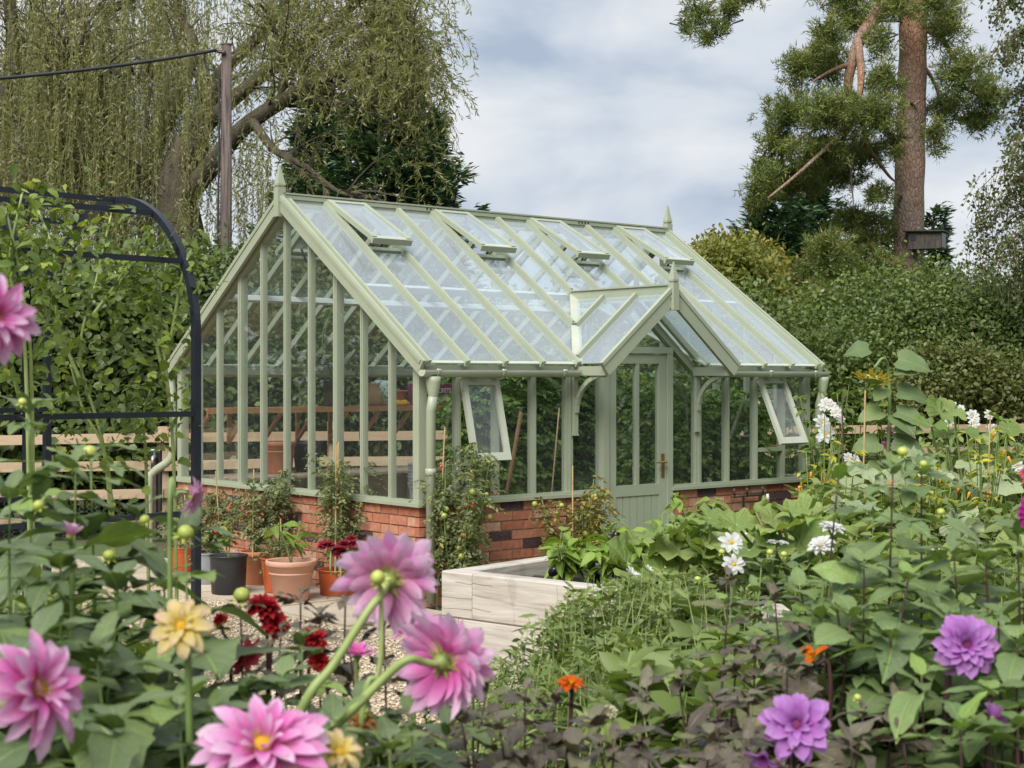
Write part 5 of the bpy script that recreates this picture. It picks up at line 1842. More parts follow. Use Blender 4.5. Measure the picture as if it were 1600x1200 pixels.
# ------------------------------------------------------------------ tomato vines inside the greenhouse
def vine(label, lx, ly, h, r, n_cl, z0=.15, mat=None, group='tomato vines inside the greenhouse'):
    b = gl(lx, ly, .03)
    t = rel_thing('tomato_vine', label, 'tomato plant', b, group)
    for k in range(2):
        stem_obj(t, [b + rv(.03), b + Vector((rng.normal() * .08, rng.normal() * .08, h * .5)), b + Vector((rng.normal() * .1, rng.normal() * .1, h))], .011, .005, greenstem, 5)
    per = 15
    f = rng.random(n_cl)
    zc = z0 + (h - z0) * f
    a = rng.uniform(0, 2 * np.pi, n_cl)
    rad = r * np.sqrt(rng.random(n_cl)) * (1.05 - .35 * f)
    ctr = np.stack([np.cos(a) * rad, np.sin(a) * rad, zc], 1)
    ax = norm(np.stack([np.cos(a), np.sin(a), -.35 + 0 * a], 1) + rng.normal(size=(n_cl, 3)) * .3)
    ln = rng.uniform(.14, .28, n_cl)
    s_ = np.tile(np.linspace(.15, 1, per), n_cl)
    Pp = np.repeat(ctr, per, 0) + np.repeat(ax * ln[:, None], per, 0) * s_[:, None]
    sd = norm(np.cross(np.repeat(ax, per, 0), np.array([0, 0, 1.0])))
    sgn = np.tile(np.where(np.arange(per) % 2, 1, -1), n_cl)[:, None]
    Dd = sd * sgn * .9 + np.repeat(ax, per, 0) * .6 + np.array([0, 0, -.25]) + rng.normal(size=(n_cl * per, 3)) * .25
    Nn = np.array([0, 0, 1.0]) + rng.normal(size=(n_cl * per, 3)) * .45
    LL = rng.uniform(.04, .085, n_cl * per)
    leaves('foliage', Pp, Dd, Nn, LL, LL * .52, T_FOLD, mat or vine_leaf, t, np.repeat(rng.random(n_cl), per) * .5 + rng.random(n_cl * per) * .5)
    return t
vl = ['leafy tomato vine inside the front glass beside the brick corner', 'tall leafy tomato vine inside behind the broom handle', 'dense tomato vine inside next to the door hinge side', 'dense tomato vine standing straight behind the door', 'tall tomato vine inside beside the door handle', 'leafy tomato vine inside behind the porch bracket', 'tomato vine inside behind the tilted far window', 'tomato vine inside the far greenhouse corner']
for k, lx in enumerate((1.12, 1.5, 1.85, 2.25, 2.65, 3.1, 3.55, 4.05)):
    vine(vl[k], lx + rng.normal() * .03, (.85, 1.05, 1.2, 1.5, 1.6, 1.7, 1.6, 1.4)[k], (1.55, 1.75, 1.85, 1.95, 1.9, 1.85, 1.75, 1.6)[k], (.2, .29, .34, .4, .4, .42, .42, .38)[k], (120, 380, 520, 600, 600, 560, 520, 420)[k])
for lb, lx, ly, h, r, n in (('tomato vine pressed against the glass right of the door', 3.02, .5, 1.7, .27, 300), ('leafy tomato vine by the small pane under the far window', 3.45, .5, 1.55, .28, 300), ('tomato vine with large leaves below the open far window', 3.88, .45, 1.6, .26, 280), ('tomato vine beside the far corner post', 4.2, .55, 1.45, .2, 180)):
    vine(lb, lx, ly, h, r, n)
t = vine('tall yellowing tomato plant growing from the black pot on the shelf', 1.5, WID - .27, .95, .22, 60, .1, tomato_leaf)
t.location = gl(1.55, WID - .27, SZ + .2); t['group'] = ''
del t['group']

# ------------------------------------------------------------------ scraggly tomato plants outside
def tomato(label, base, h, r, n_cl, stems, fruit, mat=tomato_leaf, canes=1, flop=0.0, top=None):
    b = Vector(base)
    t = rel_thing('tomato_plant', label, 'tomato plant', b)
    P = []; D = []; RR = []
    stm = []
    for k in range(stems):
        a = random.uniform(0, 6.28)
        e = Vector((math.cos(a) * r * random.uniform(.2, 1), math.sin(a) * r * random.uniform(.2, 1), h * random.uniform(.65, 1)))
        q = stem_obj(t, [b + rv(.02) * .5, b + e * .5 + rv(.03), b + e], .008, .0035, greenstem, 5)
        stm += [p - b for p in q[4:]]
    for k in range(n_cl):
        p = random.choice(stm) + rv(.02)
        a = random.uniform(0, 6.28)
        d = Vector((math.cos(a), math.sin(a), random.uniform(-.7, .2))).normalized()
        ln = random.uniform(.07, .17)
        sd = d.cross(Vector((0, 0, 1))).normalized()
        c_ = random.random()
        for i in range(11):
            f = .15 + .85 * i / 10
            P.append(tuple(p + d * ln * f + Vector((0, 0, -.05 * f * f)))); D.append(tuple(sd * (1 if i % 2 else -1) * .8 + d * .6 + rv(.25) + Vector((0, 0, -.3)))); RR.append(c_ * .6 + random.random() * .4)
    n = len(P)
    LL = rng.uniform(.025, .055, n)
    leaves('foliage', np.array(P), np.array(D), np.array([0, 0, 1.0]) + rng.normal(size=(n, 3)) * .6, LL, LL * .45, T_QUAD, mat, t, np.array(RR))
    for k in range(fruit):
        p = random.choice(stm) + Vector((rng.normal() * .04, rng.normal() * .04 - .02, -.03))
        q = random.random()
        s_ = random.uniform(.012, .02) if q < .5 else random.uniform(.016, .026)
        M = Matrix.Translation(p) @ Matrix.Diagonal((s_, s_, s_, 1))
        inst('tomato', ball_red if q < .22 else ball_green, t, M)
    for k in range(canes):
        a = rv(.06); a.z = 0
        MB().tube([a + Vector((0, 0, .0)), a * .6 + Vector((0, 0, h * random.uniform(.95, 1.12)))], .006, 6).build('bamboo_cane', cane, t)
    return t
def over(pk, dz):
    p = POT[pk].location
    return Vector((p.x, p.y, p.z + dz))
tomato('straggly tomato plant with red cherry fruit in the grey bucket', over('bucket', .21), .68, .28, 200, 5, 14)
tomato('bushy fading tomato in the darker orange terracotta pot', over('orange', .23), .68, .28, 230, 6, 8)
tomato('tall tomato with red fruit tied to canes in the low orange pot', over('tray', .17), 1.0, .3, 230, 8, 20, canes=3)
tomato('sparse tomato shoots in the bright orange pot', over('red', .23), .35, .2, 50, 4, 3, canes=1)
tomato('tomato with green and red fruit trailing down the corner downpipe', gl(.2, -.2, .0), 1.22, .3, 420, 12, 46, canes=1)
tomato('withered tomato with yellow leaves against the front brick wall', gl(1.32, -.22, .0), .92, .36, 300, 10, 30, leaf_mat('withered_leaf', [(0, (.1, .11, .045)), (.55, (.18, .18, .075)), (.8, (.33, .24, .06)), (1, (.5, .27, .03))], trans=.3), canes=1)
tomato('small tomato growing at the far end of the gable wall', over('back', .18), .5, .2, 90, 4, 6)
# pepper in black pot, squash seedling in the pale pot
def leafy(name, label, cat, base, h, r, n, size, meshes, stems=3, fruit=None, nf=0, fs=.03, wid=1.0, smat=greenstem, droop=.35):
    b = Vector(base)
    t = rel_thing(name, label, cat, b)
    stm = []
    for k in range(stems):
        a = random.uniform(0, 6.28); q = random.uniform(.3, 1)
        e = Vector((math.cos(a) * r * q, math.sin(a) * r * q, h * random.uniform(.7, 1)))
        pts = stem_obj(t, [b, b + Vector((e.x * .4, e.y * .4, e.z * .55)), b + e], .007, .003, smat, 5)
        stm += [p - b for p in pts[5:]]
    for k in range(n):
        p = random.choice(stm)
        a = random.uniform(0, 6.28)
        d = Vector((math.cos(a), math.sin(a), random.uniform(-.45, .45)))
        put_leaf(t, random.choice(meshes), b + p, d, Vector((0, 0, 1)) + rv(.3), size * random.uniform(.6, 1.25), wid)
    for k in range(nf):
        p = random.choice(stm) + Vector((rng.normal() * .04, rng.normal() * .04, -.05))
        a = rv(.3) + Vector((0, 0, -1))
        inst('fruit', fruit, t, frame(p, a.orthogonal(), a, fs))
    return t
leafy('pepper_plant', 'young pepper with one red fruit in the black pot', 'pepper plant', over('black', .26), .32, .1, 16, .085, L_pep, 2, ball_red, 1, .022)
tt = leafy('pepper_plant', 'young plant with drooping lime green leaves in the pale terracotta pot', 'pepper plant', over('pale', .27), .3, .16, 13, .16, L_pep, 3)
# maroon flowers in the tray are built with the other flowers below

# ------------------------------------------------------------------ raised bed crops
pl_ = ['bushy green pepper plant at the bed corner', 'pepper plant with glossy leaves and dark fruit in the raised bed', 'pepper plant crowded between its neighbours in the raised bed', 'light green pepper plant in the middle of the bed', 'pepper plant next to the big squash leaves', 'tall pepper plant behind the squash in front of the door', 'pepper plant low behind the sleepers']
for k, (x, y, h, r, n) in enumerate(((.36, .5, .26, .2, 60), (.52, .36, .27, .22, 70), (.6, .75, .32, .24, 66), (.78, .4, .28, .22, 70), (.85, .8, .36, .25, 60), (.75, 1.3, .46, .25, 60), (1.0, .5, .3, .22, 60))):
    t = leafy('pepper_plant', pl_[k], 'pepper plant', bp(x, y), h, r, n, .115, L_pep, 5, ball('fruit', aub_fruit, 10, [(.02, 0), (.55, .25), (.8, .9), (.85, 1.6), (.6, 2.2), (.05, 2.5)]) if k in (1, 4) else ball_green, 3 if k in (1, 4) else 0, .03)

def squash(label, base, spots, meshes, smat, size, name='squash_plant', cat='squash plant', camtilt=.6):
    """spots: world points where a leaf blade sits"""
    b = Vector(base)
    t = rel_thing(name, label, cat, b)
    for p in spots:
        p = Vector(p)
        d = Vector((p.x - b.x + rng.normal() * .3, p.y - b.y + rng.normal() * .3, 0))
        if d.length < .05: d = Vector((1, 0, 0))
        stem_obj(t, [b + rv(.05), Vector((b.x * .35 + p.x * .65, b.y * .35 + p.y * .65, b.z * .45 + p.z * .55)), p], .011, .007, smat, 6, 'leaf_stalk', 5)
        n_ = Vector((rng.normal() * .5, -camtilt + rng.normal() * .45, 1)).normalized()
        put_leaf(t, random.choice(meshes), p, d.normalized() + Vector((0, -.2, -.2)), n_, size * random.uniform(.75, 1.2), random.uniform(.85, 1.05))
    return t
def sp(lst, d0, d1):
    return [A(u, v, random.uniform(d0, d1)) for u, v in lst]
squash('pumpkin plant with huge pale veined leaves spilling over the bed', bp(1.25, .5), sp([(1010, 850), (1040, 870), (1075, 840), (1105, 870), (1000, 890), (1055, 900), (1090, 905), (1030, 835), (1120, 840), (1070, 815), (980, 880), (1110, 810), (1060, 860), (1085, 880), (1020, 905)], 7.0, 7.7) + sp([(1000, 865), (1045, 845), (1095, 850), (1115, 885), (1070, 890), (1010, 880), (1035, 890), (1090, 825), (1130, 860), (990, 895)], 7.0, 7.8), L_squash, palestem, .135)
squash('squash plant with broad leaves between the bed and the white dahlias', bp(1.75, .7), sp([(1150, 820), (1190, 835), (1225, 825), (1250, 845), (1170, 860), (1215, 870), (1130, 880), (1255, 805), (1180, 800), (1275, 860), (1200, 900), (1240, 890), (1120, 900), (1160, 910), (1280, 900), (1300, 880)], 6.8, 7.7) + sp([(1145, 845), (1205, 850), (1240, 860), (1190, 880), (1225, 905), (1155, 890), (1265, 880), (1210, 810), (1235, 800), (1285, 840)], 6.9, 7.8), L_squash, palestem, .13)
squash('courgette with silver marbled leaves climbing by the fence', gb(1470, 11.0), sp([(1480, 700), (1510, 715), (1540, 735), (1500, 750), (1460, 740), (1530, 765), (1560, 760), (1440, 715), (1350, 735), (1380, 755), (1330, 760), (1410, 750), (1490, 785), (1450, 780), (1560, 790), (1590, 780)], 10.2, 11.2), L_silver, palestem, .16, 'courgette_plant', 'courgette plant')
squash('climbing squash with rounded green leaves above the right hand fence', gb(1540, 11.5), sp([(1470, 645), (1490, 640), (1480, 680), (1560, 655), (1575, 670), (1530, 680), (1550, 690), (1455, 665)], 10.6, 11.4), L_squash, palestem, .14)
squash('low squash leaves trailing in front of the right hand brickwork', gb(1330, 9.5), sp([(1290, 800), (1320, 795), (1350, 790), (1300, 830), (1340, 830), (1380, 815), (1420, 820), (1370, 850), (1460, 830), (1500, 820), (1540, 840), (1580, 830)], 8.4, 9.4), L_silver[:1] + L_squash, palestem, .15)
# chillies
yel_leaf = [blade('leaf', leaf_mat('chilli_leaf', [(0, (.2, .24, .03)), (.5, (.33, .34, .05)), (1, (.46, .42, .06))], trans=.3, use_attr=False, objrand=True), .4, 5, 0, .2, .4, .75, .02, .1, k) for k in range(2)]
for (u, v, d, h, lb) in ((1270, 805, 10.2, .42, 'yellowing chilli plant with orange fruit beside the far downpipe'), (1315, 790, 10.6, .3, 'low yellow chilli plant behind the far greenhouse corner'), (1455, 830, 9.2, .36, 'yellow chilli plant hung with orange peppers among the silver leaves'), (1535, 790, 9.6, .42, 'tall yellow leaved chilli plant tied to a cane')):
    p = A(u, v, d)
    t = leafy('chilli_plant', lb, 'chilli plant', (p.x, p.y, 0), p.z + h + .12, .2, 130, .085, yel_leaf, 9, ball_orange, 22, .017, droop=.4)
    if u == 1535: MB().tube([(0, 0, 0), (.05, 0, p.z + h + .15)], .005, 6).build('bamboo_cane', cane, t)

# ------------------------------------------------------------------ sunflower
yellow_petal = petal_mat('sunflower_petal', [(0, (.6, .4, .02)), (.6, (.7, .5, .04)), (1, (.6, .42, .05))])
sun_b = gb(1385, 12.6)
sf = rel_thing('sunflower', 'tall sunflower with a nodding yellow head and big drooping leaves', 'sunflower', sun_b)
top = A(1372, 565, 12.5)
q = stem_obj(sf, [sun_b, A(1385, 760, 12.6), A(1390, 650, 12.6), A(1388, 580, 12.6), A(1380, 560, 12.5), A(1366, 575, 12.45)], .018, .011, greenstem, 8)
for (u, v, du, dv, s_) in ((1390, 560, 40, 25, .27), (1370, 545, -60, 5, .2), (1390, 610, 50, 25, .28), (1388, 640, 30, 30, .26), (1385, 665, 45, 15, .25), (1384, 690, 40, 15, .25), (1388, 580, 25, -10, .17), (1385, 640, -25, 20, .22), (1384, 690, -35, 15, .24), (1384, 720, 30, 20, .24), (1384, 730, -30, 10, .22), (1388, 600, -10, 30, .2), (1390, 640, 10, 40, .24), (1385, 700, 5, 40, .24)):
    p = A(u, v, 12.55)
    d = Vector((du, random.uniform(-30, 0), -dv * .25))
    put_leaf(sf, random.choice(L_sun), p + d.normalized() * .07, d, Vector((.15, -.75, .65)), s_ * 1.02)
hd = A(1364, 592, 12.4)
face = Vector((-.2, -.22, -.95)).normalized()
o = MB().lathe([(0, -.02), (.06, -.02), (.085, 0), (.08, .02), (0, .035)], 18).build('flower_head', surf('sunflower_back', (.3, .33, .06), (.42, .42, .1), 20, .7, .3), sf)
o.matrix_basis = frame(hd - sun_b, face.orthogonal(), face, 1.0)
pm = blade('petal', yellow_petal, .3, 5, 0, .2, .3, .7, .03)
for k in range(26):
    a = 2 * math.pi * k / 26 + random.uniform(-.1, .1)
    d = Vector((math.cos(a), math.sin(a), random.uniform(-.4, .3)))
    inst('petal', pm, o, frame(Vector((math.cos(a) * .075, math.sin(a) * .075, 0)), d, Vector((0, 0, 1)), random.uniform(.07, .11)))
for (u, v, d) in ((1382, 525, 12.8), (1295, 560, 12.9)):
    p = A(u, v, d)
    leafy('young_shrub', 'leafy green shoot rising above the sunflower' if u > 1300 else 'leafy shrub crowded against the far greenhouse corner', 'shrub', (p.x, p.y, 0), p.z, .12 if u > 1300 else .26, 60 if u > 1300 else 150, .1, L_climb[:3], 3 if u > 1300 else 8)
leafy('young_shrub', 'green shrub seen through the far gable glass', 'shrub', gb(1250, 15.2), 1.7, .45, 170, .12, L_climb[:3], 10)
leafy('young_shrub', 'dark leafy shrub between the far downpipe and the sunflower', 'shrub', gb(1330, 13.0), 1.75, .28, 170, .11, L_climb[:3], 9)
o = MB().tube([gb(1345, 12.2), A(1352, 610, 12.3)], .007, 6).build('bamboo_cane', cane); tag(o, 'pale bamboo cane leaning beside the sunflower', 'cane')
o = MB().tube([gb(1318, 12.2), A(1316, 615, 12.2)], .007, 6).build('garden_stake', copper_dark); tag(o, 'reddish stake standing by the far greenhouse corner', 'stake')

# ------------------------------------------------------------------ climbers on the arch
def climber(label, stems, n_obj, n_stuff, spread, size):
    b = Vector(stems[0][0])
    t = rel_thing('climbing_plant', label, 'climbing plant', b)
    pts = []
    for s_ in stems:
        q = stem_obj(t, s_, .013, .006, palestem, 6)
        pts += q[len(q) // 3:]
    for k in range(n_obj):
        p = random.choice(pts) + Vector(np.clip(rng.normal(size=3), -1.7, 1.7) * np.array([spread, spread, spread * .9]))
        p.y -= spread * .35
        a = random.uniform(0, 6.28)
        put_leaf(t, random.choice(L_climb), p, Vector((math.cos(a), math.sin(a) - .3, random.uniform(-.7, .3))), Vector((0, -.35, 1)) + rv(.45), size * random.uniform(.6, 1.3))
    P = np.array([tuple(random.choice(pts) - b) for _ in range(n_stuff)]) + np.clip(rng.normal(size=(n_stuff, 3)), -1.7, 1.7) * spread
    n = n_stuff
    LL = rng.uniform(.6, 1.2, n) * size * .75
    leaves('foliage', P, rdir(n) + np.array([0, 0, -.3]), rdir(n) * .6 + np.array([0, -.3, .8]), LL, LL * .62, T_FOLD, climber_stuff, t)
climber('rose like climber with light green leaves over the arch top', [
    [gb(50, 7.5), A(50, 620, 7.45), A(35, 450, 7.4), A(10, 330, 7.4)], [gb(50, 7.5), A(40, 560, 7.4), A(15, 420, 7.4), A(35, 300, 7.4)], [A(30, 620, 7.5), A(0, 500, 7.5), A(-30, 380, 7.5)], [A(50, 560, 7.5), A(80, 480, 7.6), A(85, 400, 7.7), A(60, 330, 7.8)]], 270, 380, .13, .085)
climber('climber with thick green stems trained through the middle of the arch', [
    [gb(190, 8.4), A(170, 740, 8.3), A(130, 640, 8.3), A(110, 570, 8.3)], [gb(190, 8.4), A(165, 720, 8.3), A(125, 560, 8.4), A(150, 440, 8.5), A(175, 330, 8.6)], [A(128, 600, 8.3), A(95, 520, 8.3), A(80, 450, 8.3)], [A(140, 500, 8.4), A(190, 430, 8.5), A(215, 370, 8.6)]], 250, 230, .14, .082)
climber('climber growing up the arch post beside the greenhouse gable', [
    [gb(278, 8.6), A(272, 740, 8.5), A(262, 600, 8.5), A(250, 480, 8.5), A(262, 400, 8.5)], [A(264, 620, 8.5), A(240, 520, 8.5), A(225, 440, 8.5)], [A(262, 560, 8.5), A(285, 430, 8.4), A(300, 390, 8.4)], [gb(235, 8.7), A(228, 720, 8.6), A(222, 660, 8.6), A(235, 610, 8.5)]], 250, 200, .11, .08)

# ------------------------------------------------------------------ foreground flowers
pink = petal_mat('pink_petal', [(0.0, (.82, .62, .12)), (.17, (.88, .6, .42)), (.36, (.83, .26, .58)), (.62, (.88, .45, .74)), (1.0, (.92, .7, .86))], .38, .5)
pink_deep = petal_mat('deep_pink_petal', [(0.0, (.7, .35, .15)), (.2, (.72, .1, .4)), (.55, (.8, .22, .56)), (1.0, (.87, .48, .74))], .35)
purple = petal_mat('purple_petal', [(0.0, (.3, .05, .3)), (.3, (.5, .15, .55)), (.7, (.58, .25, .66)), (1.0, (.62, .33, .7))], .35)
yellow = petal_mat('yellow_petal', [(0.0, (.72, .5, .05)), (.4, (.78, .62, .16)), (.8, (.8, .66, .36)), (1.0, (.78, .52, .38))], .35)
red = petal_mat('red_petal', [(0.0, (.25, .01, .012)), (.5, (.42, .012, .02)), (1.0, (.5, .02, .03))], .25)
coral = petal_mat('coral_petal', [(0.0, (.6, .3, .05)), (.4, (.62, .05, .08)), (1.0, (.68, .16, .2))], .3)
orange = petal_mat('orange_petal', [(0.0, (.7, .3, .01)), (.5, (.72, .14, .006)), (1.0, (.68, .09, .006))], .3)
whitep = petal_mat('white_petal', [(0.0, (.78, .74, .45)), (.25, (.82, .82, .78)), (1.0, (.85, .85, .84))], .35)
palepink = petal_mat('pale_pink_petal', [(0.0, (.8, .6, .3)), (.3, (.8, .34, .6)), (1.0, (.86, .6, .76))], .38)
maroon = petal_mat('maroon_petal', [(0.0, (.14, .01, .02)), (.6, (.26, .015, .035)), (1.0, (.33, .03, .06))], .25)
magenta = petal_mat('magenta_petal', [(0.0, (.3, .01, .15)), (1.0, (.5, .02, .3))], .3)
brownp = petal_mat('faded_petal', [(0.0, (.4, .2, .04)), (.5, (.33, .15, .05)), (1.0, (.45, .24, .08))], .25)
disc_y = surf('yellow_disc', (.6, .3, .01), (.7, .42, .03), 90, .8, .8, .004)
disc_d = surf('purple_disc', (.12, .01, .08), (.2, .03, .12), 90, .8, .8, .004)
calyx_m = surf('calyx', (.13, .19, .04), (.26, .31, .07), 30, .5, .2)
bud_m = surf('bud', (.3, .36, .06), (.48, .5, .12), 25, .45, .2)

def petal_mesh(mat, W=.42, cup=.5, droop=.1, pointed=.6, seed=0, nx=6):
    """petal along x, cupped across; slightly rolled edges"""
    vs = []; fs = []
    ys = (-1, -.5, 0, .5, 1)
    r = random.Random(seed)
    for i in range(nx + 1):
        t_ = i / nx
        if i == 0: w = .10
        elif i == nx: w = .05
        else: w = math.sin(math.pi * (t_ ** .85 * .9 + .05)) ** pointed
        for y in ys:
            yy = y * w * W * .5
            z = cup * (abs(yy) ** 1.6) * 2.2 - droop * t_ * t_ + .06 * math.sin(3 * t_) + (.015 * math.sin(8 * t_ + seed) * abs(y))
            vs.append((t_ - .03 * abs(y) * (i == nx), yy, z))
    k = 5
    for i in range(nx):
        for j in range(4):
            fs.append((i * k + j, (i + 1) * k + j, (i + 1) * k + j + 1, i * k + j + 1))
    return MB().add(vs, fs).mesh('petal', mat, True)

PET = {}
def petals_for(mat, W, cup=.5, droop=.1, pointed=.6):
    key = (mat.name, W, cup, droop, pointed)
    if key not in PET:
        PET[key] = [petal_mesh(mat, W, cup, droop, pointed, k) for k in range(3)]
    return PET[key]

calyx_me = MB()
calyx_me.lathe([(.0, -.26), (.07, -.24), (.15, -.16), (.2, -.06), (.17, .02), (.0, .05)], 14)
for k in range(7):
    a = 2 * math.pi * k / 7
    c, s_ = math.cos(a), math.sin(a)
    calyx_me.add([(c * .12 - s_ * .06, s_ * .12 + c * .06, -.12), (c * .12 + s_ * .06, s_ * .12 - c * .06, -.12), (c * .38, s_ * .38, -.16)], [(0, 1, 2)])
calyx_mesh = calyx_me.mesh('calyx', calyx_m, True)
disc_mesh = {}
def disc(mat):
    if mat.name not in disc_mesh:
        disc_mesh[mat.name] = MB().lathe([(.0, .12), (.1, .1), (.17, .04), (.18, -.02), (0, -.05)], 14).mesh('flower', mat, True)
    return disc_mesh[mat.name]

def bloom(t, pos, facing, radius, mat, rows, W=.42, discm=disc_y, mat2=None, cup=.5, jit=.12, droop=.1, pointed=.6, label=None):
    """rows: list of (count, angle from the axis in degrees, length fraction)"""
    f = Vector(facing).normalized()
    o = inst('flower', disc(discm), t, frame(Vector(pos) - t.location, f.orthogonal(), f, radius))
    if label: o['label'] = label
    inst('calyx', calyx_mesh, o)
    ms = petals_for(mat, W, cup, droop, pointed)
    ms2 = petals_for(mat2, W, cup, droop, pointed) if mat2 else ms
    for ri, (cnt, ang, ln) in enumerate(rows):
        ph = random.uniform(0, 6.28)
        for k in range(cnt):
            a = ph + 2 * math.pi * k / cnt + random.uniform(-.5, .5) * jit * 2
            an = R(ang + random.uniform(-60, 60) * jit)
            d = Vector((math.cos(a) * math.sin(an), math.sin(a) * math.sin(an), math.cos(an)))
            up = Vector((-math.cos(a) * math.cos(an), -math.sin(a) * math.cos(an), math.sin(an)))
            base = Vector((math.cos(a), math.sin(a), 0)) * .12 + Vector((0, 0, -.04 + .02 * ri))
            sc = ln * random.uniform(.86, 1.08)
            inst('petal', random.choice(ms if ri % 2 == 0 else ms2), o, frame(base, d, up + rv(.12), sc, sc * random.uniform(.85, 1.1), sc))
    return o
DECO = [(12, 100, 1.0), (12, 84, .95), (11, 66, .82), (9, 48, .66), (7, 28, .48)]
DECO_BACK = [(14, 98, 1.0), (14, 112, .82), (13, 84, .98), (11, 66, .85), (8, 45, .6)]
SEMI = [(9, 92, 1.0), (9, 78, .92), (8, 62, .75), (6, 40, .5)]
SINGLE = [(8, 86, 1.0), (6, 74, .85)]
POMP = [(12, 110, .9), (12, 90, .9), (12, 70, .85), (10, 50, .8), (8, 25, .75)]

def bud(t, pos, d, r):
    me = BUD
    f = Vector(d).normalized()
    inst('bud', me, t, frame(Vector(pos) - t.location, f.orthogonal(), f, r * .8, r * .8, r * .72))
_b = MB().lathe([(.02, -1.0), (.55, -.85), (.95, -.3), (1.0, .15), (.8, .65), (.35, .95), (.02, 1.0)], 12)
for k in range(6):
    a = 2 * math.pi * k / 6
    c, s_ = math.cos(a), math.sin(a)
    _b.add([(c * .7 - s_ * .3, s_ * .7 + c * .3, -.7), (c * .7 + s_ * .3, s_ * .7 - c * .3, -.7), (c * 1.7, s_ * 1.7, -1.05)], [(0, 1, 2)])
BUD = _b.mesh('bud', bud_m, True)

L_dah = [blade('leaf', dahlia_leaf, (.5, .6, .68)[k], 9, .06, .16, (.15, .35, .6)[k], (.72, .65, .8)[k], .04, .1, k) for k in range(3)] + [compound('leaf', dahlia_leaf, .6, k, 1) for k in range(3)]
L_dah2 = [blade('leaf', dahlia_leaf2, (.5, .6, .68)[k], 9, .06, .16, (.18, .4, .65)[k], (.72, .65, .8)[k], .04, .1, k + 5) for k in range(3)] + [compound('leaf', dahlia_leaf2, .58, k + 5, 1) for k in range(2)]
L_brz = [blade('leaf', bronze, (.42, .52, .6)[k], 8, .06, .2, (.15, .4, .75)[k], .72, .06, .1, k + 8) for k in range(3)] + [compound('leaf', bronze, .5, k + 3, 2) for k in range(3)]

def dahlia_stem(t, top, base, L, size, n, smat, r0=.008, r1=.0045, gap=.11, first=.06, up=.15, vmax=1290, bendv=.04):
    """a stem with opposite pairs of leaves, largest low down"""
    top = Vector(top); base = Vector(base)
    mid = base.lerp(top, .55) + rv(bendv)
    q = stem_obj(t, [base, mid, top], r0 * .8, .0018, smat, 7, 'stem', 10)
    tot = (top - base).length
    for k in range(4):
        aa = k * 1.57 + random.uniform(-.4, .4)
        put_leaf(t, random.choice(L[:3]), top - Vector((0, 0, .012 * (k // 2))), Vector((math.cos(aa), math.sin(aa), random.uniform(.5, 1.5))), Vector((-math.cos(aa), -math.sin(aa), 1)), size * random.uniform(.28, .5))
    az = random.uniform(0, 3.14)
    s_ = first
    for k in range(n):
        f = 1 - s_ / tot
        if f < .1: break
        i = f * (len(q) - 1); a = int(i)
        p = q[a].lerp(q[min(a + 1, len(q) - 1)], i - a)
        v = HORIZON + F * (CAMZ - p.z) / p.y
        if v > vmax: break
        sz = size * min(1.2, .62 + .2 * k) * random.uniform(.85, 1.15)
        for sg in (0, math.pi):
            aa = az + sg + random.uniform(-.25, .25)
            d = Vector((math.cos(aa), math.sin(aa), up + random.uniform(-.25, .3)))
            put_leaf(t, random.choice(L), p, d, Vector((0, 0, 1)) + rv(.22), sz)
        az += 1.57 + random.uniform(-.3, .3)
        s_ += gap * random.uniform(.8, 1.2)
    return q
def base_of(top, dx=0.0, dy=0.0):
    return Vector((top[0] + dx, top[1] + dy, 0))

# ---- left group: pink dahlias with grey green leaves
LB = gb(110, 2.45)
pd = rel_thing('pink_dahlia', 'tall pink dahlia plant with large grey green leaves beside the arch', 'dahlia', LB)
for (u, v, d, n, sz) in ((45, 640, 2.75, 6, .13), (118, 725, 2.55, 6, .14), (142, 712, 2.7, 5, .13), (215, 800, 2.75, 5, .14), (290, 838, 2.5, 5, .14), (15, 770, 2.3, 5, .15), (95, 880, 2.15, 5, .16), (185, 915, 2.3, 4, .16), (255, 900, 2.7, 5, .15), (60, 1000, 1.95, 3, .17), (150, 1020, 2.0, 3, .18), (-20, 880, 2.1, 5, .16), (235, 1060, 2.1, 3, .17), (320, 1000, 2.5, 4, .14)):
    top = A(u, v, d + .12)
    dahlia_stem(pd, top, base_of(top, rng.normal() * .06, rng.normal() * .05), L_dah, sz * 1.2, n + 3, greenstem, gap=.075, first=.03)
for (u, v, d, r) in ((140, 706, 2.7, .016), (290, 832, 2.5, .017), (170, 868, 2.6, .013), (35, 628, 2.75, .01), (226, 812, 2.7, .012), (60, 790, 2.4, .012)):
    bud(pd, A(u, v, d), (rng.normal() * .3, -.2, 1), r)
# blooms of the left plant
b0 = A(-12, 495, 1.95)
bloom(pd, b0, (.75, -.6, .15), .062, pink_deep, DECO, W=.36, jit=.2, mat2=pink)
stem_obj(pd, [b0 + Vector((-.03, .02, -.02)), b0 + Vector((-.08, .05, -.2)), base_of(b0, -.1, .2)], .005, .008, palestem, 7)
b1 = A(58, 1078, 1.72)
bloom(pd, b1, (.8, -.35, .3), .068, pink, DECO, W=.36, jit=.2, mat2=pink_deep, droop=.2)
stem_obj(pd, [b1 + Vector((-.02, .005, -.01)), b1 + Vector((-.06, .0, -.04)), b1 + Vector((-.12, .1, -.2)), base_of(b1, -.12, .2)], .005, .008, palestem, 7)
b2 = A(302, 778, 2.6)
bloom(pd, b2, (.9, -.15, -.25), .034, palepink, SEMI)
stem_obj(pd, [b2 + Vector((-.01, 0, .01)), b2 + Vector((-.03, 0, -.0)), b2 + Vector((-.04, 0, -.1)), base_of(b2, -.03, .02)], .003, .006, greenstem, 6)
b3 = A(108, 838, 2.5)
bloom(pd, b3, (.3, .1, .95), .03, palepink, [(6, 30, 1.0), (5, 15, .9)])
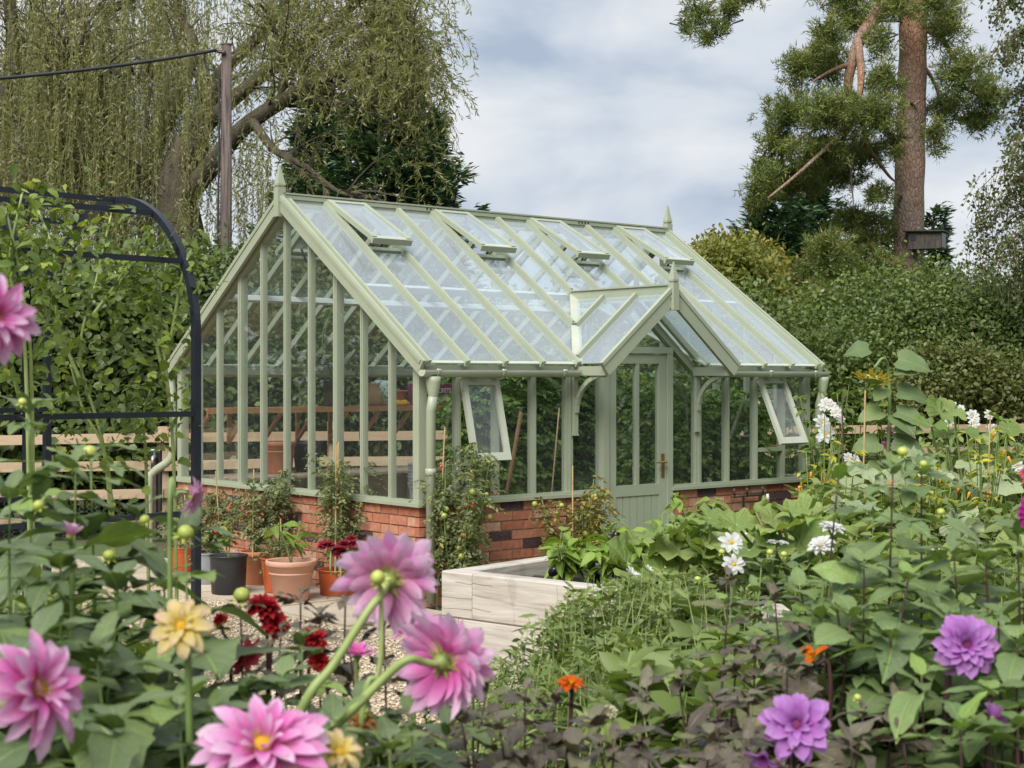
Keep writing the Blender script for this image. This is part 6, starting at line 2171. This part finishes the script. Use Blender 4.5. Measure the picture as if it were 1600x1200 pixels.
stem_obj(pd, [b3, b3 + Vector((0, .02, -.15)), base_of(b3, 0, .03)], .004, .006, greenstem, 6)

# ---- centre group: big pink dahlias seen from behind
CB = gb(520, 2.4)
cd = rel_thing('pink_dahlia', 'pink dahlia plant with blooms turned away in front of the raised bed', 'dahlia', CB)
c1 = A(608, 905, 2.35)
bloom(cd, c1, (.12, .93, .22), .08, pink, DECO_BACK, W=.36, jit=.2, mat2=palepink, droop=.18)
stem_obj(cd, [c1 + Vector((-.002, -.016, -.004)), c1 + Vector((-.008, -.035, -.018)), A(575, 955, 2.29), A(520, 1040, 2.27), A(478, 1095, 2.25), A(425, 1230, 2.3), A(405, 1450, 2.33), gb(400, 2.35)], .0055, .009, palestem, 8)
bb_ = A(590, 902, 2.29)
bud(cd, bb_, (-.4, -.5, .6), .014)
stem_obj(cd, [bb_ + Vector((.004, .004, -.006)), A(596, 960, 2.31), A(592, 1050, 2.3), A(560, 1200, 2.3), gb(520, 2.35)], .003, .006, palestem, 6)
c2 = A(695, 1033, 2.3)
bloom(cd, c2, (.5, .78, .12), .08, pink, DECO_BACK, W=.36, jit=.2, mat2=pink_deep, droop=.15)
stem_obj(cd, [c2 + Vector((-.01, -.014, -.002)), c2 + Vector((-.03, -.03, .004)), A(640, 1030, 2.25), A(610, 1050, 2.25), A(560, 1100, 2.25), A(490, 1170, 2.26), A(420, 1270, 2.3), A(395, 1450, 2.33), gb(390, 2.35)], .0055, .009, palestem, 8)
c3 = A(410, 1165, 1.85)
bloom(cd, c3, (.1, -.6, .75), .08, pink, DECO, W=.36, jit=.2, mat2=pink_deep)
stem_obj(cd, [c3 + Vector((0, .015, -.02)), c3 + Vector((0, .04, -.2)), base_of(c3, 0, .1)], .006, .009, palestem, 8)
c4 = A(556, 1022, 2.75)
bloom(cd, c4, (.2, -.2, 1), .035, pink_deep, [(7, 70, 1), (6, 50, .9)])
stem_obj(cd, [c4, c4 + Vector((0, .02, -.2)), base_of(c4)], .004, .006, palestem, 6)
c5 = A(645, 985, 2.8)
bloom(cd, c5, (-.2, -.3, 1), .04, pink_deep, SEMI)
stem_obj(cd, [c5, c5 + Vector((0, .02, -.2)), base_of(c5)], .004, .006, palestem, 6)
for (u, v, d, n, sz) in ((330, 1120, 2.3, 3, .15), (470, 1000, 2.6, 3, .11), (560, 1100, 2.35, 3, .13), (640, 1120, 2.35, 3, .13), (520, 1130, 2.2, 3, .15), (700, 1140, 2.5, 3, .13), (280, 1110, 2.1, 2, .17), (610, 1160, 2.2, 2, .15), (440, 1060, 2.5, 3, .12), (380, 1080, 2.45, 3, .13), (180, 1130, 1.9, 2, .18)):
    top = A(u, v, d)
    dahlia_stem(cd, top, base_of(top, rng.normal() * .05, rng.normal() * .05), L_dah, sz * 1.1, n + 2, greenstem, gap=.07, first=.02)

def yellow_plant(label, u, v, d, r, facing, rows=SEMI):
    p = A(u, v, d)
    t = rel_thing('yellow_dahlia', label, 'dahlia', base_of(p, .02, .05))
    bloom(t, p, facing, r, yellow, rows, W=.46, droop=.25)
    stem_obj(t, [p + Vector((0, .01, -.01)), p + Vector((.005, .03, -.15)), base_of(p, .02, .05)], .004, .007, greenstem, 7)
    dahlia_stem(t, p + Vector((.03, .05, -.12)), base_of(p, .04, .1), L_dah, .12, 3, greenstem)
    return t
yellow_plant('pale yellow dahlia with reflexed petals above the gravel path', 283, 978, 2.0, .042, (.05, -.75, .5), SEMI)
yellow_plant('yellow dahlia opening next to the big pink bloom', 530, 1175, 1.9, .033, (.35, -.5, .7), SINGLE + [(7, 55, .8)])
yt = rel_thing('faded_dahlia', 'faded brown dahlia seed head between the pink blooms', 'dahlia', gb(565, 2.4))
p = A(566, 1128, 2.3)
bloom(yt, p, (.2, -.4, .7), .026, brownp, [(9, 100, 1), (8, 70, .8)])
bud(yt, A(570, 1110, 2.3), (.1, -.2, 1), .009)
stem_obj(yt, [p, p + Vector((0, .02, -.15)), gb(565, 2.4)], .004, .006, greenstem, 6)

# ---- red dahlias with dark leaves
rd = rel_thing('red_dahlia', 'dark leaved dahlia with small deep red blooms over the gravel', 'dahlia', gb(450, 2.9))
for (u, v, r, fc, m_) in ((412, 950, .036, (.3, -.2, .9), red), (430, 975, .03, (.5, -.5, .5), red), (490, 1000, .03, (.2, -.3, .9), red), (345, 968, .018, (-.6, -.3, .6), red), (498, 1035, .024, (.3, -.4, .7), red), (380, 1018, .036, (.4, -.4, -.3), coral), (395, 1060, .02, (.3, -.3, -.8), coral)):
    p = A(u, v, 2.85)
    bloom(rd, p, fc, r, m_, POMP if m_ is red else [(8, 60, 1.2), (6, 35, 1.0)], W=.5)
    stem_obj(rd, [p + Vector((0, .005, -.01)), p + Vector((rng.normal() * .02, .02, -.18)), base_of(p, rng.normal() * .05, .05)], .003, .005, darkstem, 6)
bud(rd, A(378, 930, 2.85), (.2, -.2, 1), .02)
for (u, v, d, n, sz) in ((375, 935, 2.85, 3, .08), (470, 930, 2.95, 3, .1), (540, 925, 3.0, 3, .1), (500, 960, 2.9, 3, .1), (600, 970, 3.0, 3, .1), (440, 985, 2.8, 3, .09), (545, 1000, 2.8, 3, .1), (640, 1050, 2.8, 3, .1)):
    top = A(u, v, d)
    dahlia_stem(rd, top, base_of(top, rng.normal() * .05, rng.normal() * .05), L_brz, sz, n, darkstem, gap=.07, first=.02, r0=.006, r1=.003)

# ---- maroon heads in the low orange pot
mt = rel_thing('maroon_flower', 'maroon flat flower heads standing in the low orange pot', 'flower', over('tray', .17))
for (u, v) in ((517, 852), (545, 846), (532, 862)):
    p = A(u, v, 11.2)
    for k in range(3):
        bloom(mt, p + Vector((rng.normal() * .05, rng.normal() * .04, rng.normal() * .012)), (rng.normal() * .25, -.3, 1), .055, maroon, [(12, 95, 1), (10, 60, .8), (8, 30, .6)], W=.5)
    stem_obj(mt, [p, p + Vector((0, 0, -.2)), over('tray', .17)], .007, .009, palestem, 6)

# ---- bronze leaved dahlias along the front right
def bronze_plant(label, tops, flowers):
    p0 = A(tops[0][0], tops[0][1], tops[0][2])
    t = rel_thing('bronze_dahlia', label, 'dahlia', base_of(p0))
    for (u, v, d, n, sz) in tops:
        top = A(u, v, d)
        dahlia_stem(t, top, base_of(top, rng.normal() * .07, rng.normal() * .05), L_brz, sz * 1.15, n + 1, darkstem, gap=.062, first=.015, r0=.006, r1=.003, up=.1)
    for (u, v, d, r, fc, m_, rows) in flowers:
        p = A(u, v, d)
        bloom(t, p, fc, r, m_, rows, W=.55, discm=disc_y if m_ is not purple else disc_d)
        stem_obj(t, [p + Vector((0, .006, -.01)), p + Vector((rng.normal() * .02, .02, -.12)), base_of(p, rng.normal() * .05, .06)], .003, .006, darkstem, 6)
    return t
bronze_plant('bronze leaved dahlia with a flat orange red bloom before the weeds', [(700, 1060, 2.9, 4, .1), (760, 1070, 2.8, 4, .1), (820, 1080, 2.7, 4, .1), (780, 1130, 2.6, 3, .11), (870, 1090, 2.8, 4, .1), (720, 1120, 2.6, 3, .11), (850, 1150, 2.5, 3, .11), (930, 1130, 2.6, 3, .11), (660, 1090, 2.9, 3, .1), (800, 1170, 2.4, 2, .12), (900, 1170, 2.4, 2, .12), (740, 1060, 3.1, 3, .09)],
             [(892, 1068, 2.8, .025, (.1, -.35, 1), orange, [(9, 88, 1), (8, 72, .85), (6, 45, .6)])])
bronze_plant('smoky leaved dahlia below the cream bud', [(1010, 1080, 2.8, 4, .12), (1060, 1060, 2.9, 4, .1), (1000, 1150, 2.5, 3, .12), (1120, 1090, 2.8, 4, .1), (1110, 1150, 2.6, 3, .11), (960, 1160, 2.5, 3, .11), (1150, 1040, 3.0, 4, .1)], [])
cb = bronze_plant('dark leaved dahlia with bright orange and purple single blooms', [(1180, 1010, 3.0, 5, .1), (1230, 1030, 2.9, 5, .11), (1290, 1020, 3.0, 5, .1), (1170, 1090, 2.7, 4, .11), (1350, 1110, 2.7, 4, .1), (1400, 1090, 2.8, 4, .1), (1170, 1160, 2.5, 3, .12), (1330, 1160, 2.5, 3, .12), (1140, 900, 3.3, 3, .08), (1210, 930, 3.2, 4, .09), (1410, 1150, 2.6, 3, .11), (1230, 1170, 2.5, 2, .11)],
             [(1270, 1026, 2.9, .032, (-.3, -.3, .9), orange, [(3, 70, 1.1), (2, 45, .9)]), (1245, 1133, 2.5, .058, (-.12, -.9, .4), purple, SEMI), (1192, 1182, 2.45, .03, (-.3, -.5, -.5), purple, [(5, 60, 1.1)])])
ct = rel_thing('cream_flower', 'cream pompom bud on a pale stalk among bronze leaves', 'flower', gb(952, 2.8))
p = A(952, 1112, 2.7)
bloom(ct, p, (.05, -.3, 1), .016, petal_mat('cream_petal', [(0, (.6, .58, .3)), (1, (.78, .75, .55))]), POMP, W=.5)
stem_obj(ct, [p, p + Vector((0, .01, -.15)), gb(952, 2.8)], .008, .006, palestem, 6)

# ---- right group: tall green dahlias on dark stems
rp_ = rel_thing('purple_dahlia', 'tall purple dahlia plant with grey green leaves on dark stems', 'dahlia', gb(1430, 3.1))
for (u, v, d, n, sz) in ((1395, 735, 3.2, 6, .125), (1440, 735, 3.3, 6, .125), (1310, 745, 3.5, 5, .12), (1490, 860, 3.1, 5, .125), (1540, 870, 3.0, 5, .13), (1590, 830, 3.1, 6, .13), (1350, 880, 3.1, 5, .125), (1420, 900, 3.0, 5, .13), (1300, 900, 3.2, 5, .12), (1560, 960, 2.8, 4, .13), (1480, 960, 2.9, 4, .125), (1390, 990, 2.9, 4, .13), (1590, 1000, 2.7, 4, .14), (1440, 1060, 2.7, 3, .13), (1550, 1080, 2.6, 3, .13), (1500, 1130, 2.5, 3, .13), (1590, 1130, 2.5, 3, .14), (1330, 960, 3.0, 4, .12), (1250, 920, 3.3, 4, .11), (1280, 960, 3.2, 3, .11)):
    top = A(u, v, d)
    dahlia_stem(rp_, top, base_of(top, rng.normal() * .07, rng.normal() * .06), L_dah2, sz * 1.3, n + 2, darkstem, gap=.08, first=.035, r0=.007, r1=.004)
for (u, v, d, r) in ((1410, 706, 3.2, .014), (1443, 725, 3.3, .011), (1309, 728, 3.5, .008), (1470, 800, 3.2, .011), (1340, 1090, 2.7, .009), (1480, 1000, 2.8, .01)):
    bud(rp_, A(u, v, d), (rng.normal() * .3, -.2, 1), r)
for (u, v, d, r, fc, m_, rows) in ((1510, 1008, 2.7, .056, (-.05, -.95, .3), purple, DECO), (1552, 1122, 2.55, .03, (.6, .3, .5), purple, [(8, 60, 1), (6, 40, .8)]), (1622, 800, 3.0, .04, (-.5, -.7, .3), magenta, DECO), (1616, 742, 3.1, .03, (-.5, -.6, .4), coral, SEMI)):
    p = A(u, v, d)
    bloom(rp_, p, fc, r, m_, rows, W=.5, discm=disc_d)
    stem_obj(rp_, [p + Vector((0, .012, -.0)), p + Vector((.01, .05, .02)), p + Vector((rng.normal() * .03, .05, -.2)), base_of(p, rng.normal() * .05, .1)], .004, .007, darkstem, 7)

# ---- white dahlias
wd = rel_thing('white_dahlia', 'white dahlia with yellow centres in front of the pumpkin leaves', 'dahlia', gb(1180, 4.5))
for (u, v, d, r, fc, rows) in ((1143, 848, 4.6, .038, (.05, -.85, .5), SINGLE), (1147, 882, 4.5, .033, (.0, -.9, .3), SINGLE), (1215, 848, 4.7, .032, (.1, .1, .9), SINGLE), (1283, 852, 4.5, .04, (-.3, -.5, .8), SEMI), (985, 898, 4.8, .03, (.4, -.2, .6), [(7, 50, 1)]), (1300, 825, 4.6, .04, (.2, -.2, .9), SEMI), (1012, 890, 5.0, .02, (.4, -.2, .6), [(6, 50, 1)])):
    p = A(u, v, d)
    bloom(wd, p, fc, r, whitep, rows, W=.5)
    stem_obj(wd, [p + Vector((0, .012, -.005)), p + Vector((rng.normal() * .02, .04, -.2)), base_of(p, rng.normal() * .08, .12)], .003, .006, greenstem, 6)
for (u, v) in ((1128, 862), (1203, 863), (1225, 866), (1090, 905)):
    bud(wd, A(u, v, 4.6), (0, -.2, 1), .013)
for (u, v, d, n, sz) in ((1140, 880, 4.7, 5, .13), (1190, 880, 4.7, 5, .13), (1240, 890, 4.5, 5, .13), (1090, 910, 4.7, 5, .13), (1130, 940, 4.3, 5, .13), (1200, 950, 4.2, 5, .13), (1060, 930, 4.6, 5, .12), (1180, 920, 4.5, 5, .13)):
    top = A(u, v, d)
    dahlia_stem(wd, top, base_of(top, rng.normal() * .08, rng.normal() * .06), L_dah2, sz, n, greenstem, gap=.1, first=.05)

# ---- weeds and annuals in front of the bed
def weeds(label, boxes, n_stem, leaf_n, L, wid, hjit=.25, flowers=(), mat=weed_leaf, name='annual_clump', tmpl=T_STRIP):
    """boxes: (u, v top, d)"""
    p0 = A(*boxes[0])
    t = rel_thing(name, label, 'plants', base_of(p0))
    B = t.location
    P = []; D = []; RR = []
    st = MB()
    for k in range(n_stem):
        u, v, d = random.choice(boxes)
        top = A(u + rng.normal() * 22, v + abs(rng.normal()) * 30, d + rng.normal() * .15)
        b = base_of(top, rng.normal() * .1, rng.normal() * .1)
        q = bez([b, b.lerp(top, .6) + rv(.03), top], 5)
        st.tube([x - B for x in q], [.004, .004, .004, .0035, .003, .003, .0025, .002, .002, .0015, .001][:len(q)], 4, False)
        c_ = random.random()
        for i in range(leaf_n):
            f = .3 + .7 * random.random()
            j = f * (len(q) - 1); a = min(int(j), len(q) - 2)
            P.append(tuple(q[a].lerp(q[a + 1], j - a) - B)); az = random.uniform(0, 6.28)
            D.append((math.cos(az), math.sin(az), random.uniform(-.4, .9))); RR.append(c_ * .5 + random.random() * .5)
    o = st.build('stems', palestem, t); o['kind'] = 'stuff'
    n = len(P)
    LL = rng.uniform(.5, 1.3, n) * L
    leaves('foliage', np.array(P), np.array(D), np.array([0, 0, 1.0]) + rng.normal(size=(n, 3)) * .5, LL, LL * wid, tmpl, mat, t, np.array(RR))
    return t
weeds('tangled green annuals growing up against the sleepers', [(870, 955, 5.2), (910, 915, 5.2), (960, 895, 5.2), (1000, 885, 5.0), (1050, 900, 4.8), (1090, 890, 4.8), (1030, 890, 5.0), (1120, 925, 4.9), (1150, 920, 5.0), (1090, 930, 4.8), (930, 990, 4.6), (990, 980, 4.5), (870, 1030, 4.5), (1040, 1000, 4.3)], 520, 30, .055, .26)
weeds('feathery low weeds at the foot of the sleepers', [(790, 1020, 5.4), (830, 1010, 5.3), (760, 1060, 5.0), (840, 1070, 4.6), (900, 1060, 4.3), (970, 1070, 4.0), (700, 1110, 4.2), (780, 1120, 3.9)], 260, 26, .06, .14)
weeds('broad leaved green weeds between the bed and bronze dahlias', [(1080, 960, 4.6), (1120, 990, 4.2), (1060, 1040, 4.0), (1150, 1010, 4.0), (1010, 1040, 3.9), (1090, 1080, 3.6), (1200, 1000, 3.8), (1180, 1070, 3.4)], 170, 16, .1, .5, tmpl=T_FOLD)
weeds('grass and green undergrowth beneath the purple dahlia', [(1300, 960, 4.2), (1400, 940, 4.2), (1500, 930, 4.2), (1580, 930, 4.2), (1350, 1030, 3.6), (1450, 1040, 3.5), (1550, 1040, 3.5), (1280, 900, 4.8), (1380, 870, 5.0), (1480, 870, 5.0), (1570, 870, 5.0)], 330, 18, .1, .45, tmpl=T_FOLD)
weeds('green undergrowth beneath the pink dahlias by the arch', [(40, 900, 3.4), (130, 930, 3.4), (220, 980, 3.3), (20, 1050, 2.7), (120, 1080, 2.6), (230, 1110, 2.6), (320, 1120, 2.8), (420, 1120, 2.9), (520, 1120, 2.9), (620, 1130, 2.9)], 260, 14, .08, .45, tmpl=T_FOLD)
# mixed border behind the dahlias, up to the fence
weeds('mixed green border plants beyond the purple dahlia', [(1290, 760, 9.5), (1340, 780, 9.0), (1400, 770, 9.2), (1450, 760, 9.5), (1510, 790, 9.0), (1570, 800, 8.8), (1330, 820, 7.5), (1420, 830, 7.2), (1500, 840, 7.0), (1580, 840, 7.0), (1260, 830, 8.0)], 420, 18, .11, .42, tmpl=T_FOLD)
weeds('tall grassy border along the right hand fence', [(1300, 690, 13.2), (1350, 690, 13.5), (1420, 690, 13.8), (1480, 690, 14.0), (1540, 690, 14.2), (1590, 690, 14.2), (1450, 720, 12.5), (1550, 720, 12.5), (1350, 740, 11.5)], 420, 16, .13, .3, tmpl=T_STRIP)
# white and pink cosmos
cs = rel_thing('cosmos_plant', 'tall white cosmos flowers beside the far greenhouse corner', 'cosmos', gb(1300, 12.6))
for (u, v, r, m_) in ((1290, 632, .06, whitep), (1306, 645, .05, whitep), (1284, 660, .07, whitep), (1290, 678, .08, whitep), (1300, 635, .05, whitep), (1325, 715, .045, whitep), (1337, 718, .04, whitep), (1313, 655, .04, whitep)):
    p = A(u, v, 12.4 + rng.normal() * .1)
    bloom(cs, p, (rng.normal() * .3, -.85, .35), r, m_, [(8, 80, 1), (5, 60, .7)], W=.6)
    stem_obj(cs, [p + Vector((0, .02, 0)), p + Vector((0, .05, -.3)), base_of(p, rng.normal() * .05, .1)], .003, .005, greenstem, 5)
cs2 = rel_thing('cosmos_plant', 'white and pink cosmos flowers in front of the right hand fence', 'cosmos', gb(1480, 13.0))
for (u, v, r, m_) in ((1485, 637, .06, whitep), (1500, 640, .045, whitep), (1482, 658, .05, whitep), (1520, 650, .055, whitep), (1522, 662, .05, whitep), (1545, 648, .045, whitep), (1390, 672, .045, pink_deep), (1386, 697, .05, pink_deep), (1400, 695, .05, whitep), (1412, 699, .05, pink_deep), (1425, 700, .05, pink_deep), (1432, 702, .04, pink), (1550, 670, .05, whitep), (1485, 752, .06, whitep), (1590, 730, .06, whitep), (1478, 745, .04, whitep)):
    p = A(u, v, 12.8 + rng.normal() * .15)
    bloom(cs2, p, (rng.normal() * .3, -.85, .35), r, m_, [(8, 80, 1), (5, 60, .7)], W=.6)
    stem_obj(cs2, [p + Vector((0, .02, 0)), p + Vector((0, .05, -.3)), base_of(p, rng.normal() * .05, .1)], .003, .005, greenstem, 5)

# crops over the rest of the raised bed
for lb, x, y in (('squash plant in the middle of the raised bed behind the dahlias', 2.6, 1.4), ('squash plant at the far end of the raised bed', 3.4, 1.1), ('squash plant in the far corner of the raised bed', 3.9, 1.9)):
    squash(lb, bp(x, y), [bp(x + rng.normal() * .4, y + rng.normal() * .35, BEDZ + random.uniform(.12, .3)) for _ in range(16)], L_squash, palestem, .13)
